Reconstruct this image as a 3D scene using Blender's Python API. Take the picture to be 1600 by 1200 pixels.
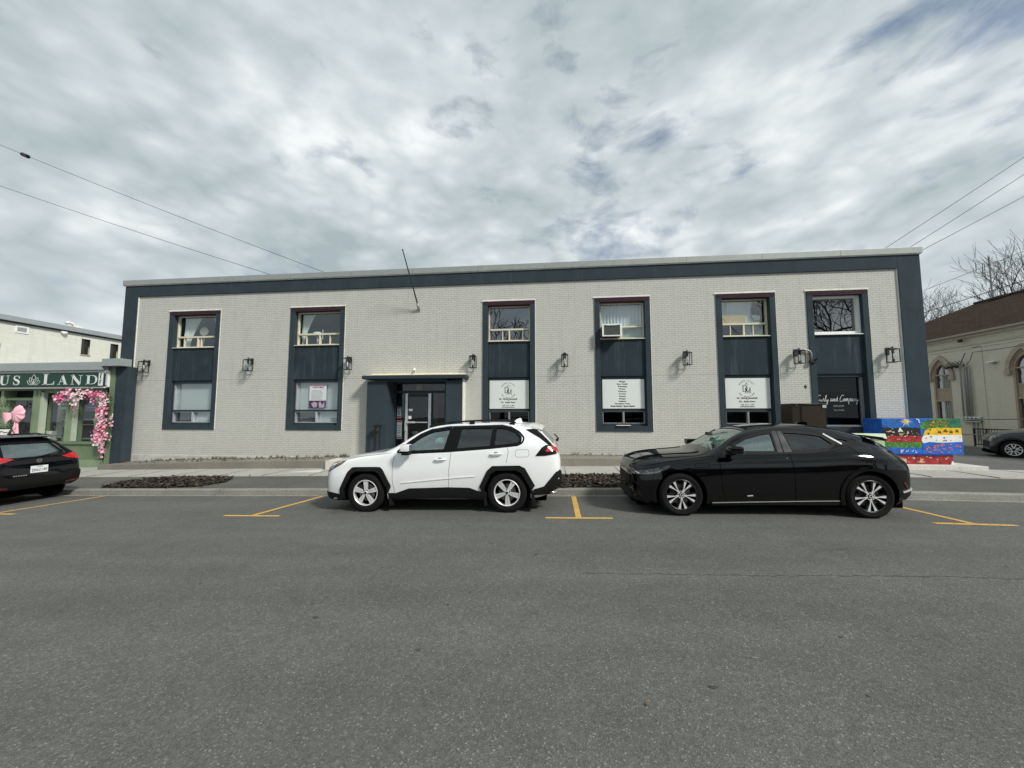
import bpy, bmesh, math, random
from math import sin, cos, pi, radians, sqrt, atan2
from mathutils import Vector, Matrix
from mathutils.bvhtree import BVHTree
random.seed(7)
for o in list(bpy.data.objects): bpy.data.objects.remove(o)
sc = bpy.context.scene
COL = sc.collection

# ------------------------------------------------------------------ camera
CH, CD = 1.85, 13.3                       # camera height and distance from the facade plane (y = 0)
cam = bpy.data.cameras.new('camera'); camo = bpy.data.objects.new('camera', cam); COL.objects.link(camo)
p_, y_ = radians(4.465), radians(6.272)
fwd = Vector((-sin(y_)*cos(p_), cos(y_)*cos(p_), sin(p_)))
camo.location = (0, -CD, CH)
camo.rotation_euler = fwd.to_track_quat('-Z', 'Y').to_euler()
cam.sensor_fit = 'HORIZONTAL'; cam.sensor_width = 36; cam.lens = 36*601/1600
cam.clip_start = .05; cam.clip_end = 3000
sc.camera = camo
sc.render.resolution_x, sc.render.resolution_y = 1024, 768

# ------------------------------------------------------------------ sky and sun
SUN_EL, SUN_AZ = radians(41), radians(126)      # azimuth clockwise from +Y
w = bpy.data.worlds.new('World'); sc.world = w; w.use_nodes = True
nt = w.node_tree; N = nt.nodes; L = nt.links; N.clear()
def nd(t, **k):
    n = N.new(t)
    for a, b in k.items(): setattr(n, a, b)
    return n
def wmath(op, a, b=None, c=None, clamp=False):
    n = nd('ShaderNodeMath', operation=op); n.use_clamp = clamp
    for i, v in enumerate((a, b, c)):
        if v is None: continue
        if isinstance(v, (int, float)): n.inputs[i].default_value = v
        else: L.new(v, n.inputs[i])
    return n.outputs[0]
tc = nd('ShaderNodeTexCoord'); sp = nd('ShaderNodeSeparateXYZ'); L.new(tc.outputs['Generated'], sp.inputs[0])
cb = nd('ShaderNodeVectorMath', operation='MULTIPLY'); L.new(tc.outputs['Generated'], cb.inputs[0]); cb.inputs[1].default_value = (1, 1, 2.1)
def wnoise(scale, detail, rough, dist, loc, rot, stretch):
    mp = nd('ShaderNodeMapping'); mp.inputs['Location'].default_value = loc; mp.inputs['Rotation'].default_value = (0, 0, rot); mp.inputs['Scale'].default_value = stretch
    L.new(cb.outputs[0], mp.inputs[0])
    n = nd('ShaderNodeTexNoise'); n.inputs['Scale'].default_value = scale; n.inputs['Detail'].default_value = detail
    n.inputs['Roughness'].default_value = rough; n.inputs['Distortion'].default_value = dist
    L.new(mp.outputs[0], n.inputs['Vector']); return n.outputs['Fac']
def wramp(fac, stops):
    r = nd('ShaderNodeValToRGB'); e = r.color_ramp.elements
    e[0].position, e[0].color = stops[0][0], (*stops[0][1], 1); e[1].position, e[1].color = stops[-1][0], (*stops[-1][1], 1)
    for p, c in stops[1:-1]:
        x = e.new(p); x.color = (*c, 1)
    L.new(fac, r.inputs[0]); return r.outputs[0]
big = wnoise(1.7, 3, .5, .1, (4.3, 1.1, 0), radians(35), (1, 1, 1))
mid = wnoise(4.2, 5, .5, .2, (1.7, 5.2, 0), radians(38), (1, 1, 1))
fin = wnoise(11.0, 5, .5, .2, (9.7, 2.2, 0), radians(38), (1, 1, 1))
def toward(d, a0, a1):
    v = nd('ShaderNodeVectorMath', operation='DOT_PRODUCT'); L.new(tc.outputs['Generated'], v.inputs[0]); v.inputs[1].default_value = d
    m = nd('ShaderNodeMapRange'); m.interpolation_type = 'SMOOTHSTEP'; m.inputs['From Min'].default_value = cos(a0); m.inputs['From Max'].default_value = cos(a1); L.new(v.outputs['Value'], m.inputs['Value']); return m.outputs[0]
mpv = nd('ShaderNodeMapping'); mpv.inputs['Rotation'].default_value = (0, 0, radians(38)); mpv.inputs['Scale'].default_value = (1, 1, 1); L.new(cb.outputs[0], mpv.inputs[0])
def puff(scale):
    v = nd('ShaderNodeTexNoise'); v.inputs['Scale'].default_value = scale; v.inputs['Detail'].default_value = 1.5; L.new(mpv.outputs[0], v.inputs['Vector'])
    return wmath('MULTIPLY_ADD', wmath('ABSOLUTE', wmath('SUBTRACT', v.outputs['Fac'], .5)), 3.4, .20)
bil = wmath('ADD', wmath('MULTIPLY', puff(6.0), .65), wmath('MULTIPLY', puff(14), .35))
lowv = wmath('SUBTRACT', 1.0, toward((0, 0, 1), 1.15, .75))          # puffs show lower down, smoother cloud overhead
bilw = wmath('MULTIPLY', wmath('SUBTRACT', bil, .50), wmath('MULTIPLY_ADD', lowv, .14, .05))
shade = wmath('ADD', wmath('ADD', wmath('MULTIPLY', big, .46), wmath('MULTIPLY', mid, .38)), wmath('MULTIPLY', fin, .16))
shade = wmath('ADD', wmath('ADD', shade, bilw), wmath('MULTIPLY', toward((.42, .80, .43), .75, .1), .012))
ccol = wramp(shade, [(.38, (.42, .50, .53)), (.47, (.54, .615, .64)), (.55, (.68, .745, .77)), (.64, (.94, .98, .99))])
cov_n = wnoise(6.0, 6, .58, .25, (5.15, 2.6, 0), radians(38), (1, 1, 1))
hole = wmath('ADD', wmath('MULTIPLY', toward((.20, .845, .48), .30, .02), .15), wmath('MULTIPLY', toward((.66, .45, .60), .34, .05), .24))
cov = wramp(wmath('SUBTRACT', wmath('ADD', wmath('ADD', cov_n, .185), wmath('MULTIPLY', bilw, .7)), hole), [(.38, (.25, .25, .25)), (.58, (1, 1, 1))])
hz = wmath('MULTIPLY', wmath('SUBTRACT', .30, sp.outputs[2], clamp=True), 1.1)   # haze of cloud brightening towards the horizon
mixh = nd('ShaderNodeMix', data_type='RGBA'); L.new(hz, mixh.inputs[0]); L.new(ccol, mixh.inputs[6]); mixh.inputs[7].default_value = (.84, .90, .93, 1)
sky = nd('ShaderNodeTexSky', sky_type='NISHITA'); sky.sun_disc = False
sky.sun_elevation = SUN_EL; sky.sun_rotation = SUN_AZ
b1 = nd('ShaderNodeBackground'); b1.inputs[1].default_value = .10; L.new(sky.outputs[0], b1.inputs[0])
b2 = nd('ShaderNodeBackground'); b2.inputs[1].default_value = .90; L.new(mixh.outputs[2], b2.inputs[0])
ms = nd('ShaderNodeMixShader'); L.new(cov, ms.inputs[0]); L.new(b1.outputs[0], ms.inputs[1]); L.new(b2.outputs[0], ms.inputs[2])
wo = nd('ShaderNodeOutputWorld'); L.new(ms.outputs[0], wo.inputs[0])
sl = bpy.data.lights.new('sun', 'SUN'); sl.energy = 3.3; sl.angle = radians(9); sl.color = (1, .965, .90); sl.specular_factor = .35
slo = bpy.data.objects.new('sun', sl); COL.objects.link(slo); slo.location = (20, -30, 40)
sd = Vector((sin(SUN_AZ)*cos(SUN_EL), cos(SUN_AZ)*cos(SUN_EL), sin(SUN_EL)))
slo.rotation_euler = sd.to_track_quat('Z', 'Y').to_euler()
vs = sc.view_settings; vs.view_transform = 'Standard'; vs.look = 'None'; vs.exposure = .12; vs.gamma = 1

# ------------------------------------------------------------------ materials
def newmat(name):
    m = bpy.data.materials.new(name); m.use_nodes = True
    return m, m.node_tree, m.node_tree.nodes['Principled BSDF']
def add(t, typ, **k):
    n = t.nodes.new(typ)
    for a, b in k.items(): setattr(n, a, b)
    return n
def noise(t, scale, detail=4, vec=None, rough=.55):
    n = add(t, 'ShaderNodeTexNoise'); n.inputs['Scale'].default_value = scale; n.inputs['Detail'].default_value = detail; n.inputs['Roughness'].default_value = rough
    if vec is None:
        c = add(t, 'ShaderNodeTexCoord'); vec = c.outputs['Object']
    t.links.new(vec, n.inputs['Vector']); return n.outputs['Fac']
def ramp(t, fac, stops):
    r = add(t, 'ShaderNodeValToRGB'); e = r.color_ramp.elements
    cc = lambda c: (c, c, c, 1) if isinstance(c, (int, float)) else (*c, 1)
    e[0].position, e[0].color = stops[0][0], cc(stops[0][1]); e[1].position, e[1].color = stops[-1][0], cc(stops[-1][1])
    for p, c in stops[1:-1]:
        x = e.new(p); x.color = cc(c)
    t.links.new(fac, r.inputs[0]); return r.outputs[0]
def mix(t, fac, a, b, mode='MIX'):
    n = add(t, 'ShaderNodeMix', data_type='RGBA', blend_type=mode)
    for i, v in ((0, fac), (6, a), (7, b)):
        if isinstance(v, (int, float)): n.inputs[i].default_value = v
        elif isinstance(v, tuple): n.inputs[i].default_value = (*v, 1)
        else: t.links.new(v, n.inputs[i])
    return n.outputs[2]
def bump(t, b, h, strength, dist):
    n = add(t, 'ShaderNodeBump'); n.inputs['Strength'].default_value = strength; n.inputs['Distance'].default_value = dist
    t.links.new(h, n.inputs['Height']); t.links.new(n.outputs[0], b.inputs['Normal'])
def pm(name, col, rough=.6, metal=0, var=.12, scale=6, bmp=0, bscale=60, spec=None, coat=0):
    m, t, b = newmat(name)
    b.inputs['Roughness'].default_value = rough; b.inputs['Metallic'].default_value = metal
    if spec is not None: b.inputs['Specular IOR Level'].default_value = spec
    if coat: b.inputs['Coat Weight'].default_value = coat; b.inputs['Coat Roughness'].default_value = .03
    f = noise(t, scale, 5)
    c = ramp(t, f, [(.3, tuple(x*(1-var) for x in col)), (.7, tuple(min(1, x*(1+var)) for x in col))])
    t.links.new(c, b.inputs['Base Color'])
    if bmp: bump(t, b, noise(t, bscale, 3), bmp, .01)
    return m
def brickmat(name, col, mort, bw=.215, bh=.07, plane='x', bumpk=.5, stain=(.5, .47, .4), stainamt=.25, darken=.92):
    m, t, b = newmat(name)
    c = add(t, 'ShaderNodeTexCoord'); s = add(t, 'ShaderNodeSeparateXYZ'); t.links.new(c.outputs['Object'], s.inputs[0])
    k = add(t, 'ShaderNodeCombineXYZ'); t.links.new(s.outputs[0 if plane == 'x' else 1], k.inputs[0]); t.links.new(s.outputs[2], k.inputs[1])
    br = add(t, 'ShaderNodeTexBrick'); br.inputs['Scale'].default_value = 1; br.inputs['Brick Width'].default_value = bw; br.inputs['Row Height'].default_value = bh
    br.inputs['Mortar Size'].default_value = .006; br.inputs['Mortar Smooth'].default_value = .5; br.inputs['Bias'].default_value = 0
    br.inputs['Color1'].default_value = (*col, 1); br.inputs['Color2'].default_value = (*[x*darken for x in col], 1); br.inputs['Mortar'].default_value = (*mort, 1)
    # slightly wobbly courses
    nz = add(t, 'ShaderNodeTexNoise'); nz.inputs['Scale'].default_value = 9; t.links.new(c.outputs['Object'], nz.inputs['Vector'])
    va = add(t, 'ShaderNodeVectorMath', operation='MULTIPLY_ADD'); t.links.new(nz.outputs['Color'], va.inputs[0]); va.inputs[1].default_value = (.012, .012, 0); t.links.new(k.outputs[0], va.inputs[2])
    t.links.new(va.outputs[0], br.inputs['Vector'])
    big = noise(t, .55, 6)
    fine = noise(t, 34, 3)
    uneven = ramp(t, noise(t, 2.4, 4), [(.35, .55), (.65, 0.0)])
    bcol = mix(t, uneven, br.outputs['Color'], tuple(x*.95 for x in col))
    mpd = add(t, 'ShaderNodeMapping'); mpd.inputs['Scale'].default_value = (3.2, 3.2, .35); t.links.new(c.outputs['Object'], mpd.inputs[0])
    drip = ramp(t, noise(t, 1.5, 5, mpd.outputs[0]), [(.50, 0.0), (.80, .28)])
    bcol = mix(t, drip, bcol, tuple(x*.62 for x in stain))
    col1 = mix(t, .5, bcol, ramp(t, fine, [(.3, .6), (.7, 1.0)]), 'MULTIPLY')
    st = ramp(t, big, [(.42, 0.0), (.72, stainamt)])
    col2 = mix(t, st, col1, stain)
    # patches where the paint has worn or been touched up, a brick or two across
    pn = ramp(t, noise(t, 5.5, 2), [(.60, 0.0), (.66, .10)])
    col3 = mix(t, pn, col2, tuple(min(1, x*1.18) for x in col))
    t.links.new(col3, b.inputs['Base Color']); b.inputs['Roughness'].default_value = .75
    inv = add(t, 'ShaderNodeMath', operation='SUBTRACT'); inv.inputs[0].default_value = 1; t.links.new(br.outputs['Fac'], inv.inputs[1])
    hh = add(t, 'ShaderNodeMath', operation='ADD'); t.links.new(inv.outputs[0], hh.inputs[0])
    f2 = add(t, 'ShaderNodeMath', operation='MULTIPLY'); t.links.new(fine, f2.inputs[0]); f2.inputs[1].default_value = .6; t.links.new(f2.outputs[0], hh.inputs[1])
    bump(t, b, hh.outputs[0], bumpk, .008)
    return m
def glassmat(name, tint, refl=.08, ior=1.5, rough=0.0, trans=1.0):
    m = bpy.data.materials.new(name); m.use_nodes = True; t = m.node_tree; t.nodes.clear()
    tr = add(t, 'ShaderNodeBsdfTransparent'); tr.inputs[0].default_value = (*tint, 1)
    gl = add(t, 'ShaderNodeBsdfGlossy'); gl.inputs['Roughness'].default_value = rough; gl.inputs['Color'].default_value = (.95, .98, 1, 1)
    lw = add(t, 'ShaderNodeLayerWeight'); lw.inputs['Blend'].default_value = .5
    fr = add(t, 'ShaderNodeMath', operation='POWER'); t.links.new(lw.outputs['Facing'], fr.inputs[0]); fr.inputs[1].default_value = 5
    a = add(t, 'ShaderNodeMath', operation='MULTIPLY_ADD'); a.use_clamp = True; t.links.new(fr.outputs[0], a.inputs[0]); a.inputs[1].default_value = .9; a.inputs[2].default_value = .04+refl
    mx = add(t, 'ShaderNodeMixShader'); t.links.new(a.outputs[0], mx.inputs[0]); t.links.new(tr.outputs[0], mx.inputs[1]); t.links.new(gl.outputs[0], mx.inputs[2])
    o = add(t, 'ShaderNodeOutputMaterial'); t.links.new(mx.outputs[0], o.inputs[0])
    if name.startswith('w'):   # slightly wavy panes
        bp = add(t, 'ShaderNodeBump'); bp.inputs['Strength'].default_value = .06; bp.inputs['Distance'].default_value = .02
        t.links.new(noise(t, 1.6, 1), bp.inputs['Height']); t.links.new(bp.outputs[0], gl.inputs['Normal'])
    return m
def asphalt(name, base, spk, big=.22, patch=True, stones=True):
    m, t, b = newmat(name)
    c = add(t, 'ShaderNodeTexCoord')
    v = add(t, 'ShaderNodeTexVoronoi'); v.inputs['Scale'].default_value = 120; t.links.new(c.outputs['Object'], v.inputs['Vector'])
    sepc = add(t, 'ShaderNodeSeparateColor'); t.links.new(v.outputs['Color'], sepc.inputs[0])
    stone = ramp(t, sepc.outputs[0], [(0, .62), (.5, .88), (.88, 1.08), (.955, 1.35), (.975, 1.7 if spk else 1.4), (1.0, 2.5 if spk else 1.5)])
    n1 = noise(t, .35, 6); n2 = noise(t, 3.0, 5); n3 = noise(t, 26, 4)
    c1 = ramp(t, n1, [(.3, tuple(x*(1-big) for x in base)), (.7, tuple(x*(1+big) for x in base))])
    c2 = mix(t, .28, c1, ramp(t, n2, [(.3, .72), (.7, 1.25)]), 'MULTIPLY')
    c2b = mix(t, .5, c2, ramp(t, n3, [(.25, .6), (.75, 1.35)]), 'MULTIPLY')
    c3 = mix(t, .8 if stones else .4, c2b, stone, 'MULTIPLY')
    if patch:   # streaks worn along the direction of travel
        mp = add(t, 'ShaderNodeMapping'); mp.inputs['Scale'].default_value = (.10, 1.1, 1); t.links.new(c.outputs['Object'], mp.inputs[0])
        n4 = noise(t, 1.4, 5, mp.outputs[0])
        c3 = mix(t, .6, c3, ramp(t, n4, [(.35, .84), (.65, 1.12)]), 'MULTIPLY')
        # dark tar spots and faint oil stains
        n5 = noise(t, 1.1, 5); c3 = mix(t, ramp(t, n5, [(.62, 0.0), (.75, .30)]), c3, (.045, .045, .042))
    t.links.new(c3, b.inputs['Base Color']); b.inputs['Roughness'].default_value = .82
    b.inputs['Specular IOR Level'].default_value = .35
    ad = add(t, 'ShaderNodeMath', operation='ADD'); t.links.new(v.outputs['Distance'], ad.inputs[0]); t.links.new(n3, ad.inputs[1])
    bump(t, b, ad.outputs[0], .45, .006)
    return m
M = {}
M['brick'] = brickmat('painted_brick', (.615, .61, .56), (.35, .345, .315), bumpk=.9, stain=(.54, .53, .47))
M['cream_brick'] = brickmat('cream_brick', (.76, .76, .69), (.64, .64, .57), bw=.4, bh=.2, plane='y', bumpk=.3, stain=(.66, .62, .44))
M['church_brick'] = brickmat('church_brick', (.66, .63, .52), (.47, .45, .37), plane='y', bumpk=.6, stain=(.50, .48, .40), stainamt=.4)
def stucco(name, col, streak=.15):
    m, t, b = newmat(name)
    c = add(t, 'ShaderNodeTexCoord'); mp = add(t, 'ShaderNodeMapping'); mp.inputs['Scale'].default_value = (7, 7, .7); t.links.new(c.outputs['Object'], mp.inputs[0])
    st = noise(t, 1.2, 5, mp.outputs[0]); f = noise(t, 45, 3)
    c1 = ramp(t, noise(t, 1.5, 5), [(.3, tuple(x*.85 for x in col)), (.7, tuple(x*1.15 for x in col))])
    c2 = mix(t, ramp(t, st, [(.55, 0.0), (.75, streak)]), c1, (.22, .26, .27))
    t.links.new(c2, b.inputs['Base Color']); b.inputs['Roughness'].default_value = .85; b.inputs['Specular IOR Level'].default_value = .2
    bump(t, b, f, .35, .004); return m
M['navy'] = stucco('navy_stucco', (.033, .048, .058), .04)
M['spandrel'] = stucco('spandrel_stucco', (.025, .039, .047), .16)
M['navy_metal'] = pm('navy_metal', (.029, .043, .053), .6, spec=.25, var=.08)
M['purple'] = pm('aubergine_paint', (.038, .020, .028), .8, spec=.2, var=.25, scale=12)
M['capmetal'] = pm('cap_metal', (.33, .345, .33), .45, .3, var=.06)
M['caulk'] = pm('primer_white', (.74, .73, .68), .7, var=.12)
M['cream'] = pm('cream_frame', (.66, .62, .49), .45, var=.08)
M['white'] = pm('white_paint', (.78, .78, .76), .45, var=.04)
M['greyframe'] = pm('grey_frame', (.30, .31, .31), .4, .4, var=.06)
M['alu'] = pm('aluminium', (.62, .64, .66), .35, .6, var=.05)
M['black'] = pm('black_metal', (.012, .012, .013), .45, .2, var=.2)
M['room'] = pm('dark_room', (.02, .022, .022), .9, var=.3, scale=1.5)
M['paintedlitroom'] = pm('grey_room', (.08, .08, .078), .9, var=.3, scale=1.5)  # paler copy of the dark room, indoor light put into its colour
M['sign'] = pm('sign_white', (.70, .73, .71), .5, var=.02)
M['ink'] = pm('sign_ink', (.01, .01, .012), .6, var=.1)
M['greyink'] = pm('grey_ink', (.10, .105, .105), .6, var=.1)
M['whiteink'] = pm('white_ink', (.72, .74, .74), .5, var=.03)
M['greyfilm'] = pm('pale_lettering', (.30, .31, .32), .5, var=.05)
def foldmat(name, col, sc_=34):
    m, t, b = newmat(name); c = add(t, 'ShaderNodeTexCoord')
    f = noise(t, 1.0, 3)
    t.links.new(ramp(t, f, [(.3, tuple(x*.9 for x in col)), (.7, col)]), b.inputs['Base Color']); b.inputs['Roughness'].default_value = .9
    return m
M['curtain'] = foldmat('white_curtain', (.86, .88, .84))
M['greycurtain'] = foldmat('grey_curtain', (.74, .78, .82))
m_, t_, b_ = newmat('slat_blind'); M['blind'] = m_
c_ = add(t_, 'ShaderNodeTexCoord'); s_ = add(t_, 'ShaderNodeSeparateXYZ'); t_.links.new(c_.outputs['Object'], s_.inputs[0])
w_ = add(t_, 'ShaderNodeMath', operation='SINE'); mu = add(t_, 'ShaderNodeMath', operation='MULTIPLY'); t_.links.new(s_.outputs[2], mu.inputs[0]); mu.inputs[1].default_value = 2*pi/.032; t_.links.new(mu.outputs[0], w_.inputs[0])
t_.links.new(ramp(t_, w_.outputs[0], [(0, (.50, .52, .54)), (.6, (.80, .82, .82))]), b_.inputs['Base Color'])
M['wood'] = pm('bare_board', (.62, .46, .26), .7, var=.15, scale=3)
M['wglass'] = glassmat('window_glass', (.80, .86, .85), .10)
M['wglassdark'] = glassmat('window_glass_dark', (.35, .40, .40), .20)
M['wglassfilm'] = glassmat('window_glass_tint', (.10, .11, .11), -.012)
M['lampglass'] = glassmat('lamp_glass', (.93, .95, .95), .03)
M['concrete'] = asphalt('concrete_walk', (.40, .39, .355), False, .12, False, False)
M['newconcrete'] = asphalt('pale_concrete', (.62, .60, .55), False, .08, False, False)
M['kerbmat'] = asphalt('kerb_concrete', (.255, .25, .22), False, .22, False, False)
M['oldconc'] = asphalt('old_concrete', (.21, .195, .165), False, .25, False, False)
M['ledgetop'] = asphalt('gritty_concrete', (.23, .21, .175), True, .25, False)
M['asphalt'] = asphalt('road_asphalt', (.116, .117, .109), True, .07)
M['asphalt2'] = asphalt('boulevard_asphalt', (.115, .115, .106), True, .18)
M['lot'] = asphalt('lot_asphalt', (.12, .12, .115), False, .2)
m_, t_, b_ = newmat('yellow_paint'); M['yellow'] = m_
f_ = noise(t_, 55, 4); t_.links.new(mix(t_, ramp(t_, f_, [(.46, 0.0), (.66, .85)]), (.70, .42, .09), (.14, .12, .08)), b_.inputs['Base Color']); b_.inputs['Roughness'].default_value = .7
M['mulch'] = pm('mulch', (.028, .022, .016), .95, var=.5, scale=30, bmp=1, bscale=50)
M['leafdry'] = pm('dry_leaf', (.11, .082, .05), .9, var=.4, scale=20)
M['weed'] = pm('weed_green', (.075, .09, .035), .8, var=.4, scale=20)
M['shopgreen'] = pm('sage_paint', (.135, .19, .105), .6, var=.10, scale=3)
M['shopgreenlt'] = pm('sage_paint_light', (.20, .265, .16), .55, var=.08, scale=3)
M['signgreen'] = pm('sign_green', (.004, .048, .030), .5, var=.08)
M['cornice'] = pm('cornice_metal', (.33, .37, .37), .45, .2, var=.06)
M['pink'] = pm('pink_petal', (.78, .16, .34), .7, var=.3, scale=14)
M['palepink'] = pm('pale_pink', (.86, .46, .54), .6, var=.08, scale=6)
M['petalwhite'] = pm('white_petal', (.82, .70, .73), .7, var=.15, scale=14)
M['leaf'] = pm('dark_leaf', (.03, .06, .025), .7, var=.4, scale=14)
M['silk'] = pm('silvery_leaf', (.30, .32, .26), .7, var=.4, scale=14)
M['pipe'] = pm('pipe_grey', (.34, .35, .33), .5, .2, var=.1)
M['darkbrown'] = pm('brown_cabinet', (.024, .019, .014), .5, .1, spec=.2, var=.1)
M['greenbox'] = pm('pale_green_box', (.46, .60, .40), .5, var=.05)
M['stone'] = pm('stone_trim', (.36, .31, .24), .8, var=.15, bmp=.3)
M['tanwood'] = pm('tan_frame', (.32, .26, .19), .6, var=.1)
m_, t_, b_ = newmat('shingles'); M['shingle'] = m_
c_ = add(t_, 'ShaderNodeTexCoord'); s_ = add(t_, 'ShaderNodeSeparateXYZ'); t_.links.new(c_.outputs['Object'], s_.inputs[0]); k_ = add(t_, 'ShaderNodeCombineXYZ')
ad_ = add(t_, 'ShaderNodeMath', operation='ADD'); t_.links.new(s_.outputs[0], ad_.inputs[0]); t_.links.new(s_.outputs[2], ad_.inputs[1])
t_.links.new(s_.outputs[1], k_.inputs[0]); t_.links.new(ad_.outputs[0], k_.inputs[1])
br_ = add(t_, 'ShaderNodeTexBrick'); br_.inputs['Scale'].default_value = 1; br_.inputs['Brick Width'].default_value = .30; br_.inputs['Row Height'].default_value = .22; br_.inputs['Mortar Size'].default_value = .012
br_.inputs['Color1'].default_value = (.055, .032, .019, 1); br_.inputs['Color2'].default_value = (.032, .021, .015, 1); br_.inputs['Mortar'].default_value = (.018, .014, .012, 1)
t_.links.new(k_.outputs[0], br_.inputs['Vector'])
t_.links.new(mix(t_, .6, br_.outputs['Color'], ramp(t_, noise(t_, 3, 4), [(.3, .6), (.7, 1.4)]), 'MULTIPLY'), b_.inputs['Base Color']); b_.inputs['Roughness'].default_value = .95; b_.inputs['Specular IOR Level'].default_value = .1
M['bark'] = pm('bark', (.055, .048, .042), .9, var=.3, scale=8)
M['wire'] = pm('wire', (.03, .03, .03), .6, var=.05)
M['bluebox'] = pm('mural_blue', (.015, .12, .52), .45, var=.35, scale=9)
M['mblack'] = pm('mural_black', (.008, .008, .009), .5, var=.3, scale=9)
M['mred'] = pm('mural_red', (.33, .018, .022), .5, var=.4, scale=9)
M['mgreen'] = pm('mural_green', (.07, .22, .03), .5, var=.55, scale=14)
M['mteal'] = pm('mural_teal', (.01, .17, .09), .5, var=.5, scale=9)
M['myellow'] = pm('mural_yellow', (.82, .50, .02), .5, var=.12, scale=9)
M['mwhite'] = pm('mural_white', (.80, .80, .78), .5, var=.08, scale=9)
M['mpale'] = pm('mural_beige', (.55, .42, .25), .5, var=.4, scale=30)
M['morange'] = pm('mural_orange', (.62, .16, .07), .5, var=.3, scale=30)
M['poster'] = pm('poster_paper', (.66, .68, .69), .5, var=.05)
M['posterpink'] = pm('poster_pink', (.60, .12, .22), .5, var=.1)
M['posterdark'] = pm('poster_dark', (.05, .03, .07), .5, var=.5, scale=20)
M['postermauve'] = pm('poster_mauve', (.42, .33, .45), .5, var=.3, scale=20)
# cars
def paint(name, col, dirt=.06, coat=1, rough=.25, metal=0, spec=.5):
    m, t, b = newmat(name)
    c = ramp(t, noise(t, 2.0, 4), [(.3, tuple(x*.97 for x in col)), (.7, col)])
    # road dust thickens near the sill (a real film of dirt)
    tcn = add(t, 'ShaderNodeTexCoord'); s = add(t, 'ShaderNodeSeparateXYZ'); t.links.new(tcn.outputs['Object'], s.inputs[0])
    mr = add(t, 'ShaderNodeMapRange'); mr.inputs['From Min'].default_value = .75; mr.inputs['From Max'].default_value = .25; mr.inputs['To Min'].default_value = 0; mr.inputs['To Max'].default_value = dirt; b.inputs['Specular IOR Level'].default_value = spec
    t.links.new(s.outputs[2], mr.inputs['Value'])
    mu = add(t, 'ShaderNodeMath', operation='MULTIPLY'); t.links.new(mr.outputs[0], mu.inputs[0]); t.links.new(noise(t, 7, 6), mu.inputs[1])
    t.links.new(mix(t, mu.outputs[0], c, (.20, .18, .15)), b.inputs['Base Color'])
    b.inputs['Roughness'].default_value = rough; b.inputs['Metallic'].default_value = metal
    b.inputs['Coat Weight'].default_value = coat; b.inputs['Coat Roughness'].default_value = .025
    return m
M['whitecar'] = paint('white_car_paint', (.84, .85, .85), .30)
M['blackcar'] = paint('black_car_paint', (.0015, .0015, .0018), .012, rough=.3, metal=0, spec=0)
M['blackcar'].node_tree.nodes['Principled BSDF'].inputs['Coat IOR'].default_value = 1.47; M['blackcar'].node_tree.nodes['Principled BSDF'].inputs['Coat Roughness'].default_value = .05
M['greycar'] = paint('grey_car_paint', (.016, .018, .021), .08, rough=.35, metal=.3, spec=.2)
M['navycar'] = paint('midnight_car_paint', (.003, .0035, .006), .03, rough=.3, spec=.0)
M['clad'] = pm('cladding', (.006, .006, .0065), .7, spec=.25, var=.15)
M['under'] = pm('underbody', (.003, .003, .003), .9, spec=0, var=.3)
M['cabin'] = pm('cabin_trim', (.035, .036, .036), .85, var=.2)
M['cabinlt'] = pm('cabin_pale', (.16, .16, .15), .85, var=.2)
M['carglass'] = glassmat('car_glass', (.70, .84, .80), .15)
M['privacy'] = glassmat('privacy_glass', (.18, .20, .22), .06)
M['rubber'] = pm('tyre_rubber', (.008, .008, .008), .9, spec=.2, var=.25, scale=20)
M['seal'] = pm('rubber_seal', (.003, .003, .0035), .6, spec=.15, var=.1)
M['gap'] = pm('panel_gap', (.001, .001, .001), .9, spec=0, var=.1)
M['gapwhite'] = pm('panel_gap_soft', (.25, .25, .25), .9, var=.1)
M['silver'] = pm('alloy_silver', (.72, .72, .72), .35, .35, var=.05)
M['machined'] = pm('machined_alloy', (.78, .78, .78), .32, .35, var=.04)
M['gunmetal'] = pm('gunmetal', (.018, .018, .019), .4, .5, var=.1)
M['disc'] = pm('brake_disc', (.16, .15, .14), .4, .8, var=.1)
M['chrome'] = pm('chrome', (.75, .76, .78), .12, 1, var=.02)
M['redlens'] = pm('red_lens', (.48, .015, .018), .12, var=.25, scale=30, coat=1)
M['darkred'] = pm('dark_red_lens', (.10, .008, .010), .15, var=.2, coat=1)
M['headlens'] = pm('headlamp_lens', (.16, .17, .18), .1, .4, var=.5, scale=18, coat=1)
M['lampdark'] = pm('headlamp_dark', (.03, .03, .034), .12, .2, var=.3, coat=1)
M['amber'] = pm('amber_lens', (.70, .20, .02), .2, var=.1, coat=1)

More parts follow.
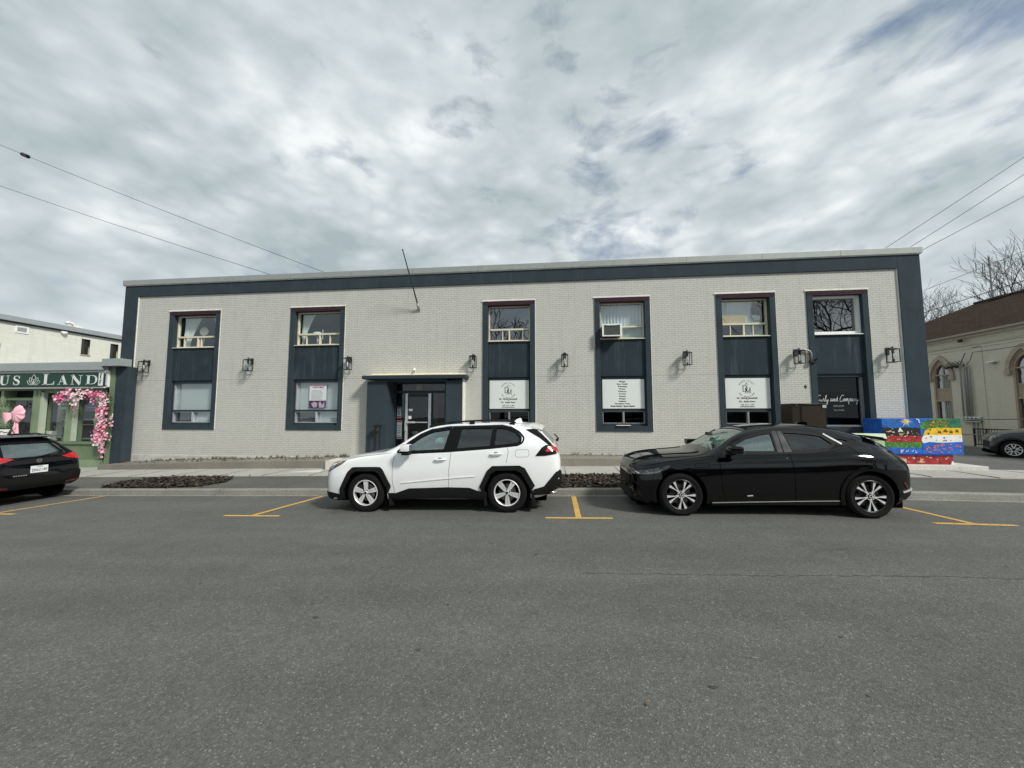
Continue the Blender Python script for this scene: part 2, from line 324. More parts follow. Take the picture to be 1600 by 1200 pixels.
# ------------------------------------------------------------------ mesh helpers
class MB:
    def __init__(s): s.bm = bmesh.new()
    def poly(s, pts):
        vs_ = [s.bm.verts.new(p) for p in pts]
        try: return s.bm.faces.new(vs_)
        except Exception: return None
    def box(s, a, b, bev=0):
        x0, y0, z0 = [min(a[i], b[i]) for i in range(3)]; x1, y1, z1 = [max(a[i], b[i]) for i in range(3)]
        r = bmesh.ops.create_cube(s.bm, size=1)['verts']
        for v in r: v.co = Vector((x0+(v.co.x+.5)*(x1-x0), y0+(v.co.y+.5)*(y1-y0), z0+(v.co.z+.5)*(z1-z0)))
        if bev:
            es = list({e for v in r for e in v.link_edges})
            bmesh.ops.bevel(s.bm, geom=es, offset=bev, segments=2, affect='EDGES', profile=.7)
        return s
    def prism(s, pts2, lo, hi, axis='y'):
        """closed prism: pts2 polygon in the other two axes"""
        def mk(p, d):
            if axis == 'y': return (p[0], d, p[1])
            if axis == 'x': return (d, p[0], p[1])
            return (p[0], p[1], d)
        A = [s.bm.verts.new(mk(p, lo)) for p in pts2]; B = [s.bm.verts.new(mk(p, hi)) for p in pts2]
        n = len(pts2); fs = [s.bm.faces.new(A), s.bm.faces.new(B[::-1])]
        for i in range(n): fs.append(s.bm.faces.new((A[i], B[i], B[(i+1) % n], A[(i+1) % n])))
        bmesh.ops.recalc_face_normals(s.bm, faces=fs); return s
    def tube(s, pts, r, n=8, cap=True):
        pts = [Vector(p) for p in pts]; rs = r if isinstance(r, (list, tuple)) else [r]*len(pts)
        rings = []; prev = None
        for i, p in enumerate(pts):
            d = (pts[min(i+1, len(pts)-1)]-pts[max(i-1, 0)])
            if d.length < 1e-9: d = Vector((0, 0, 1))
            d.normalize()
            if prev is None: u = d.orthogonal().normalized()
            else:
                u = prev-d*prev.dot(d)
                u = u.normalized() if u.length > 1e-6 else d.orthogonal().normalized()
            prev = u; v = d.cross(u)
            rings.append([s.bm.verts.new(p+(u*cos(2*pi*k/n)+v*sin(2*pi*k/n))*rs[i]) for k in range(n)])
        for i in range(len(rings)-1):
            for k in range(n): s.bm.faces.new((rings[i][k], rings[i][(k+1) % n], rings[i+1][(k+1) % n], rings[i+1][k]))
        if cap: s.bm.faces.new(rings[0][::-1]); s.bm.faces.new(rings[-1])
        return s
    def lathe(s, prof, c=(0, 0, 0), axis='z', n=32, closed=False):
        c = Vector(c); rings = []
        for r, h in prof:
            ring = []
            for k in range(n):
                a = 2*pi*k/n
                p = {'z': (r*cos(a), r*sin(a), h), 'y': (r*cos(a), h, r*sin(a)), 'x': (h, r*cos(a), r*sin(a))}[axis]
                ring.append(s.bm.verts.new(c+Vector(p)))
            rings.append(ring)
        fs = []
        m = len(rings)
        for i in range(m if closed else m-1):
            for k in range(n):
                fs.append(s.bm.faces.new((rings[i][k], rings[i][(k+1) % n], rings[(i+1) % m][(k+1) % n], rings[(i+1) % m][k])))
        if not closed:
            fs.append(s.bm.faces.new(rings[0][::-1])); fs.append(s.bm.faces.new(rings[-1]))
        bmesh.ops.recalc_face_normals(s.bm, faces=fs); return s
    def ball(s, c, r, sx=1, sy=1, sz=1, seg=12):
        v = bmesh.ops.create_uvsphere(s.bm, u_segments=seg, v_segments=max(6, seg*2//3), radius=r)['verts']
        for q in v: q.co = Vector((q.co.x*sx+c[0], q.co.y*sy+c[1], q.co.z*sz+c[2]))
        return s
    def stroke(s, pts, wd, y, dep=.006, mp=lambda a, b: (a, b), smooth=True):
        """flat raised ribbon in the x-z plane at depth y"""
        if smooth and len(pts) > 2:
            P = pts; out = []; W = wd if isinstance(wd, (list, tuple)) else [wd]*len(P); wo_ = []
            for i in range(len(P)-1):
                p0, p1, p2, p3 = P[max(i-1, 0)], P[i], P[i+1], P[min(i+2, len(P)-1)]
                for k in range(5):
                    t = k/5
                    out.append(tuple(.5*((2*p1[j])+(-p0[j]+p2[j])*t+(2*p0[j]-5*p1[j]+4*p2[j]-p3[j])*t*t+(-p0[j]+3*p1[j]-3*p2[j]+p3[j])*t**3) for j in (0, 1)))
                    wo_.append(W[i]*(1-t)+W[i+1]*t)
            out.append(P[-1]); wo_.append(W[-1]); pts, wd = out, wo_
        n = len(pts); W = wd if isinstance(wd, (list, tuple)) else [wd]*n
        Q = [Vector(mp(*p)) for p in pts]; Lf, Rt = [], []
        for i in range(n):
            d = Q[min(i+1, n-1)]-Q[max(i-1, 0)]
            if d.length < 1e-9: d = Vector((1, 0))
            d.normalize(); nn = Vector((-d.y, d.x))
            Lf.append(Q[i]+nn*W[i]/2); Rt.append(Q[i]-nn*W[i]/2)
        yy = (y-dep, y)
        V = [[s.bm.verts.new((p.x, h, p.y)) for p in Lf] for h in yy]+[[s.bm.verts.new((p.x, h, p.y)) for p in Rt] for h in yy]
        for i in range(n-1):
            for a, b in ((0, 2), (2, 3), (3, 1), (1, 0)):
                s.bm.faces.new((V[a][i], V[a][i+1], V[b][i+1], V[b][i]))
        for i in (0, n-1): s.bm.faces.new((V[0][i], V[1][i], V[3][i], V[2][i]))
        return s
    def text(s, body, x, y, z, size, align='CENTER', bold=0, ext=.002, rot=0, sxy=(1, 1), face='-y', spacing=1):
        cu = bpy.data.curves.new('t', 'FONT'); cu.body = body; cu.size = size; cu.align_x = align; cu.extrude = ext; cu.offset = bold; cu.resolution_u = 3; cu.space_character = spacing
        ob = bpy.data.objects.new('t', cu); COL.objects.link(ob); dg = bpy.context.evaluated_depsgraph_get(); dg.update()
        me = bpy.data.meshes.new_from_object(ob.evaluated_get(dg))
        R_ = Matrix.Rotation(rot, 4, 'Z') @ Matrix.Diagonal((sxy[0], sxy[1], 1, 1))
        F_ = Matrix.Rotation(pi/2, 4, 'X') if face == '-y' else Matrix.Rotation(pi/2, 4, 'Z') @ Matrix.Rotation(pi/2, 4, 'X')
        me.transform(Matrix.Translation((x, y, z)) @ F_ @ R_)
        s.bm.from_mesh(me); bpy.data.objects.remove(ob); bpy.data.curves.remove(cu); bpy.data.meshes.remove(me); return s
    def build(s, name, mat, parent=None, smooth=None, at=None, recalc=False):
        """link as one mesh object; vertices are in world space for the given parent/at, re-based on its origin"""
        if recalc: bmesh.ops.recalc_face_normals(s.bm, faces=s.bm.faces)
        if smooth is not None:
            for f in s.bm.faces: f.smooth = True
            for e in s.bm.edges:
                if len(e.link_faces) == 2 and e.calc_face_angle(0) > radians(smooth): e.smooth = False
        me = bpy.data.meshes.new(name)
        if parent is not None:
            off = base_of(parent)
        elif at == 'auto':
            cs = [v.co for v in s.bm.verts]
            off = Vector(((min(c.x for c in cs)+max(c.x for c in cs))/2, (min(c.y for c in cs)+max(c.y for c in cs))/2, min(c.z for c in cs)))
        else: off = Vector(at) if at else Vector((0, 0, 0))
        bmesh.ops.translate(s.bm, vec=-off, verts=s.bm.verts)
        s.bm.to_mesh(me); s.bm.free()
        for m in (mat if isinstance(mat, (list, tuple)) else [mat]): me.materials.append(m)
        o = bpy.data.objects.new(name, me); COL.objects.link(o)
        if parent is not None: o.parent = parent; o['_b'] = list(off)
        else: o.location = off; o['_b'] = list(off)
        return o
def base_of(o): return Vector(o['_b'])
def tag(o, label, cat, group=None, kind=None):
    if label: o['label'] = label
    if cat: o['category'] = cat
    if group: o['group'] = group
    if kind: o['kind'] = kind
    return o
def thing(name, label, cat, loc=(0, 0, 0), group=None):
    o = bpy.data.objects.new(name, None); COL.objects.link(o); o.location = loc; o.empty_display_size = .2; o['_b'] = list(loc)
    return tag(o, label, cat, group)
def struct(name, mb, m, smooth=None):
    o = mb.build(name, m, smooth=smooth); o['kind'] = 'structure'; return o
def copy_tree(o, parent=None):
    c = o.copy(); COL.objects.link(c)
    if parent: c.parent = parent
    for ch in [x for x in bpy.data.objects if x.parent == o]: copy_tree(ch, c)
    return c

# ------------------------------------------------------------------ ground: gently rising to the right
def G(x): return .022*(min(max(x, -24), 4)+2.2)
XS = [-160, -90, -50, -32, -24, -20, -16, -12, -8, -4, 0, 4, 8, 12, 20, 40, 90, 160]
def strip(name, prof, mat, xs=None, kind=True):
    """prof: list of (y, dz) across the street; extruded along x following G"""
    mb = MB(); xs = xs or XS; rows = []
    for x in xs: rows.append([mb.bm.verts.new((x, y, G(x)+dz)) for y, dz in prof])
    for i in range(len(xs)-1):
        for j in range(len(prof)-1): mb.bm.faces.new((rows[i][j], rows[i+1][j], rows[i+1][j+1], rows[i][j+1]))
    return struct(name, mb, mat)
def xr(a, b): return [a]+[x for x in XS if a < x < b]+[b]
strip('ground', [(-260, -.30), (-13.9, -.06), (-4, -.06), (-1.9, -.06), (2, -.06), (600, -.06)], M['lot'])
strip('road', [(-19, -.05), (-12, .03), (-4.62, 0)], M['asphalt'])
strip('gutter', [(-4.66, .003), (-4.46, -.005)], M['kerbmat'])
strip('kerb', [(-4.46, -.02), (-4.452, .10), (-4.435, .12), (-4.30, .122), (-4.298, .05)], M['kerbmat'])
strip('boulevard', [(-4.30, .115), (-2.53, .138)], M['asphalt2'])
strip('pavement', [(-2.53, .08), (-2.528, .15), (-1.0, .165)], M['concrete'], xr(-160, 160))
strip('driveway', [(-1.0, .160), (14, .03), (40, -.02)], M['lot'], xr(11.6, 60))
strip('shop_apron', [(-1.0, .165), (-.3, .17)], M['concrete'], xr(-60, -16.3))
# pavement joints: shallow dark grooves cut across the slabs
mb = MB()
for k in range(-26, 22):
    x = k*1.5+.3; g = G(x)
    mb.box((x-.006, -2.52, g+.14), (x+.006, -1.01, g+.168))
struct('pavement_joint', mb, M['oldconc'])
mb = MB()
for k in range(-9, 8):
    x = k*3.05+.9; g = G(x); mb.box((x-.006, -4.465, g+.0), (x+.006, -4.295, g+.1245))
struct('kerb_joint', mb, M['oldconc'])
# raised strip of ground against the front of the building (its kerb face is old brown concrete)
def ledge(name, pts, hole=None):
    mb = MB(); rows = []
    for x, zt in pts:
        g = G(x)
        rows.append([mb.bm.verts.new(c) for c in ((x, -1.0, g+.10), (x, -.985, zt-.012), (x, -.955, zt), (x, -.72, zt+.004))])
    for i in range(len(rows)-1):
        for j in range(3): mb.bm.faces.new((rows[i][j], rows[i+1][j], rows[i+1][j+1], rows[i][j+1]))
    for r in (rows[0], rows[-1]):
        a = mb.bm.verts.new((r[3].co.x, r[3].co.y, r[0].co.z)); mb.bm.faces.new(r+[a])
    struct(name, mb, M['oldconc'])
    mb = MB(); rows = []
    for x, zt in pts: rows.append([mb.bm.verts.new(c) for c in ((x, -.73, zt-.01), (x, -.35, zt+.0), (x, .05, zt+.02))])
    for i in range(len(rows)-1):
        for j in range(2): mb.bm.faces.new((rows[i][j], rows[i+1][j], rows[i+1][j+1], rows[i][j+1]))
    struct('planting_strip', mb, M['ledgetop'])
ledge('terrace_kerb', [(-16.35, .015), (-15, .07), (-12.1, .185), (-9, .27), (-7.3, .31)])
ledge('terrace_kerb', [(-2.9, .40), (0, .47), (2, .47), (5, .46), (9.1, .44)])
mb = MB(); mb.box((-7.3, -1.35, -.2), (-2.9, .05, .315)); mb.prism([(-8.25, -1.9), (-7.3, -1.9), (-7.3, -1.36), (-7.65, -1.36)], -.12, .045, 'z')
mb.box((-7.42, -1.36, -.1), (-7.28, -.6, .34)); struct('entrance_walk', mb, M['newconcrete'])
# paint on the road
def mark(pts):
    mb = MB(); vs_ = [mb.bm.verts.new((x, y, G(x)+max(0, (-4.62-y))*.03/7.38+.005)) for x, y in pts]; mb.bm.faces.new(vs_)
    return struct('road_marking', mb, M['yellow'])
for xc, half0, half1, xt in ((-11.5, .57, .57, -11.2), (-5.7, .57, .57, -5.4), (.4, .57, .57, .4), (6.46, .57, .57, 6.25)):
    mark([(xc-half0, -6.49), (xc+half1, -6.49), (xc+half1, -6.40), (xc-half0, -6.40)])
    mark([(xc-.05, -6.395), (xc+.05, -6.395), (xt+.05, -4.67), (xt-.05, -4.67)])
def crack(pts, wd=.008):
    mb = MB(); P = dense0(pts); rows = []
    for k, (x, y) in enumerate(P):
        h = wd*random.uniform(.3, 1.2)/2; z = G(x)+max(0, (-4.62-y))*.03/7.38+.0035
        rows.append((mb.bm.verts.new((x, y-h, z)), mb.bm.verts.new((x, y+h, z))))
    for a, b in zip(rows, rows[1:]): mb.bm.faces.new((a[0], b[0], b[1], a[1]))
    struct('road_crack', mb, M['tar'])
def dense0(pts):
    out = []
    for a, b in zip(pts, pts[1:]):
        n = max(2, int(math.hypot(b[0]-a[0], b[1]-a[1])/.06))
        for k in range(n): t = k/n; out.append((a[0]+(b[0]-a[0])*t+random.gauss(0, .004), a[1]+(b[1]-a[1])*t+random.gauss(0, .010)))
    return out+[pts[-1]]
M['tar'] = pm('tar', (.048, .048, .045), .7, var=.4)
crack([(.3, -8.78), (2.2, -8.74), (4.0, -8.66), (7.5, -8.60), (16, -8.5)], .008); crack([(3.2, -7.9), (3.7, -7.85), (4.1, -7.88)], .006); crack([(-3.0, -8.3), (-2.8, -8.28)], .010)
crack([(5.0, -7.3), (5.6, -7.24), (6.3, -7.30)], .006)
for x_, y_2, r_ in ((-2.15, -9.9, .022), (-1.05, -10.3, .018), (-2.6, -9.55, .012), (1.0, -10.55, .02), (2.2, -9.9, .012), (-3.9, -9.3, .012), (-.25, -8.2, .02), (-.9, -7.8, .016)):
    mb = MB(); mb.bm.faces.new([mb.bm.verts.new((x_+r_*1.5*cos(a*pi/5)*random.uniform(.7, 1.2), y_2+r_*sin(a*pi/5)*random.uniform(.6, 1.1), G(x_)+(-4.62-y_2)*.03/7.38+.004)) for a in range(10)]); struct('tar_spot', mb, M['tar'])
# bark beds set in the boulevard, thick with dead leaves
def bed(pts, n, name='mulch_bed'):
    mb = MB(); mb.bm.faces.new([mb.bm.verts.new((x, y, G(x)+.115+(y+4.3)*.013+.008)) for x, y in pts])
    xs_, ys_ = [p[0] for p in pts], [p[1] for p in pts]
    def inside(x, y):
        c = False; j = len(pts)-1
        for i in range(len(pts)):
            if (pts[i][1] > y) != (pts[j][1] > y) and x < (pts[j][0]-pts[i][0])*(y-pts[i][1])/(pts[j][1]-pts[i][1])+pts[i][0]: c = not c
            j = i
        return c
    o = mb.build(name, M['mulch']); tag(o, None, None, kind='structure')
    for nm, mt, cnt, s0 in (('bark_chips', M['mulch'], n, .035), ('dead_leaves', M['leafdry'], n//3, .03)):
        mb = MB(); k = 0
        while k < cnt:
            x, y = random.uniform(min(xs_)-.1, max(xs_)+.1), random.uniform(min(ys_)-.05, max(ys_)+.05)
            if not inside(x, y) and random.random() > .04: continue
            k += 1; s = s0*random.uniform(.5, 1.8); a = random.uniform(0, pi); z = G(x)+.115+(y+4.3)*.013+random.uniform(.008, .05)
            u = Vector((cos(a), sin(a), random.uniform(-.5, .5)))*s; v = Vector((-sin(a), cos(a), random.uniform(-.6, .6)))*s*.5; c = Vector((x, y, z))
            mb.poly([c-u-v, c+u-v*.6, c+u*.8+v, c-u*.7+v])
        tag(mb.build(nm, mt), None, None, kind='stuff')
bed([(-11.9, -4.2), (-12.3, -3.6), (-12.1, -2.85), (-11.3, -2.6), (-9.8, -2.62), (-9.3, -2.9), (-9.0, -3.5), (-9.3, -4.1), (-10.2, -4.28)], 2600)
bed([(-.6, -4.28), (-.7, -2.58), (2.2, -2.58), (2.2, -4.28)], 2600)
mb = MB()
def wedge(x, y, z, s):
    for k in range(random.randint(4, 9)):
        a = random.uniform(0, 2*pi); l = s*random.uniform(.5, 1.2); t = random.uniform(.1, .9); b = Vector((x+random.uniform(-.04, .04), y, z)); d = Vector((cos(a)*t, sin(a)*t*.6, 1)).normalized()
        q = d.orthogonal().normalized()*.006; mb.poly([b-q, b+q, b+d*l+q*.3, b+d*l*.9-q])
def ledgez(x):
    P = [(-16.35, .015), (-15, .07), (-12.1, .185), (-9, .27), (-7.3, .31)] if x < -5 else [(-2.9, .40), (0, .47), (2, .47), (9.1, .44)]
    for (a, za), (b, zb) in zip(P, P[1:]):
        if a <= x <= b: return za+(zb-za)*(x-a)/(b-a)+.01
    return .4
for k in range(170):
    x = random.choice([random.uniform(-15.5, -7.3), random.uniform(-15, -7.3), random.uniform(-2.9, 9)])
    wedge(x, -random.uniform(.03, .14), ledgez(x), random.uniform(.04, .12))
for k in range(60): x = random.uniform(-15, -7.5); wedge(x, -random.uniform(.3, .9), ledgez(x), .05)
tag(mb.build('weeds', M['weed']), None, None, kind='stuff')
mb = MB()
for k in range(520):
    x = random.choice([random.uniform(-16, -7.4), random.uniform(-2.8, 9)]); y = -abs(random.gauss(0, .18))-.03; y = max(y, -.9)
    a = random.uniform(0, pi); s = random.uniform(.012, .035); c = Vector((x, y, ledgez(x)+random.uniform(.012, .02))); u = Vector((cos(a), sin(a), random.uniform(-.4, .4)))*s; v = Vector((-sin(a), cos(a), .3))*s*.6
    mb.poly([c-u-v, c+u-v, c+u+v, c-u+v])
tag(mb.build('leaf_litter', M['leafdry']), None, None, kind='stuff')
mb = MB()
for k in range(60):
    x, y = random.uniform(-9, 9), random.uniform(-11.5, -5); a = random.uniform(0, pi); s = random.uniform(.006, .016); c = Vector((x, y, G(x)+.03+.008)); u = Vector((cos(a), sin(a), 0))*s; v = Vector((-sin(a), cos(a), .2))*s*.5
    mb.poly([c-u-v, c+u-v, c+u+v, c-u+v])
for k in range(900):
    x = random.uniform(-20, 14); y = -4.47-abs(random.gauss(0, .07)); a = random.uniform(0, pi); s = random.uniform(.004, .014); c = Vector((x, y, G(x)+.007)); u = Vector((cos(a), sin(a), 0))*s; v = Vector((-sin(a), cos(a), .3))*s*.6
    mb.poly([c-u-v, c+u-v, c+u+v, c-u+v])
for k in range(420):
    x = random.uniform(-20, 14); y = random.uniform(-4.25, -1.05); a = random.uniform(0, pi); s = random.uniform(.005, .018); c = Vector((x, y, G(x)+(.115+(y+4.3)*.013 if y < -2.53 else .15+(y+2.53)*.01)+.006)); u = Vector((cos(a), sin(a), 0))*s; v = Vector((-sin(a), cos(a), .3))*s*.5
    mb.poly([c-u-v, c+u-v, c+u+v, c-u+v])
tag(mb.build('road_grit', M['leafdry']), None, None, kind='stuff')

# ------------------------------------------------------------------ the office building
BX0, BX1, BT = -16.95, 11.58, 7.0
bld = thing('office_building', 'long two storey grey painted brick office building with slate blue trim', 'building', (-2.7, 0, 0))
WB = [(-14.95, -12.78), (-9.86, -7.70), (-2.5, -.65), (1.41, 3.26), (5.40, 7.25), (8.21, 10.04)]
def wall_sheet(x0, x1, z0, z1, holes, y=0.0):
    mb = MB(); xs = sorted({x0, x1, *[h[0] for h in holes], *[h[1] for h in holes]}); zs = sorted({z0, z1, *[h[2] for h in holes], *[h[3] for h in holes]})
    for i in range(len(xs)-1):
        for j in range(len(zs)-1):
            cx, cz = (xs[i]+xs[i+1])/2, (zs[j]+zs[j+1])/2
            if any(h[0] < cx < h[1] and h[2] < cz < h[3] for h in holes): continue
            mb.poly([(xs[i], y, zs[j]), (xs[i+1], y, zs[j]), (xs[i+1], y, zs[j+1]), (xs[i], y, zs[j+1])])
    return mb
holes = [(a+.02, b-.02, 1.29, 5.83) for a, b in WB]+[(-6.2, -3.7, -.5, 3.1)]
mb = wall_sheet(BX0+.3, BX1-.3, -.4, 6.6, holes)
mb.build('wall', M['brick'], bld)
mb = MB(); mb.box((BX0, .005, -.5), (BX0+.3, 16, 6.9)); mb.box((BX1-.3, .005, -.5), (BX1, 16, 6.9)); mb.box((BX0+.3, 15.7, -.5), (BX1-.3, 16, 6.9))
mb.build('side_wall', M['brick'], bld)
mb = MB(); mb.box((BX0+.3, .02, 6.55), (BX1-.3, 15.7, 6.75)); mb.build('roof', M['ledgetop'], bld)
# foundation plinth at the low left end and a thin band elsewhere
mb = MB(); mb.box((-16.38, -.035, -.5), (-7.0, .004, .285)); mb.build('foundation', M['sign'] if False else pm('foundation_paint', (.47, .47, .44), .8, var=.14, scale=3, bmp=.2), bld)
# fascia band, made of panels with thin joints
def panels(name, x0, x1, z0, z1, n, horiz=True, y=-.055):
    mb = MB()
    for i in range(n):
        if horiz: a, b = x0+(x1-x0)*i/n, x0+(x1-x0)*(i+1)/n; mb.box((a+.004, y, z0), (b-.004, .004, z1), .004)
        else: a, b = z0+(z1-z0)*i/n, z0+(z1-z0)*(i+1)/n; mb.box((x0, y, a+.004), (x1, .004, b-.004), .004)
    return mb.build(name, M['navy'], bld)
panels('fascia_band', -16.4, 10.95, 6.50, 6.93, 11)
panels('pilaster', -16.98, -16.402, -.2, 6.93, 5, False)
panels('pilaster', 10.952, 11.6, -.2, 6.93, 5, False)
mb = MB(); mb.box((10.93, -.03, .3), (10.951, .004, 6.5)); mb.build('edge_trim', M['caulk'], bld)
mb = MB(); mb.box((-16.4, -.03, .28), (-16.375, .004, 6.5)); mb.build('edge_trim', M['caulk'], bld)
mb = MB(); mb.box((10.96, -.05, -.3), (11.594, .02, 6.92)); mb.box((-16.97, -.05, -.3), (-16.41, .02, 6.92)); mb.box((-16.4, -.05, 6.51), (10.95, .02, 6.92)); mb.build('panel_backing', pm('joint_backing', (.10, .13, .15), .7), bld)
mb = MB()
n = 12
for i in range(n):
    a, b = -17.06+(28.72)*i/n, -17.06+28.72*(i+1)/n
    mb.box((a+.003, -.11, 6.955), (b-.003, .30, 7.155), .006)
mb.box((11.30, .30, 6.955), (11.66, 16.05, 7.155)); mb.box((-17.06, .30, 6.955), (-16.7, 16.05, 7.155)); mb.box((-16.7, 15.7, 6.955), (11.3, 16.05, 7.155))
mb.build('parapet_cap', M['capmetal'], bld)
mb = MB(); mb.box((-17.03, -.085, 6.932), (11.63, .1, 6.954)); mb.build('drip_edge', M['caulk'], bld)
# control joint at first-floor level
xs = [-16.37]+[v for a, b in WB for v in (a, b)]+[10.93]; jm = pm('joint_grey', (.25, .245, .225), .8)
for a, b in zip(xs[::2], xs[1::2]):
    for a_, b_ in (((a, -6.8), (-3.05, b)) if a < -6.7 < b else ((a, b),)):
        mb = MB(); mb.box((a_, -.003, 3.145), (b_, .004, 3.157)); mb.build('control_joint', jm, bld)
# flat wall mouldings over the windows, with ragged primer where old flashing came off
def rag(mb, x0, x1, z, h, y):
    pts = [(x0, z+h), (x1, z+h)]; x = x1
    low = []
    while x > x0: low.append((x, z-random.choice([0, 0, .004, .012, .03])*random.random()*1.4)); x -= random.uniform(.02, .09)
    low.append((x0, z)); mb.prism(pts+low, y-.012, y, 'y')
def drapes(name, x0, x1, z0, z1, win, mat, folds, y=.24, amp=.035, shape=None):
    mb = MB(); n = folds*8; m = 10; rows = []
    for j in range(m+1):
        v = j/m; row = []
        for i in range(n+1):
            u = i/n; a, b = (x0, x1) if shape is None else shape(v)
            row.append(mb.bm.verts.new((a+(b-a)*u, y+amp*sin(u*folds*2*pi+1.3*sin(3*v+folds))*(.6+.4*sin(u*7)), z0+(z1-z0)*v)))
        rows.append(row)
    for j in range(m):
        for i in range(n): mb.bm.faces.new((rows[j][i], rows[j][i+1], rows[j+1][i+1], rows[j+1][i]))
    return mb.build(name, mat, win, smooth=80)
def win_label(i): return ['leftmost', 'second', 'third', 'fourth', 'fifth', 'rightmost'][i]
wins = []
for i, (a, b) in enumerate(WB):
    # surround: a painted stucco frame standing just proud of the brick
    sb, tb, bb = .175, .15, .18
    mb = MB(); yf = -.035
    mb.box((a, yf, 1.27), (a+sb, .30, 5.70), .004); mb.box((b-sb, yf, 1.27), (b, .30, 5.70), .004); mb.box((a+sb, yf, 1.27), (b-sb, .30, 1.27+bb), .004)
    win = mb.build('window', M['navy'], bld); wins.append(win); win['label'] = f'{["blue framed bay with parted curtains above blinds","blue framed bay with one curtain above a poster","blue framed bay with tree reflection above a sign","blue framed bay with an air conditioner in it","blue framed bay with bare board above a sign","blue framed bay with white sash above salon lettering"][i]}'
    mb = MB(); mb.box((a, yf-.002, 5.702), (b, .30, 5.852), .004); mb.build('lintel', M['purple'], win)
    mb = MB(); rag(mb, a-.05, b+.03, 5.853, .035, yf+.02); mb.box((b+.001, -.014, 1.28), (b+.022, .002, 5.85)); mb.box((a-.02, -.02, 5.888), (b+.05, .003, 5.90)); mb.build('caulk_line', M['caulk'], win)
    xa, xb = a+sb, b-sb
    mb = MB(); mb.box((xa, .05, 3.14), (xb, .30, 4.40)); mb.build('spandrel', M['spandrel'], win)
    mb = MB(); mb.box((xa, .10, 3.04), (xb, .30, 3.138)); mb.box((xa, -.037, 3.146), (xa-sb, -.034, 3.154)); mb.box((xb, -.037, 3.146), (xb+sb, -.034, 3.154)); mb.build('transom', M['navy_metal'], win)
    # room behind
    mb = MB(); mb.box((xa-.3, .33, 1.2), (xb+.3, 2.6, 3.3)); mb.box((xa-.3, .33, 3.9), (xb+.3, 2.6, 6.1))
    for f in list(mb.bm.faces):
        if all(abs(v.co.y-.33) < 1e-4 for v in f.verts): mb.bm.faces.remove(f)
    mb.build('room', M['paintedlitroom'] if i in (4, 1) else M['room'], win)
    # upper sash
    z0, z1 = 4.43, 5.70; fm = M['white'] if i == 5 else M['cream']
    mb = MB(); fw = .085 if i == 5 else .045; y0 = .10 if i == 5 else .16
    mb.box((xa, y0, z0), (xa+fw, .26, z1), .003); mb.box((xb-fw, y0, z0), (xb, .26, z1), .003); mb.box((xa+fw, y0, z1-fw*.8), (xb-fw, .26, z1), .003); mb.box((xa+fw, y0, z0), (xb-fw, .26, z0+fw*1.1), .003)
    if i != 5:
        mb.box((xa+fw, y0-.01, 4.83), (xb-fw, .26, 4.89), .003); mb.box(((xa+xb)/2-.025, y0-.004, z0+fw), ((xa+xb)/2+.025, .26, 4.83), .003)
        for q in {0: (.17, .57), 1: (.2, .72), 2: (.34, .82), 3: (), 4: (.22, .70)}[i]:
            x = xa+(xb-xa)*q; mb.box((x-.013, y0+.012, z0+fw), (x+.013, .25, 4.83))
    fr = mb.build('sash_frame', fm, win)
    mb = MB(); mb.box((xa-.03, -.01, 4.402), (xb+.02, .28, 4.428), .003); mb.build('sill', M['cream'] if i != 5 else M['white'], win)
    gl = M['wglassdark'] if i in (2, 5) else M['wglass']
    mb = MB(); mb.poly([(xa+.02, .22, z0+.02), (xb-.02, .22, z0+.02), (xb-.02, .22, z1-.02), (xa+.02, .22, z1-.02)]); mb.build('pane', gl, win)
    # lower window
    if i != 5:
        mb = MB(); zr = 1.94
        mb.box((xa, .12, zr), (xb, .27, zr+.075), .003); mb.box((xa, .12, 1.452), (xb, .27, 1.53), .003); mb.box((xa, .12, 1.53), (xa+.05, .27, zr)); mb.box((xb-.05, .12, 1.53), (xb, .27, zr)); mb.box((xa, .12, zr+.075), (xa+.05, .27, 3.038)); mb.box((xb-.05, .12, zr+.075), (xb, .27, 3.038))
        mb.build('lower_frame', M['navy_metal'], win)
        mb = MB(); c = (xa+xb)/2; mb.box((c-.03, .13, 1.53), (c+.03, .26, zr)); mb.box((xa+.05, .14, 1.53), (xa+.08, .26, zr)); mb.box((xb-.08, .14, 1.53), (xb-.05, .26, zr)); mb.box((xa+.08, .14, zr-.02), (c-.03, .26, zr)); mb.box((c+.03, .14, zr-.02), (xb-.08, .26, zr)); mb.box((xa+.08, .14, 1.53), (c-.03, .26, 1.555)); mb.box((c+.03, .14, 1.53), (xb-.08, .26, 1.555))
        if i < 2: mb.box((xa+.05, .15, 2.015), (xa+.085, .26, 3.03))
        mb.build('slider_frame', M['greyframe'] if i > 1 else M['alu'], win)
        mb = MB(); mb.poly([(xa+.03, .23, 1.5), (xb-.03, .23, 1.5), (xb-.03, .23, 3.04), (xa+.03, .23, 3.04)]); mb.build('pane', M['wglass'] if i < 2 else M['wglassfilm'], win)
        if i < 2:
            mb = MB(); z = 2.02
            while z < 3.04: mb.box((xa+.08, .26, z), (xb-.05, .266, z+.029)); z += .032
            z = 1.56
            while z < 1.93: mb.box((c+.04, .26, z), (xb-.08, .266, z+.029)); z += .032
            mb.box((xa+.1, .272, 1.95), (xb-.05, .28, 3.04))
            mb.build('venetian_blind', M['blind'], win)
            mb = MB(); mb.box((xa+.08, .27, 1.56), (c-.03, .28, 1.93)); mb.build('insect_screen', pm('screen_mesh', (.05, .05, .055), .9), win)
        if i == 4:
            mb = MB(); z = 1.56
            while z < 1.93: mb.box((xa+.08, .30, z), (xb-.08, .31, z+.04)); z += .05
            mb.build('shutter_slats', M['greyframe'], win)
    else:
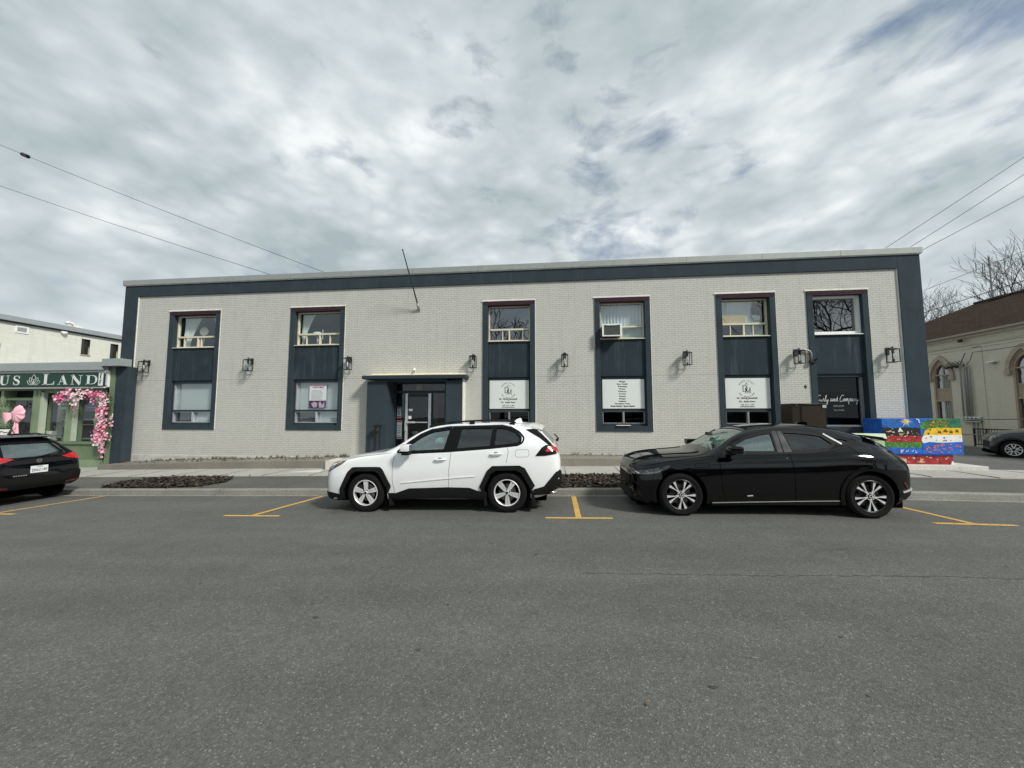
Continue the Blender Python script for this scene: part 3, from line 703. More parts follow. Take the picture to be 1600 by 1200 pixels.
        mb = MB(); mb.box((xa, .13, 1.452), (xb, .27, 1.50), .003); mb.box((xb-.11, .16, 1.5), (xb-.02, .27, 3.04)); mb.build('lower_frame', M['greyframe'], win)
        mb = MB(); mb.box((xa+.02, .24, 2.61), (xb-.10, .246, 3.05)); mb.build('roller_shade', pm('sage_shade', (.26, .32, .29), .7, var=.06), win)
        mb = MB(); mb.box((xa+.02, .225, 2.585), (xb-.09, .25, 2.61)); mb.build('shade_rail', M['white'], win)
        mb = MB(); mb.poly([(xa+.0, .215, 1.48), (xb-.02, .215, 1.48), (xb-.02, .215, 3.05), (xa, .215, 3.05)]); mb.build('pane', M['wglassfilm'], win)
        mb = MB(); mb.box((a, -.09, 1.26), (b+.1, -.036, 1.44), .005); mb.build('ledge', M['navy'], win)
# curtains and other things seen through the upper panes
xa, xb = WB[0][0]+.175, WB[0][1]-.175
drapes('curtain', 0, 0, 4.50, 5.66, wins[0], M['curtain'], 5, .36, .03, lambda v: (xa+.10, xa+.10+.30+.42*v**1.5))
drapes('curtain', 0, 0, 4.86, 5.66, wins[0], M['curtain'], 3, .36, .03, lambda v: (xb-.06-.10-.30*v, xb-.04))
mb = MB(); mb.lathe([(.0, .34), (.17, .345), (.185, .37), (.17, .40), (0, .405)], (-13.82, 0, 5.12), 'y', 28); mb.tube([(-13.82, .38, 4.94), (-13.82, .38, 4.3)], .015)
mb.lathe([(0, 4.28), (.12, 4.29), (.12, 4.31), (0, 4.32)], (-13.82, .38, 0), 'z', 20)
tag(mb.build('desk_fan', pm('fan_beige', (.42, .42, .36), .6), smooth=40, at='auto'), 'round pale fan head standing inside the leftmost upper window', 'fan')
xa, xb = WB[1][0]+.175, WB[1][1]-.175
drapes('curtain', 0, 0, 4.46, 5.66, wins[1], M['curtain'], 4, .36, .03, lambda v: (xa+.06, xa+.14+.42*v**1.3))
mb = MB(); mb.lathe([(.15, 4.86), (.20, 4.885), (.16, 4.98), (.08, 5.01), (0, 5.015)], (-9.05, .45, 0), 'z', 24); mb.tube([(-8.82, .40, 4.7), (-8.82, .40, 5.08)], .018); mb.lathe([(0, 4.4), (.12, 4.41), (.03, 4.45), (.03, 4.86)], (-9.05, .45, 0), 'z', 18)
tag(mb.build('table_lamp', M['white'], smooth=40, at='auto'), 'white shaded lamp standing inside the second upper window from the left', 'lamp')
xa, xb = WB[3][0]+.175, WB[3][1]-.175
drapes('curtain', xa+.02, xb-.02, 4.86, 5.68, wins[3], M['greycurtain'], 13, .32, .03)
drapes('curtain', (xa+xb)/2, xb-.05, 4.45, 4.85, wins[3], pm('sea_green_film', (.36, .48, .44), .6), 2, .30, .01)
xa, xb = WB[4][0]+.175, WB[4][1]-.175
drapes('curtain', xa+.02, xa+1.12, 4.86, 5.66, wins[4], M['greycurtain'], 6, .34, .015)
drapes('curtain', xa+1.05, xa+1.36, 4.9, 5.2, wins[4], M['curtain'], 2, .335, .015)
mb = MB(); mb.box((xa+.06, .27, 4.895), (xa+.86, .29, 5.19)); mb.build('board', M['wood'], wins[4])
mb = MB(); mb.tube([(xa+1.18, .30, 5.62), (xa+1.08, .30, 5.4), (xa+1.06, .30, 5.15), (xa+1.14, .30, 4.97), (xa+1.36, .30, 5.0)], .012, 6); mb.box((xa+1.16, .30, 5.36), (xa+1.38, .36, 5.6)); mb.box((xa+1.28, .30, 5.18), (xa+1.38, .36, 5.36)); mb.build('loose_cable', M['black'], wins[4])
drapes('curtain', (xa+xb)/2+.05, xb-.08, 4.48, 4.83, wins[4], pm('grey_green_film', (.30, .37, .36), .6), 3, .30, .01)

# entrance porch
por = MB()
por.box((-6.2, .362, 3.0), (-3.7, .5, 3.074)); por.box((-6.2, -.36, 3.0), (-3.7, .36, 3.074))
porch = por.build('porch', M['navy'], bld)
for xa_, xb_, xc_, xd_ in ((-6.58, -5.85, -6.02, -5.85), (-3.72, -3.14, -3.86, -3.72)):
    mb = MB(); mb.box((xa_, -.36, -.1), (xb_, .0, 2.998)); mb.box((xc_, .0, -.1), (xd_, .36, 2.998)); mb.build('pillar', M['navy'], porch)
mb = MB(); mb.box((-6.72, -.50, 3.075), (-3.0, .0, 3.20), .02); mb.build('porch_canopy', M['navy_metal'], porch)
mb = MB(); mb.box((-6.60, -.46, 3.203), (-3.06, .0, 3.225)); mb.box((-6.6, -.02, 3.225), (-3.08, .0, 3.30)); mb.build('porch_flashing', pm('cream_flashing', (.80, .76, .56), .6), porch)
mb = MB(); mb.box((-3.139, -.34, 0), (-3.12, 0, 3.07)); mb.build('edge_trim', M['caulk'], porch)
dr = MB(); YD = .34
dr.box((-5.85, YD-.04, 2.62), (-3.86, YD+.06, 2.70)); dr.box((-5.85, YD-.04, .3), (-5.79, YD+.06, 3.0)); dr.box((-3.92, YD-.04, .3), (-3.86, YD+.06, 3.0)); dr.box((-5.85, YD-.04, 2.95), (-3.86, YD+.06, 3.0)); dr.box((-5.85, YD-.04, .3), (-3.86, YD+.06, .36))
door = dr.build('entrance', M['navy_metal'], bld)
mb = MB(); mb.box((-5.42, YD-.06, .36), (-5.33, YD+.03, 2.60), .004); mb.box((-4.55, YD-.06, .36), (-4.45, YD+.03, 2.60), .004); mb.box((-5.33, YD-.05, .36), (-4.55, YD+.02, .55)); mb.build('door_frame', M['alu'], door)
mb = MB(); mb.box((-5.33, YD-.05, 2.48), (-4.55, YD+.02, 2.60)); mb.box((-5.46, YD-.03, .36), (-5.425, YD+.03, 2.62)); mb.box((-4.445, YD-.03, .36), (-4.40, YD+.03, 2.62)); mb.build('door_rail', M['navy_metal'], door)
mb = MB(); mb.tube([(-5.30, YD-.11, 1.55), (-5.02, YD-.11, 1.55)], .035, 10); mb.tube([(-5.02, YD-.11, 1.55), (-4.56, YD-.11, 1.55)], .018, 8); mb.box((-5.41, YD-.12, 1.24), (-5.36, YD-.061, 1.60), .005); mb.build('push_bar', M['alu'], door)
mb = MB(); mb.poly([(-5.8, YD, .35), (-3.9, YD, .35), (-3.9, YD, 2.97), (-5.8, YD, 2.97)]); mb.build('pane', glassmat('window_door_glass', (.30, .33, .33), .02), door)
mb = MB(); mb.box((-5.30, YD-.012, 1.96), (-5.16, YD-.006, 2.04)); mb.box((-5.31, YD-.012, 1.67), (-5.20, YD-.006, 1.78)); mb.build('door_notice', M['mwhite'], door)
mb = MB(); mb.box((-5.395, YD-.064, 1.30), (-5.355, YD-.0605, 1.55)); mb.build('door_plate', pm('tan_plate', (.5, .4, .25), .5), door)
mb = MB(); mb.box((-6.0, .42, -.2), (-3.7, 3.2, 3.05))
for f in list(mb.bm.faces):
    if all(abs(v.co.y-.42) < 1e-4 for v in f.verts): mb.bm.faces.remove(f)
mb.build('lobby', M['room'], door)
mb = MB(); mb.box((-4.75, .9, 2.86), (-3.95, 1.0, 2.90)); mb.build('ceiling_strip', pm('tube_cream', (.7, .58, .4), .5), door)
mb = MB(); mb.box((-4.42, .5, .4), (-4.27, .52, 2.6)); mb.box((-4.35, .5, 2.62), (-4.15, .52, 2.95)); mb.build('inner_door', M['greyframe'], door)
mb = MB(); mb.box((-5.03, YD-.01, 2.71), (-4.80, YD-.004, 2.94)); np_ = mb.build('number_plate', pm('fanlight_sheet', (.30, .32, .30), .6, var=.03), door)
mb = MB(); mb.text('16', -4.915, YD-.013, 2.76, .18); mb.build('house_number', pm('number_gold', (.42, .38, .24), .5), door)
def sheet(x0, x1, z0, z1, label, colors, name='sidelight_poster', y=YD-.02):
    t = thing(name, label, 'poster', ((x0+x1)/2, y, z0), 'posters in the left sidelight of the entrance')
    mb = MB(); mb.box((x0, y, z0), (x1, y+.008, z1)); mb.build('sheet', M['poster'] if not colors else pm('poster_grey', (.20, .26, .27), .5, var=.2), t)
    mb = MB()
    mb.box((x0+.01, y-.003, z0+.02), (x1-.01, y, z0+.08)); mb.box((x0+.01, y-.003, z1-.07), (x1-.01, y, z1-.01)); mb.build('red_band', pm('poster_red', (.22, .012, .03), .5), t)
    mb = MB()
    for k in range(5):
        z = z0+.12+k*(z1-z0-.24)/5; mb.box((x0+.02, y-.003, z), (x1-.02-random.uniform(0, .08), y, z+.02))
    mb.build('print', M['posterdark'], t)
sheet(-5.74, -5.58, 1.70, 2.12, 'upper grey poster with red bands in the left sidelight of the entrance', True)
sheet(-5.74, -5.55, .95, 1.62, 'taller lower poster with red bands in the left sidelight of the entrance', True)
mb = MB(); mb.tube([(-6.12, -.62, .30), (-6.12, -.62, 1.46)], .028, 8); mb.tube([(-6.12, -.62, 1.46), (-6.12, -.37, 1.46)], .028, 8); mb.tube([(-5.98, -.55, .30), (-5.98, -.55, 1.42)], .02, 8)
mb.box((-6.2, -.66, 1.42), (-5.92, -.5, 1.47), .01); mb.tube([(-6.12, -.62, .9), (-5.98, -.55, .9)], .012, 6)
tag(mb.build('handrail', M['black'], at='auto'), 'black metal handrail post beside the left porch pillar', 'handrail')
# flagpole, porch camera, conduit
t = thing('flagpole', 'bare dark flagpole leaning out from the wall above the entrance', 'flagpole', (-4.86, 0, 5.64))
mb = MB(); mb.tube([(-4.86, -.10, 5.72), (-5.05, -1.15, 7.36)], [.028, .016], 10); mb.ball((-5.053, -1.165, 7.385), .03); mb.build('pole', pm('pole_bronze', (.05, .045, .04), .5, .3), t, smooth=40)
mb = MB(); mb.box((-4.90, -.03, 5.56), (-4.82, 0, 5.74), .008); mb.tube([(-4.858, -.02, 5.62), (-4.872, -.17, 5.82)], .042, 12); mb.build('bracket', M['capmetal'], t, smooth=40)
t = thing('security_camera', 'small white camera on the wall over the porch', 'camera', (-4.97, 0, 3.36))
mb = MB(); mb.tube([(-4.99, -.01, 3.46), (-4.99, -.07, 3.46), (-4.98, -.09, 3.40)], .022, 8); mb.box((-5.02, -.012, 3.36), (-4.95, 0, 3.50), .006); mb.build('mount', M['white'], t, smooth=40)
mb = MB(); mb.tube([(-4.98, -.05, 3.40), (-4.93, -.19, 3.37)], .034, 12); mb.build('body', M['white'], t, smooth=40); mb = MB(); mb.lathe([(0, -.004), (.026, -.004), (.026, .004), (0, .004)], (-4.925, -.195, 3.368), 'y', 12); mb.build('lens', M['black'], t)
t = thing('service_elbow', 'pale conduit elbow between the seventh lantern and rightmost window', 'conduit', (8.1, 0, 3.5))
mb = MB(); mb.tube([(7.9, -.06, 3.90), (8.12, -.06, 3.90), (8.20, -.06, 3.86), (8.23, -.06, 3.78), (8.23, -.06, 3.56)], .028, 10); mb.build('conduit', M['capmetal'], t, smooth=40)
mb = MB(); mb.box((8.16, -.12, 3.48), (8.28, -.036, 3.58), .01); mb.box((8.28, -.10, 3.50), (8.36, -.04, 3.60), .01); mb.tube([(8.33, -.08, 3.55), (8.34, -.16, 3.64)], .02, 8); mb.build('junction_box', M['black'], t)
mb = MB(); mb.tube([(8.02, -.006, 2.66), (8.07, -.02, 2.72), (8.03, -.015, 2.80)], .008, 5); mb.box((8.0, -.012, 2.70), (8.05, 0, 2.76), .004); tag(mb.build('wire_stub', M['black'], at='auto'), 'tiny black wire stub poking from the brick left of the salon window', 'wire')
mb = MB(); mb.box((2.28-.22, -.10, 1.462), (2.28+.24, -.0, 1.482), .004); mb.build('paint_stirrer', M['caulk'])
tag(bpy.data.objects['paint_stirrer'], 'pale strip of wood lying on the sill below the services sign', 'wood strip')

# wall lanterns
def lantern(x, first=None, dark=False):
    t = thing('wall_lantern', None, 'lantern', (x, 0, 3.46), 'black cage lanterns along the facade')
    cx, y1, y0 = x, -.09, -.31; hw = .105; z0, z1 = 3.46, 3.86
    mb = MB(); mb.box((cx-.055, -.02, 3.72), (cx+.055, 0, 3.95), .006); mb.tube([(cx, -.02, 3.86), (cx, -.12, 3.93), (cx, -.20, 3.93)], .012, 8); mb.build('backplate', M['black'], t)
    mb = MB(); b = .009
    for sx in (-1, 1):
        for yy in (y0, y1): mb.box((cx+sx*hw-b, yy-b, z0), (cx+sx*hw+b, yy+b, z1))
    for zz_ in (z0, z1):
        for yy in (y0, y1): mb.box((cx-hw, yy-b, zz_-b), (cx+hw, yy+b, zz_+b))
        for sx in (-1, 1): mb.box((cx+sx*hw-b, y0, zz_-b), (cx+sx*hw+b, y1, zz_+b))
    mb.build('cage', M['black'], t)
    mb = MB(); mb.box((cx-hw*.8, y0+.02, z1+.008), (cx+hw*.8, y1-.02, z1+.03), .008); mb.tube([(cx, -.20, z1+.03), (cx, -.20, 3.93)], .022, 8); mb.tube([(cx-.02, -.2, 3.93), (cx, -.2, 3.965), (cx+.02, -.2, 3.93)], .006, 6); mb.build('cap', M['black'], t)
    mb = MB(); mb.tube([(cx, -.20, z1), (cx, -.20, z1-.12)], .034, 12); mb.build('socket', M['black'], t, smooth=40)
    mb = MB(); mb.lathe([(.012, z1-.12), (.026, z1-.16), (.034, z1-.22), (.024, z1-.27), (0, z1-.285)], (cx, -.20, 0), 'z', 16); mb.build('bulb', pm('bulb_glass', (.75, .74, .68), .15, coat=1) if 'bulb_glass' not in bpy.data.materials else bpy.data.materials['bulb_glass'], t, smooth=60)
    mb = MB(); mb.box((cx-.022, -.222, z0+.03), (cx+.022, -.178, z0+.09)); mb.tube([(cx, -.2, z0), (cx, -.2, z0+.05)], .03, 10); mb.build('base', M['black'], t)
    mb = MB(); g = hw-.004
    for sx in (-1, 1): mb.poly([(cx+sx*g, y0, z0), (cx+sx*g, y1, z0), (cx+sx*g, y1, z1), (cx+sx*g, y0, z1)])
    mb.poly([(cx-g, y0+.003, z0), (cx+g, y0+.003, z0), (cx+g, y0+.003, z1), (cx-g, y0+.003, z1)]); mb.build('glass', M['lampglass'], t)
    return t
l0 = lantern(-15.74)
lanterns = [l0]
for x in (-11.36, -7.44, -2.82, .36, 4.36, 7.79, 10.50):
    c = copy_tree(l0); c.location.x = x; lanterns.append(c)
for o, lb in zip(lanterns, ('black cage lantern beside the blue corner pilaster at the left end', 'black cage lantern midway between the two left window bays', 'black cage lantern right of the poster window, left of the porch',
        'black cage lantern just right of the porch canopy', 'black cage lantern between the third and fourth window bays', 'black cage lantern between the services sign bay and the board bay',
        'black cage lantern joined to the pale conduit elbow', 'black cage lantern beside the right corner pilaster')): o['label'] = lb
# window air conditioner
t = thing('air_conditioner', 'white window air conditioner jutting from the fourth upper window', 'air conditioner', (1.92, 0, 4.43))
x0, x1, y0, y1, z0, z1 = 1.62, 2.26, -.30, .16, 4.45, 4.87
mb = MB(); mb.box((x0+.02, y0+.05, z0+.02), (x1-.02, y1, z1-.01), .01); mb.build('casing', pm('ac_side', (.16, .13, .16), .6), t)
mb = MB(); f = .038
mb.box((x0, y0, z0), (x1, y0+.06, z0+f), .006); mb.box((x0, y0, z1-f), (x1, y0+.06, z1), .006); mb.box((x0, y0, z0+f), (x0+f*1.4, y0+.06, z1-f)); mb.box((x1-f*1.4, y0, z0+f), (x1, y0+.06, z1-f)); mb.box((x0+.14, y0-.004, z1-f-.012), (x1-.14, y0+.02, z1-f+.004)); mb.build('shroud', M['white'], t)
mb = MB()
for k in range(14): z = z0+f+.008+k*(z1-z0-2*f)/14; mb.box((x0+f, y0+.022, z), (x1-f, y0+.035, z+.012))
mb.box((x0+f, y0+.04, z0+f), (x1-f, y0+.05, z1-f)); mb.build('grille', pm('ac_fins', (.13, .14, .13), .6, .3), t)
mb = MB(); mb.box((x1, .10, 4.44), (x1+.09, .155, 4.88), .004); mb.tube([(x1+.02, .06, 4.44), (x1+.05, .05, 4.40)], .02, 6); mb.build('side_panel', M['cream'], t)

# window signs
def arc_text(mb, s, cx, cz, r, a0, a1, size, y, flip=False):
    for k, ch in enumerate(s):
        if ch == ' ': continue
        a = a0+(a1-a0)*k/(len(s)-1); x, z = cx+r*sin(a), cz+r*cos(a)
        mb.text(ch, x, y, z, size, rot=(-a if not flip else pi-a), bold=.0006)
def dental(i):
    a, b = WB[i]; xa, xb = a+.175+.055, b-.175-.055; y = .10
    t = thing('window_sign', None, 'sign', ((xa+xb)/2, y, 2.03), 'white dental signs in the lower windows')
    mb = MB(); mb.box((xa, y, 2.035), (xb, y+.012, 3.03), .003); mb.build('board', M['sign'], t)
    c = (xa+xb)/2-.03; yy = y-.003
    mb = MB()
    arc_text(mb, 'DENTISTRY', c, 2.68, .245, -.95, .95, .062, yy); arc_text(mb, 'ON WALTON', c, 2.68, .285, pi+.95, pi-.95, .055, yy, True)
    mb.text('by', c, yy, 2.85, .05, bold=.0004)
    mb.stroke([(c-.06, 2.84), (c-.03, 2.83), (c, 2.82)], .004, yy); mb.stroke([(c+.08, 2.84), (c+.05, 2.83), (c+.02, 2.82)], .004, yy)
    mb.build('ring_lettering', M['greyink'], t)
    mb = MB()
    D = [(c-.11, 2.60), (c-.11, 2.79)]
    mb.stroke(D, .012, yy, smooth=False); mb.stroke([(c-.13, 2.79), (c-.05, 2.79), (c-.005, 2.77), (c+.015, 2.70), (c-.005, 2.63), (c-.05, 2.60), (c-.13, 2.60)], [.008, .008, .016, .02, .016, .008, .008], yy)
    mb.stroke([(c-.03, 2.55), (c-.03, 2.70)], .007, yy, smooth=False); mb.stroke([(c-.045, 2.71), (c+.04, 2.555)], .018, yy, smooth=False); mb.stroke([(c+.04, 2.555), (c+.11, 2.71)], .008, yy, smooth=False); mb.stroke([(c+.105, 2.73), (c+.105, 2.55)], .014, yy, smooth=False)
    mb.stroke([(c+.08, 2.55), (c+.13, 2.55)], .006, yy, smooth=False); mb.stroke([(c-.05, 2.55), (c-.01, 2.55)], .006, yy, smooth=False)
    mb.build('monogram', M['ink'], t)
    mb = MB(); mb.text('Dr. Mona Jamshidi', c, yy, 2.352, .075, bold=.0018, spacing=1.12); mb.text('&', c, yy, 2.305, .04, bold=.001); mb.text('Dr. Anna Kara', c, yy, 2.238, .075, bold=.0018, spacing=1.12)
    mb.text('905 372 1198', c, yy, 2.135, .055, spacing=1.3, bold=.0002); mb.text('www.dentistryonwalton.ca', c, yy, 2.082, .042, bold=.0012); mb.build('lettering', M['ink'], t)
    return t
dental(2)['label'] = 'white dental sign with monogram in the window just right of the porch'
dental(4)['label'] = 'white dental sign with monogram in the window below the bare wooden board'
a, b = WB[3]; xa, xb = a+.23, b-.23; y = .10
t = thing('window_sign', 'white sign listing dental services below the air conditioner window', 'sign', ((xa+xb)/2, y, 2.03), 'white dental signs in the lower windows')
mb = MB(); mb.box((xa, y, 2.035), (xb, y+.012, 3.03), .003); mb.build('board', M['sign'], t)
mb = MB()
for k, s in enumerate(['Fillings', 'Root Canals', 'Whitening', 'Braces', 'Dentures', 'Crowns', 'Veneers', 'Bridges', 'Implants', 'Emergency Visits', 'Mouth Guards + Sports Guards']):
    mb.text(s, (xa+xb)/2-.03, y-.003, 2.935-k*.0835, .062, bold=.0014 if k < 10 else .0024, spacing=1.15 if k < 10 else 1.0)
mb.build('lettering', M['ink'], t)
# poster in the second lower window
t = thing('window_poster', 'white flyer with dark picture at its foot taped in blind window', 'poster', (-8.78, .19, 2.06))
x0, x1, z0, z1, y = -9.12, -8.45, 2.07, 2.94, .19
mb = MB(); mb.box((x0, y, z0), (x1, y+.006, z1)); mb.build('sheet', M['poster'], t)
mb = MB(); mb.box((x0+.02, y-.003, z1-.05), (x1-.02, y, z1-.02)); mb.build('top_rule', M['posterpink'], t)
mb = MB(); mb.text('A NEW SMILE', (x0+x1)/2, y-.003, z1-.12, .075, bold=.001)
for k in range(9): q = random.uniform(.05, .16); mb.box((x0+.04+q*.3, y-.003, z1-.22-k*.042), (x1-.04-q, y, z1-.212-k*.042))
mb.build('print', M['greyink'], t)
mb = MB(); mb.box((x0, y-.004, z0), (x1, y-.001, z0+.28)); mb.build('picture', M['posterdark'], t)
mb = MB(); mb.prism([(x0+.08, z0+.16), (x0+.2, z0+.24), (x0+.33, z0+.18), (x0+.30, z0+.04), (x0+.18, z0+.02)], y-.007, y-.004); mb.prism([(x0+.4, z0+.02), (x0+.38, z0+.2), (x0+.45, z0+.25), (x0+.52, z0+.1), (x0+.60, z0+.24), (x0+.62, z0+.02)], y-.007, y-.004); mb.build('picture_shapes', M['postermauve'], t)
# salon lettering on the glass
GL = {'C': ([[(.75, .85), (.62, 1.0), (.42, .98), (.2, .75), (.05, .38), (.05, .08), (.2, -.08), (.42, .05), (.6, .2)]], .62),
 'u': ([[(0, .4), (.04, .1), (.16, .0), (.28, .2), (.32, .42)], [(.32, .42), (.3, .1), (.42, .02), (.52, .12)]], .5),
 'r': ([[(0, .12), (.12, .45), (.16, .38), (.28, .42), (.24, .1), (.36, .03), (.46, .14)]], .42),
 'l': ([[(0, .12), (.16, .5), (.26, .95), (.2, 1.02), (.12, .8), (.1, .2), (.2, .0), (.32, .12)]], .3),
 'y': ([[(0, .4), (.04, .12), (.16, .05), (.28, .25), (.32, .42), (.26, -.1), (.14, -.5), (.04, -.42), (.14, -.12), (.42, .14)]], .42),
 'a': ([[(.3, .38), (.16, .44), (.02, .2), (.06, .02), (.2, .08), (.32, .4), (.3, .1), (.4, .02), (.5, .14)]], .48),
 'n': ([[(0, .1), (.06, .42), (.08, .02), (.2, .38), (.3, .4), (.3, .06), (.4, .02), (.5, .14)]], .48),
 'd': ([[(.3, .36), (.16, .44), (.02, .2), (.08, .02), (.22, .12), (.36, .6), (.42, 1.0), (.36, .3), (.4, .02), (.5, .1)]], .5),
 'o': ([[(.2, .42), (.04, .3), (.04, .05), (.18, .0), (.3, .2), (.22, .42), (.44, .34)]], .42),
 'm': ([[(0, .1), (.06, .42), (.08, .02), (.18, .38), (.26, .4), (.26, .04), (.36, .38), (.46, .4), (.46, .06), (.56, .02), (.64, .14)]], .62),
 'p': ([[(0, .1), (.1, .44), (.02, -.5)], [(.04, -.1), (.12, .38), (.28, .42), (.32, .2), (.18, .02), (.06, .08)], [(.2, .03), (.42, .14)]], .42)}
def script(mb, s, x, z, h, y, wd):
    for ch in s:
        if ch == ' ': x += h*.24; continue
        st, adv = GL[ch]
        for pts in st: mb.stroke([(x+(p[0]+p[1]*.12)*h*.80, z+p[1]*h) for p in pts], wd, y, .003)
        x += adv*h*.80
    return x
t = thing('salon_lettering', 'white handwritten style salon name lettered across the dark glass', 'window lettering', (9.1, .21, 1.95))
mb = MB(); e = script(mb, 'Curly and Company', 8.47, 2.26, .200, .210, .010); mb.build('script_name', M['whiteink'], t)
mb = MB(); mb.text('SALON', 9.12, .208, 2.085, .082, bold=.001, spacing=1.25); mb.text('905.372.0048', 9.12, .208, 1.955, .055); mb.build('small_lettering', M['greyfilm'], t)

# ------------------------------------------------------------------ pavement furniture on the right
g = G(9)+.16
t = thing('utility_cabinet', 'low utility cabinet painted all over in bright mural bands', 'utility cabinet', (10.5, -.5, .41))
mb = MB(); mb.box((9.5, -.9, .70), (11.55, -.2, 1.72), .008); mb.box((9.62, -.86, .41), (11.32, -.25, .70)); mb.build('casing', M['bluebox'], t)
def band(nm, x0, x1, z0, z1, mt, wob=.03, y=-.902, left=None):
    mb = MB(); up = []; lo = []; n = 14
    for k in range(n+1):
        x = x0+(x1-x0)*k/n; up.append((x, z1 if z1 > 1.715 else z1+random.uniform(-wob, wob)*.6)); lo.append((x, z0))
    if left: lo[0] = (x0+left, z0) if False else lo[0]
    mb.prism(lo+up[::-1], y-.003, y, 'y'); return mb.build(nm, mt, t)
band('painted_band', 9.503, 10.48, 1.43, 1.72, M['bluebox'], .0); band('painted_band', 9.503, 10.50, 1.18, 1.46, M['mblack'], .03, -.905); band('painted_band', 9.503, 10.52, .99, 1.22, M['mred'], .02, -.909)
band('painted_band', 9.503, 10.49, .84, 1.04, M['mgreen'], .03, -.913); band('painted_band', 9.503, 10.49, .705, .88, M['bluebox'], .02, -.917)
mb = MB(); mb.prism([(10.49, 1.42), (10.49, 1.50), (10.56, 1.60), (10.72, 1.68), (10.9, 1.72), (11.548, 1.72), (11.548, 1.42)], -.906, -.902); mb.build('painted_band', M['mgreen'], t)
mb = MB(); mb.prism([(11.2, 1.44), (11.25, 1.718), (11.547, 1.718), (11.547, 1.44)], -.909, -.906); mb.build('painted_band', M['mteal'], t)
mb = MB(); mb.prism([(10.55, 1.22), (10.6, 1.36), (10.72, 1.43), (10.9, 1.46), (11.548, 1.455), (11.548, 1.22)], -.911, -.907); mb.build('painted_band', M['myellow'], t)
mb = MB(); mb.prism([(10.53, 1.02), (10.5, 1.10), (10.53, 1.20), (10.62, 1.245), (11.548, 1.25), (11.548, 1.02)], -.915, -.911); mb.build('painted_band', M['mwhite'], t)
mb = MB(); mb.prism([(10.5, .705), (10.5, 1.0), (10.7, 1.05), (11.0, 1.03), (11.548, 1.06), (11.548, .705)], -.919, -.915); mb.build('painted_band', M['bluebox'], t)
mb = MB(); mb.box((9.62, -.864, .412), (11.32, -.861, .66)); mb.build('painted_plinth', M['mred'], t)
def blobs(nm, mt, n, x0, x1, z0, z1, s0, s1, y):
    mb = MB()
    for k in range(n):
        x, z = random.uniform(x0, x1), random.uniform(z0, z1); s = random.uniform(s0, s1); m = random.choice([5, 6, 7]); a0 = random.uniform(0, 6)
        mb.prism([(x+s*cos(a0+2*pi*j/m)*random.uniform(.4, 1.3), z+s*sin(a0+2*pi*j/m)*random.uniform(.3, .8)) for j in range(m)], y-.002-k*.00003, y, 'y')
    mb.build(nm, mt, t)
blobs('painted_figures', M['mpale'], 16, 9.58, 10.42, 1.20, 1.38, .012, .05, -.912)
blobs('painted_figures', M['mwhite'], 10, 9.60, 10.45, 1.22, 1.42, .01, .028, -.9125)
blobs('painted_figures', M['mpale'], 10, 9.58, 10.42, 1.03, 1.16, .012, .035, -.914); blobs('painted_figures', M['mblack'], 12, 9.58, 10.42, 1.02, 1.17, .012, .03, -.915)
blobs('painted_leaves', M['mteal'], 26, 9.56, 10.42, .88, 1.0, .012, .035, -.918); blobs('painted_figures', M['mwhite'], 6, 9.9, 10.4, .75, .82, .012, .03, -.921)
blobs('painted_flowers', M['morange'], 20, 10.72, 11.3, 1.50, 1.66, .012, .045, -.912); blobs('painted_leaves', M['mteal'], 40, 10.65, 11.5, 1.46, 1.70, .01, .03, -.911)
blobs('painted_figures', M['mblack'], 12, 10.66, 11.5, 1.26, 1.42, .01, .035, -.915); blobs('painted_figures', M['mblack'], 16, 10.6, 11.5, 1.02, 1.22, .008, .03, -.919)
blobs('painted_fish', M['morange'], 22, 10.56, 11.5, .76, 1.0, .015, .05, -.923)
blobs('painted_figures', M['mpale'], 26, 9.66, 11.3, .44, .64, .01, .045, -.868); blobs('painted_figures', M['mblack'], 20, 9.66, 11.3, .44, .64, .008, .03, -.869)
blobs('painted_swirls', M['mteal'], 60, 9.55, 10.4, 1.47, 1.68, .006, .022, -.905)
blobs('painted_swirls', M['mgreen'], 40, 9.56, 9.95, 1.48, 1.68, .005, .02, -.907)
blobs('painted_figures', M['morange'], 26, 9.56, 10.42, 1.03, 1.40, .005, .014, -.918); blobs('painted_leaves', M['myellow'], 24, 9.56, 11.5, .88, 1.0, .004, .012, -.921) if False else None
blobs('painted_leaves', M['mred'], 26, 10.68, 11.5, 1.46, 1.70, .006, .016, -.913); blobs('painted_leaves', M['mgreen'], 60, 10.62, 11.5, 1.44, 1.70, .008, .02, -.9125)
for k in range(4):
    mb = MB(); x = 10.95+k*.15; z = 1.34+.03*(k % 2); mb.stroke([(x, z-.04), (x+.01, z+.02), (x+.04, z+.03), (x+.06, z), (x+.05, z-.05)], .014, -.9155, .002); mb.stroke([(x+.01, z-.02), (x+.05, z-.01)], .02, -.9155, .002); mb.build('painted_bird', M['mblack'], t)
for k in range(5):
    mb = MB(); x = 10.62+k*.18; z = .86+.05*((k*7) % 3); mb.stroke([(x, z), (x+.03, z+.03), (x+.08, z+.02), (x+.10, z-.02)], [.01, .03, .025, .006], -.9235, .002); mb.build('painted_fish', M['morange'], t)
for k in range(3):
    mb = MB(); x = 9.95+k*.13; mb.stroke([(x, .80), (x+.03, .78), (x+.05, .80), (x+.05, .83)], .012, -.9215, .002); mb.build('painted_swirls', M['mwhite'], t)
mb = MB(); mb.prism([(9.95, .50), (10.0, .57), (10.09, .56), (10.12, .49), (10.03, .45)], -.872, -.8645); mb.build('painted_shell', M['mpale'], t)
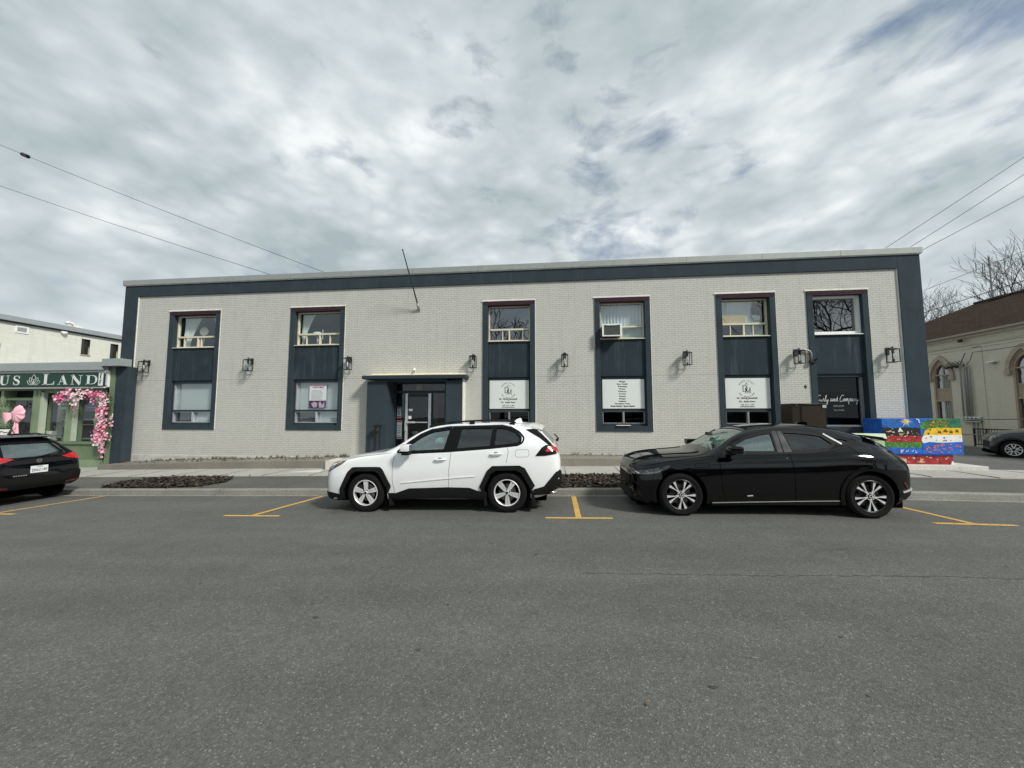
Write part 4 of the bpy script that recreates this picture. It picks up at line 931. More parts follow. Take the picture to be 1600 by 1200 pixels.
mb = MB(); mb.prism([(10.38, .47), (10.46, .50), (10.47, .60), (10.51, .50), (10.60, .47), (10.50, .455)], -.872, -.8645); mb.build('painted_shell', M['mpale'], t)
mb = MB()
for k in range(12):
    a = 2*pi*k/12; x, z = 10.13, 1.64; r = .13 if k % 2 else .18
    if z+r*sin(a) > 1.72: r = (.078)/max(.2, sin(a))
    mb.prism([(x+.03*cos(a+.5), z+.03*sin(a+.5)), (x+r*cos(a), z+r*sin(a)), (x+.03*cos(a-.5), z+.03*sin(a-.5))], -.912, -.906)
mb.build('painted_sun_rays', M['mwhite'], t)
mb = MB(); mb.lathe([(0, -.916), (.055, -.916), (.055, -.912), (0, -.912)], (10.13, 0, 1.64), 'y', 16); mb.build('painted_sun', M['myellow'], t)
mb = MB(); mb.prism([(9.90, 1.33), (9.96, 1.47), (10.04, 1.34)], -.914, -.910); mb.build('painted_tent', M['mwhite'], t)
mb = MB(); mb.stroke([(10.40, 1.71), (10.47, 1.68), (10.47, 1.62), (10.5, 1.60)], .025, -.912, .003); mb.build('painted_swirls', M['mwhite'], t)
mb = MB(); mb.prism([(11.22, .412), (11.27, .52), (11.33, .412)], -.9, -.866); mb.build('foot_bracket', M['white'], t)
mb = MB(); mb.box((9.15, -1.22, .15), (11.85, -.02, .408), .01); tag(mb.build('concrete_pad', M['newconcrete']), None, None, kind='structure')
t = thing('mail_cabinet', 'dark brown metal mail cabinet standing on the pavement before the salon', 'mail cabinet', (7.05, -1.3, .29))
mb = MB(); mb.box((6.68, -1.6, .95), (7.56, -1.05, 2.13), .01); mb.box((6.75, -1.52, .29), (7.5, -1.12, .95)); mb.build('casing', M['darkbrown'], t)
mb = MB(); mb.box((6.90, -1.612, 1.0), (6.915, -1.6, 2.1)); mb.box((6.93, -1.614, .98), (7.54, -1.6, 2.08), .004); mb.build('door', pm('cabinet_door', (.030, .023, .016), .5, .1, spec=.2), t)
mb = MB(); mb.box((6.66, -1.63, 2.13), (7.58, -1.03, 2.15), .004); mb.box((7.02, -1.64, 2.118), (7.35, -1.63, 2.13)); mb.box((6.77, -1.616, 2.08), (6.82, -1.612, 2.12)); mb.build('lid', pm('cabinet_lid', (.10, .09, .08), .35, .3), t)
mb = MB(); mb.box((7.46, -1.635, 2.02), (7.56, -1.614, 2.10), .006); mb.build('lock', M['alu'], t)
t = thing('transformer_box', 'pale green metal box half hidden behind the black crossover', 'utility box', (8.4, -1.65, .29))
mb = MB(); mb.box((7.65, -2.0, .29), (8.70, -1.35, 1.20), .03); mb.build('casing', M['greenbox'], t)
mb = MB(); mb.prism([(-2.04, 1.2), (-1.31, 1.2), (-1.36, 1.31), (-1.99, 1.33)], 7.62, 8.73, 'x'); mb.build('lid', M['greenbox'], t)
mb = MB()
for k in range(6): mb.box((8.701, -1.95, .4+k*.12), (8.706, -1.4, .43+k*.12))
mb.build('louvre', pm('louvre_dark_green', (.2, .3, .18), .6), t)

# ------------------------------------------------------------------ flower shop to the left
SY = -.35
shop = thing('flower_shop', 'single storey sage green flower shop with dark green name board', 'shop', (-23, SY, -.3))
mb = MB(); mb.box((-34, .4, -.6), (-17.0, 10, 3.55)); mb.build('wall', M['shopgreen'], shop)
mb = MB(); mb.box((-34, -.62, 3.52), (-16.98, .4, 3.80), .01); mb.box((-16.98, -.66, 3.66), (-16.16, -.28, 3.94), .01); mb.build('cornice', M['cornice'], shop)
mb = MB(); mb.box((-34, -.42, 3.80), (-16.98, 10, 3.86)); mb.build('roof', M['cornice'], shop)
mb = MB(); mb.box((-34, -.50, 3.44), (-16.88, -.2, 3.515)); mb.box((-16.995, -.46, 2.88), (-16.885, -.2, 3.44)); mb.box((-34, -.48, 2.84), (-17.02, .2, 2.90)); mb.build('fascia_frame', M['mwhite'], shop)
mb = MB(); mb.box((-16.87, -.42, -.5), (-16.66, .35, 3.655), .004); mb.box((-17.1, -.30, .14), (-16.87, .3, 2.84), .004); mb.box((-17.45, -.30, .14), (-16.99, .3, 2.84), .004); mb.box((-34, -.30, 2.78), (-17.4, .3, 2.84)); mb.build('pilaster', M['shopgreen'], shop)
mb = MB(); mb.box((-16.655, -.40, -.5), (-16.16, -.06, 3.655), .004); p = mb.build('blue_pilaster', M['navy'], shop)
mb = MB()
for z0, z1 in ((-.1, 1.35), (1.45, 2.75)):
    mb.box((-16.54, -.412, z0), (-16.50, -.40, z1)); mb.box((-16.30, -.412, z0), (-16.26, -.40, z1)); mb.box((-16.499, -.412, z0), (-16.301, -.40, z0+.04)); mb.box((-16.499, -.412, z1-.04), (-16.301, -.40, z1))
mb.build('panel_moulding', M['navy_metal'], p)
mb = MB(); mb.tube([(-16.62, -.44, 1.85), (-16.58, -.47, 1.83), (-16.60, -.46, 1.72)], .018, 6); mb.build('hook', M['white'], p)
mb = MB(); mb.box((-34, -.36, -.6), (-17.0, .3, .12), .006); mb.build('base', M['shopgreenlt'], shop)
mb = MB()
x = -20.42
while x < -17.46: mb.box((x, -.30, .125), (x+.192, .3, .70), .006); x += .198
mb.box((-20.45, -.36, .70), (-17.44, .3, .78), .006); mb.build('stall_riser', M['shopgreen'], shop)
mb = MB()
for x0, x1 in ((-20.45, -20.28), (-20.25, -20.12), (-18.90, -18.78), (-18.75, -18.62), (-17.60, -17.46), (-21.95, -21.80), (-23.4, -23.2)): mb.box((x0, -.28, .78 if x0 > -20.44 and x0 < -20.0 or x0 > -19 else .12), (x1, .1, 2.80), .006)
mb.box((-20.1, -.2, 2.68), (-17.6, .0, 2.78)); mb.box((-23.2, -.2, 2.4), (-20.45, .0, 2.5)); mb.build('window_frame', M['shopgreenlt'], shop)
ps_ = pm('pale_sage', (.42, .48, .38), .5, var=.06)
mb = MB(); mb.box((-20.12, -.26, .78), (-20.0, -.12, 2.7), .004); mb.build('pale_trim', ps_, shop)
mb = MB(); mb.box((-18.62, -.26, .80), (-18.56, -.12, 2.7)); mb.build('pale_trim', ps_, shop)
mb = MB(); mb.poly([(-20.1, -.1, .78), (-17.5, -.1, .78), (-17.5, -.1, 2.8), (-20.1, -.1, 2.8)]); mb.poly([(-23.3, -.1, .12), (-20.45, -.1, .12), (-20.45, -.1, 2.4), (-23.3, -.1, 2.4)]); mb.build('pane', glassmat('window_shop_glass', (.75, .8, .78), .05), shop)
mb = MB(); mb.box((-24, .12, .2), (-17.3, .36, 2.8)); mb.build('display_back', M['room'], shop)
mb = MB(); mb.box((-19.72, .02, .9), (-19.45, .06, 2.38)); mb.box((-19.40, .0, .8), (-18.95, .05, .95)); mb.box((-18.5, .02, 1.62), (-17.7, .08, 1.66)); mb.box((-18.5, .02, 1.42), (-17.7, .08, 1.45)); mb.box((-18.45, .0, .86), (-17.7, .08, .92)); mb.build('shelving', M['greyframe'], shop)
mb = MB(); mb.box((-19.60, -.02, 2.02), (-19.10, .0, 2.42)); p = mb.build('hanging_board', pm('menu_board', (.30, .36, .31), .6), shop)
mb = MB(); mb.box((-19.5, -.024, 2.14), (-19.2, -.02, 2.19)); mb.ball((-19.35, -.024, 2.30), .035, 1, .2, 1); mb.build('board_print', M['ink'], p)
mb = MB(); mb.box((-18.45, .0, 1.95), (-17.85, .01, 2.45)); p = mb.build('glass_notice', pm('notice_dark', (.10, .10, .16), .5, var=.6, scale=15), shop)
mb = MB(); mb.box((-18.4, -.006, 2.28), (-17.9, .0, 2.33)); mb.box((-18.35, -.006, 2.1), (-17.95, .0, 2.14)); mb.build('notice_print', pm('notice_blue', (.25, .28, .60), .5), p)
# name board
mb = MB(); mb.box((-24.4, -.53, 2.915), (-17.0, -.46, 3.43), .004); bd = mb.build('name_board', M['signgreen'], shop)
def LET(ch):
    T, t_ = .29, .055
    S = {'L': [([(.22, 0), (.22, 1)], T), ([(0, .98), (.46, .98)], t_), ([(0, .02), (.80, .02)], t_), ([(.80, 0), (.84, .30)], [.16, .03]), ([(.62, .04), (.82, .10)], [.02, .12])],
         'A': [([(.14, 0), (.46, 1)], t_), ([(.44, 1), (.78, 0)], T), ([(.24, .33), (.66, .33)], t_), ([(0, .02), (.28, .02)], t_), ([(.58, .02), (.98, .02)], t_)],
         'N': [([(.14, 0), (.14, 1)], t_), ([(.12, 1), (.80, 0)], T), ([(.82, 0), (.82, 1)], t_), ([(0, .02), (.3, .02)], t_), ([(0, .98), (.24, .98)], t_), ([(.68, .98), (.98, .98)], t_)],
         'D': [([(.24, 0), (.24, 1)], T), ([(.04, .98), (.46, .98)], t_), ([(.04, .02), (.46, .02)], t_), ([(.40, .97), (.66, .93), (.82, .74), (.85, .5), (.82, .26), (.66, .07), (.40, .03)], [.05, .08, .18, .25, .18, .08, .05], 1)],
         'U': [([(.20, .98), (.20, .35), (.26, .12), (.48, .03), (.68, .12), (.76, .35), (.76, .98)], [T, T, .18, .07, .06, .05, .05], 1), ([(.02, .98), (.40, .98)], t_), ([(.60, .98), (.92, .98)], t_)],
         'S': [([(.72, .74), (.62, .93), (.44, .98), (.22, .92), (.16, .75), (.28, .60), (.52, .48), (.68, .34), (.68, .14), (.48, .02), (.28, .04), (.14, .22)], [.04, .05, .06, .11, .17, .22, .26, .22, .15, .07, .05, .04], 1), ([(.73, .68), (.73, .98)], t_), ([(.13, .02), (.13, .32)], t_)]}
    return S[ch]
def serif(mb, ch, x, z, wd, h, y):
    for it in LET(ch):
        W = it[1]; W = [q*h*.95 for q in W] if isinstance(W, list) else W*h*(1 if W > .1 else .9)
        mb.stroke([(x+p[0]*wd, z+p[1]*h) for p in it[0]], W, y, .006, smooth=len(it) > 2)
for ch, x, wd, h in (('O', 0, 0, 0),): pass
mb = MB(); YL = -.531; sc_ = (13.3+YL)/(13.3+SY)
serif(mb, 'L', -19.70, 2.98, .62, .43, YL); serif(mb, 'A', -19.02, 2.98, .46, .34, YL); serif(mb, 'N', -18.44, 2.98, .52, .35, YL); serif(mb, 'D', -17.80, 2.98, .56, .35, YL)
serif(mb, 'S', -21.06, 2.98, .42, .36, YL); serif(mb, 'U', -21.66, 2.98, .50, .37, YL)
mb.build('lettering', M['whiteink'], bd)
mb = MB(); cx, cz = -20.10, 3.0
for a, l, wd in ((0, .40, .085), (.62, .33, .07), (-.62, .33, .07), (1.15, .32, .06), (-1.15, .32, .06)):
    pts = []
    for k in range(13):
        v = k/12; r = l*sin(pi*min(1, v*1.0)) if False else 0
    side = lambda s: [(cx+sin(a)*l*v+s*cos(a)*wd*sin(pi*v)**.8*1.2, cz+.0+cos(a)*l*v*(.95)-s*sin(a)*wd*sin(pi*v)**.8*1.2) for v in [i/8 for i in range(9)]]
    mb.stroke(side(1), .014, YL, .004); mb.stroke(side(-1), .014, YL, .004)
mb.stroke([(cx-.06, cz+.06), (cx, cz+.13), (cx+.06, cz+.06)], .012, YL, .004); mb.build('flower_emblem', M['whiteink'], bd)
mb = MB(); mb.box((-17.22, -.538, 2.93), (-17.03, -.531, 3.42)); vb = mb.build('side_panel', M['mwhite'], bd)
mb = MB(); mb.text('Flower Shop', -17.165, -.541, 3.40, .125, align='LEFT', rot=-pi/2, bold=.002, sxy=(.62, 1)); mb.build('side_lettering', M['ink'], vb)
mb = MB(); mb.box((-16.97, -.50, 2.95), (-16.93, -.461, 3.40)); mb.tube([(-17.06, -.5, 3.3), (-16.98, -.52, 3.42), (-16.95, -.45, 3.6)], .014, 6); mb.build('bracket', M['alu'], shop)
mb = MB(); mb.ball((-19.55, -.2, 2.80), .09, 1, .6, .3); mb.build('downlight', M['mwhite'], shop, smooth=60)
# flower garland around the window
t = thing('flower_garland', 'garland of pink and white artificial blossom around the shop window', 'flower garland', (-17.0, -.45, .2))
path = [(-18.95, 2.45), (-18.6, 2.62), (-18.1, 2.66), (-17.6, 2.68), (-17.1, 2.66), (-16.85, 2.45), (-16.92, 2.15), (-17.0, 1.9), (-16.95, 1.65), (-16.95, 1.4), (-17.0, 1.1), (-16.95, .85), (-16.9, .72)]
groups = {'pink_blossom': (M['pink'], MB()), 'pale_blossom': (M['palepink'], MB()), 'white_blossom': (M['petalwhite'], MB()), 'foliage': (M['leaf'], MB())}
def blossom(mb, c, s):
    nrm = Vector((random.uniform(-.6, .6), -1, random.uniform(-.4, .8))).normalized(); u = nrm.orthogonal().normalized(); v = nrm.cross(u)
    a0 = random.uniform(0, 6)
    for k in range(5):
        a = a0+k*2*pi/5; d = u*cos(a)+v*sin(a); e = u*cos(a+.55)+v*sin(a+.55); f = u*cos(a-.55)+v*sin(a-.55)
        mb.poly([c, c+e*s*.7+nrm*s*.15, c+d*s+nrm*s*.35, c+f*s*.7+nrm*s*.15])
def along(P, tt):
    k = min(int(tt), len(P)-2); f = tt-k; return (P[k][0]+(P[k+1][0]-P[k][0])*f, P[k][1]+(P[k+1][1]-P[k][1])*f)
for k in range(560):
    tt = random.uniform(0, 12); x, z = along(path, tt); sp_ = .13 if tt < 4.5 else .15
    x += random.gauss(0, sp_*.75); z += random.gauss(0, sp_*.7)-(.12*random.random() if tt < 5 else 0)
    cl = sin(tt*2.1)+random.gauss(0, .7); nm = 'pink_blossom' if cl > .35 else ('white_blossom' if cl < -.55 else 'pale_blossom')
    blossom(groups[nm][1], Vector((x, -.50-random.uniform(0, .14), z)), random.uniform(.03, .065))
for (cx_, cz_) in ((-18.25, 2.30), (-18.05, 2.15), (-16.78, 1.42), (-16.75, 1.2), (-16.72, .42), (-16.82, .55), (-16.62, 1.0), (-18.98, 2.38), (-16.55, 1.55), (-17.35, 2.35)):
    for k in range(12): blossom(groups[random.choice(['pink_blossom', 'white_blossom', 'pale_blossom'])][1], Vector((cx_+random.gauss(0, .06), -.52-random.uniform(0, .08), cz_+random.gauss(0, .09))), random.uniform(.025, .055))
for k in range(700):
    tt = random.uniform(0, 12.6); x, z = along(path, min(tt, 12)); x += random.gauss(0, .12)+(.1 if tt > 5 else 0); z += random.gauss(0, .10)
    c = Vector((x, -.46-random.uniform(0, .1), z)); a = random.uniform(0, 6); s = random.uniform(.02, .05); u = Vector((cos(a), random.uniform(-.4, .4), sin(a)))*s; v = Vector((-sin(a), random.uniform(-.3, .3), cos(a)))*s*.4
    groups['foliage'][1].poly([c-u, c+v, c+u, c-v])
for nm, (mt, g_) in groups.items(): g_.build(nm, mt, t)
mb = MB()
for k in range(420):
    a, r = random.uniform(0, 2*pi), sqrt(random.random()); x = -19.32+.34*r*cos(a)+.1*sin(a*3); z = 1.50+.62*r*sin(a); c = Vector((x, .06-random.uniform(0, .12), z)); q = random.uniform(0, 6); s = random.uniform(.02, .045)
    u = Vector((cos(q), 0, sin(q)))*s; v = Vector((-sin(q), .3, cos(q)))*s*.5; mb.poly([c-u, c+v, c+u, c-v])
t = thing('potted_plant', 'silvery leaved plant in a pale pot behind the shop window', 'plant', (-19.3, .05, .8))
mb.build('foliage', M['silk'], t); mb = MB(); mb.tube([(-19.32, .08, .9), (-19.30, .08, 1.5)], .02, 6); mb.build('stem', M['bark'], t)
mb = MB(); mb.lathe([(0, .80), (.16, .80), (.22, 1.18), (.19, 1.18), (.17, 1.1), (0, 1.1)], (-19.85, .06, 0), 'z', 20)
tag(mb.build('plant_pot', pm('pot_cream', (.42, .42, .34), .7), smooth=40, at='auto'), 'empty cream pot at the left end of the shop window', 'plant pot')
# big pink bow on the door
t = thing('pink_bow', 'big satin pink bow hanging on the shop door', 'bow', (-20.9, -.5, 1.09))
def loopb(cx, cz, rx, rz, ang, puff, n=28):
    mb = MB(); rows = []
    for j in range(9):
        v = j/8; row = []
        for i in range(n):
            a = 2*pi*i/n; rr = v
            wv = 1+.035*sin(a*9)*rr; x0 = rx*rr*cos(a)*wv*(1 if cos(a) > 0 else .78); z0 = rz*rr*sin(a)*wv*(1-.25*(cos(a) < -.5)); y = -.50-puff*(1-rr**2)**.5-.022*sin(a*9)*rr**1.5
            row.append(mb.bm.verts.new((cx+x0*cos(ang)-z0*sin(ang), y, cz+x0*sin(ang)+z0*cos(ang))))
        rows.append(row)
    for j in range(8):
        for i in range(n):
            try: mb.bm.faces.new((rows[j][i], rows[j][(i+1) % n], rows[j+1][(i+1) % n], rows[j+1][i]))
            except Exception: pass
    bmesh.ops.remove_doubles(mb.bm, verts=mb.bm.verts, dist=1e-5); return mb
loopb(-20.70, 1.86, .31, .33, -.15, .11, 54).build('loop', M['palepink'], t, smooth=70)
mb = MB(); n = 16; R1 = []
for i in range(n+1):
    f = i/n; R1.append([(-20.98+(.10*f)-.05, 1.80-.20*f+.10, 0), (-21.42+.20*f**1.5, 1.92-.55*f, 0)])
g1 = [[mb.bm.verts.new((r[0][0]+(r[1][0]-r[0][0])*q, -.50-.07*sin(pi*q)-.015*(i % 2)*q, r[0][1]+(r[1][1]-r[0][1])*q)) for q in (0, .2, .4, .6, .8, 1)] for i, r in enumerate(R1)]
for i in range(n):
    for q in range(5): mb.bm.faces.new((g1[i][q], g1[i][q+1], g1[i+1][q+1], g1[i+1][q]))
mb.build('loop', M['palepink'], t, smooth=50)
mb = MB(); n = 8; g1 = [[mb.bm.verts.new((-20.74+(u_-.5)*(.14+.22*v_)-.02*v_, -.50-.03*sin(u_*4*pi), 1.56-.48*v_)) for u_ in [i/n for i in range(n+1)]] for v_ in (0, .3, .6, 1)]
for j in range(3):
    for i in range(n): mb.bm.faces.new((g1[j][i], g1[j][i+1], g1[j+1][i+1], g1[j+1][i]))
mb.build('tail', M['palepink'], t, smooth=60)
mb = MB()
for k in range(300):
    a = random.uniform(0, 2*pi); r = random.gauss(.48, .08); c = Vector((-21.35+r*cos(a), -.42-random.uniform(0, .08), 1.75+r*sin(a))); q = random.uniform(0, 6); s = random.uniform(.03, .06); u = Vector((cos(q), 0, sin(q)))*s; v = Vector((-sin(q), .4, cos(q)))*s*.4
    mb.poly([c-u, c+v, c+u, c-v])
tag(mb.build('door_wreath', M['leaf'], at='auto'), 'dark leafy wreath on the shop door behind the bow', 'wreath')

# ------------------------------------------------------------------ cream building behind the shop
cr = thing('cream_building', 'cream painted block building rising behind the flower shop', 'building', (-29, 5, 0))
CX = -24.0
mb = MB()
H = [(3.62, 3.99, 4.90, 5.70), (4.91, 5.29, 4.85, 5.68), (-.5, .76, 3.9, 4.92)]
ys = sorted({-1.5, 14, *[h[0] for h in H], *[h[1] for h in H]}); zs = sorted({-.5, 5.93, *[h[2] for h in H], *[h[3] for h in H]})
for i in range(len(ys)-1):
    for j in range(len(zs)-1):
        cy, cz = (ys[i]+ys[i+1])/2, (zs[j]+zs[j+1])/2
        if any(h[0] < cy < h[1] and h[2] < cz < h[3] for h in H): continue
        mb.poly([(CX, ys[i], zs[j]), (CX, ys[i+1], zs[j]), (CX, ys[i+1], zs[j+1]), (CX, ys[i], zs[j+1])])
mb.build('wall', M['cream_brick'], cr)
mb = MB(); mb.box((-36, -1.5, -.5), (CX-.35, 14, 5.9)); mb.box((CX-.35, -1.5, -.5), (CX-.001, -1.3, 5.9)); mb.box((CX-.35, 13.8, -.5), (CX-.001, 14, 5.9)); mb.build('core', M['cream_brick'], cr)
mb = MB(); mb.box((-36, -1.6, 5.97), (CX+.14, 14.1, 6.20), .01); mb.build('parapet_cap', M['cornice'], cr)
mb = MB(); mb.box((CX-.1, -1.6, 5.90), (CX+.10, 14.1, 5.966)); mb.build('painted_shadow_strip', M['black'], cr)  # solid black strip standing in for the shade under the cap
mb = MB(); mb.box((CX-6, 3.5, 6.20), (CX-1.0, 5.2, 6.34)); mb.build('roof_kerb', pm('roof_red', (.20, .09, .07), .8), cr)
for h in H:
    mb = MB(); mb.box((CX-.16, h[0], h[2]), (CX-.10, h[1], h[3])); p = mb.build('window', pm('bronze_panel', (.035, .030, .024), .4, .2) if 'bronze_panel' not in bpy.data.materials else bpy.data.materials['bronze_panel'], cr)
    mb = MB(); mb.box((CX-.13, h[0]+.03, h[2]+.05), (CX-.095, (h[0]+h[1])/2, h[3]-.03)); mb.build('pane', M['wglassdark'], p)
    mb = MB(); mb.box((CX-.05, h[0]-.03, h[2]-.06), (CX+.03, h[1]+.03, h[2]-.001)); mb.build('sill', M['stone'], p)
t = thing('wall_vent', 'white louvred vent high on the cream wall', 'vent', (CX, 1.36, 5.5))
mb = MB(); mb.box((CX, 1.16, 5.50), (CX+.03, 1.60, 5.56)); mb.box((CX, 1.16, 5.76), (CX+.03, 1.60, 5.82)); mb.box((CX, 1.16, 5.56), (CX+.03, 1.22, 5.76)); mb.box((CX, 1.54, 5.56), (CX+.03, 1.60, 5.76)); mb.build('frame', M['white'], t)
mb = MB(); mb.box((CX-.02, 1.22, 5.56), (CX+.001, 1.54, 5.76)); mb.build('duct', M['black'], t)
for k in range(4):
    mb = MB(); mb.box((CX+.0, 1.22, 5.575+k*.05), (CX+.028, 1.54, 5.593+k*.05)); mb.build('louvre', M['white'], t)
t = thing('wall_light', 'round white light fitting under the cream building eaves', 'light', (CX, 2.83, 5.76))
mb = MB(); mb.box((CX, 2.72, 5.82), (CX+.14, 2.94, 5.895), .01); mb.build('mount', M['white'], t); mb = MB(); mb.ball((CX+.10, 2.83, 5.82), .09, 1, 1, .8); mb.build('dome', M['white'], t, smooth=60)
t = thing('roof_vent_pipes', 'two white goosenecked vent pipes on the cream roof', 'vent pipes', (CX-2, 4.4, 6.2))
for y0_, r_ in ((4.65, .075), (5.05, .06)):
    mb = MB(); mb.tube([(CX-2, y0_, 6.1), (CX-2, y0_, 6.62 if y0_ < 5 else 6.5), (CX-2, y0_-.08, 6.74 if y0_ < 5 else 6.60), (CX-2, y0_-.28, 6.77 if y0_ < 5 else 6.60), (CX-2, y0_-.36, 6.70 if y0_ < 5 else 6.55)], r_, 10); mb.build('pipe', M['white'], t, smooth=50)
mb = MB(); mb.tube([(CX-2, 4.86, 6.1), (CX-2, 4.86, 6.5)], .06, 8); mb.lathe([(0, 6.44), (.12, 6.46), (.0, 6.62)], (CX-2, 4.86, 0), 'z', 12); mb.build('cowl', M['white'], t)

# ------------------------------------------------------------------ old brick hall on the right
HX = 21.5
ch = thing('brick_hall', 'old pale brick hall with pointed windows and brown shingle roof', 'hall', (27, 9, 0))
def archpts(hw, zs_, zt, n=8):
    """half of a pointed arch as (half width, z), springing to apex; two circle arcs"""
    H = zt-zs_; R = (hw*hw+H*H)/(2*hw); out = []
    for k in range(n+1):
        z = H*k/n; out.append((max(0, hw-R+sqrt(max(0, R*R-z*z))), zs_+z))
    return out
WYS = [(14.4), (10.56), (6.72), (2.9), (-.9)]
wl = MB()
y_lo, y_hi = -3.2, 18.0
ysl = [y_hi]
for yc in WYS: ysl += [yc+.56, yc-.56]
ysl.append(y_lo)
for a, b in zip(ysl[::2], ysl[1::2]): wl.poly([(HX, a, -.4), (HX, b, -.4), (HX, b, 6.0), (HX, a, 6.0)])
for yc in WYS:
    wl.poly([(HX, yc+.56, -.4), (HX, yc-.56, -.4), (HX, yc-.56, 1.0), (HX, yc+.56, 1.0)])
    for sg in (-1, 1):
        arc = [(.5, 1.0), (.5, 4.0)]+archpts(.5, 4.0, 4.80)[1:]
        for (h0, za), (h1, zb) in zip(arc, arc[1:]): wl.poly([(HX, yc+sg*.56, za), (HX, yc+sg*h0, za), (HX, yc+sg*h1, zb), (HX, yc+sg*.56, zb)])
        wl.poly([(HX, yc+sg*.56, 4.80), (HX, yc, 4.80), (HX, yc, 6.0), (HX, yc+sg*.56, 6.0)])
wl.build('wall', M['church_brick'], ch)
mb = MB(); mb.box((HX+.45, y_lo, -.4), (31.5, y_hi, 5.9)); mb.box((HX+.001, y_lo, -.4), (HX+.45, y_lo+.1, 5.9)); mb.build('core', M['church_brick'], ch)
mb = MB()
mb.box((HX-.14, y_lo-.2, 5.80), (HX+.002, y_hi+.2, 5.94)); mb.box((HX-.06, y_lo, 5.40), (HX, y_hi, 5.46)); mb.box((HX-.09, y_lo, 5.46), (HX, y_hi, 5.5))
mb.build('cornice', pm('hall_cornice', (.50, .49, .40), .7, var=.1), ch)
mb = MB(); mb.box((HX-.42, y_lo-.4, 5.92), (HX-.26, y_hi+.4, 6.02)); mb.box((HX-.26, y_lo-.4, 5.94), (HX, y_hi+.4, 5.98)); mb.build('gutter', pm('gutter_tan', (.26, .24, .19), .6), ch)
# recessed wall panels drawn by thin brick ribs
mb = MB()
for k in range(len(WYS)-1):
    ym = (WYS[k]+WYS[k+1])/2; mb.box((HX-.03, ym-.22, .9), (HX, ym+.22, 5.28))
mb.box((HX-.03, y_lo, 5.24), (HX, y_hi, 5.30)); mb.build('pier', M['church_brick'], ch)
# hip roof
e = .4; z0, z1 = 5.99, 8.98; rx = 27.2; ya, yb = y_lo-e, 19.6; RY = 14.35
mb = MB(); A_, B_, C_, D_ = (HX-e, ya, z0), (HX-e, yb, z0), (2*rx-HX+e, yb, z0), (2*rx-HX+e, ya, z0); E_, F_ = (rx, RY, z1), (rx, ya+4, z1)
mb.poly([A_, B_, E_, F_]); mb.poly([B_, C_, E_]); mb.poly([C_, D_, F_, E_]); mb.poly([D_, A_, F_]); mb.poly([A_, D_, C_, B_]); mb.build('roof', M['shingle'], ch)
mb = MB(); mb.tube([(rx, ya+4, z1+.03), (rx, RY, z1+.03)], .09, 8)
for k in range(4): mb.box((rx-.25, 7.2+k*1.7, z1-.06), (rx+.25, 8.2+k*1.7, z1+.07))
mb.build('ridge_cap', M['black'], ch)
for yc in WYS:
    mb = MB()
    def ring(mb, yc, h0, h1, zs_, zt0, zt1, x0, x1):
        a, b = archpts(h0, zs_, zt0), archpts(h1, zs_, zt1)
        for sg in (-1, 1):
            for i in range(len(a)-1): mb.prism([(yc+sg*a[i][0], a[i][1]), (yc+sg*a[i+1][0], a[i+1][1]), (yc+sg*b[i+1][0], b[i+1][1]), (yc+sg*b[i][0], b[i][1])], x0, x1, 'x')
    ring(mb, yc, .50, .40, 4.0, 4.80, 4.60, HX+.02, HX+.2)
    mb.box((HX, yc+.40, 1.0), (HX+.2, yc+.50, 4.0)); mb.box((HX, yc-.50, 1.0), (HX+.2, yc-.40, 4.0)); mb.box((HX+.02, yc-.4, 3.98), (HX+.18, yc+.4, 4.05)); mb.box((HX+.04, yc-.4, 3.18), (HX+.18, yc+.4, 3.28)); mb.box((HX+.06, yc-.4, 2.62), (HX+.18, yc+.4, 3.18)); mb.box((HX+.02, yc-.4, 2.55), (HX+.2, yc+.4, 2.64)); mb.box((HX, yc-.5, .9), (HX+.2, yc+.5, 1.0))
    w_ = mb.build('window', M['tanwood'], ch)
    mb = MB(); ring(mb, yc, .72, .54, 3.92, 5.12, 4.88, HX-.10, HX+.01); mb.box((HX-.14, yc+.5, 3.70), (HX, yc+.74, 3.92), .02); mb.box((HX-.14, yc-.74, 3.70), (HX, yc-.5, 3.92), .02); mb.build('hood_mould', M['stone'], w_)
    mb = MB(); mb.box((HX-.06, yc-.58, .82), (HX+.02, yc+.58, .9)); mb.build('sill', M['stone'], w_)
    mb = MB(); x = HX+.10
    for z in (1.45, 1.9, 2.25): mb.box((x-.03, yc-.4, z), (x, yc+.02, z+.03))
    for y in (-.38, -.24, -.1, .03): mb.box((x-.03, yc+y, 1.0), (x, yc+y+.025, 2.55)); mb.box((x-.03, yc+y, 3.28), (x, yc+y+.025, 3.98))
    for z in (3.5, 3.74): mb.box((x-.03, yc-.4, z), (x, yc+.02, z+.03))
    mb.box((x-.03, yc-.012, 4.05), (x, yc+.012, 4.55)); mb.build('glazing_bars', pm('bars_pale', (.34, .32, .26), .6) if 'bars_pale' not in bpy.data.materials else bpy.data.materials['bars_pale'], w_)
    mb = MB(); mb.poly([(HX+.12, yc-.42, 1.0), (HX+.12, yc+.42, 1.0), (HX+.12, yc+.42, 4.2), (HX+.12, yc, 4.7), (HX+.12, yc-.42, 4.2)]); mb.build('pane', M['wglassdark'], w_)
    mb = MB(); mb.box((HX+.3, yc+.04, 1.0), (HX+.31, yc+.4, 2.5)); mb.box((HX+.3, yc+.04, 3.3), (HX+.31, yc+.4, 3.95)); mb.build('net_curtain', M['curtain'], w_)
    mb = MB(); mb.box((HX+.34, yc-.5, .9), (HX+.44, yc+.5, 4.9)); mb.build('dark_room', M['room'], w_)
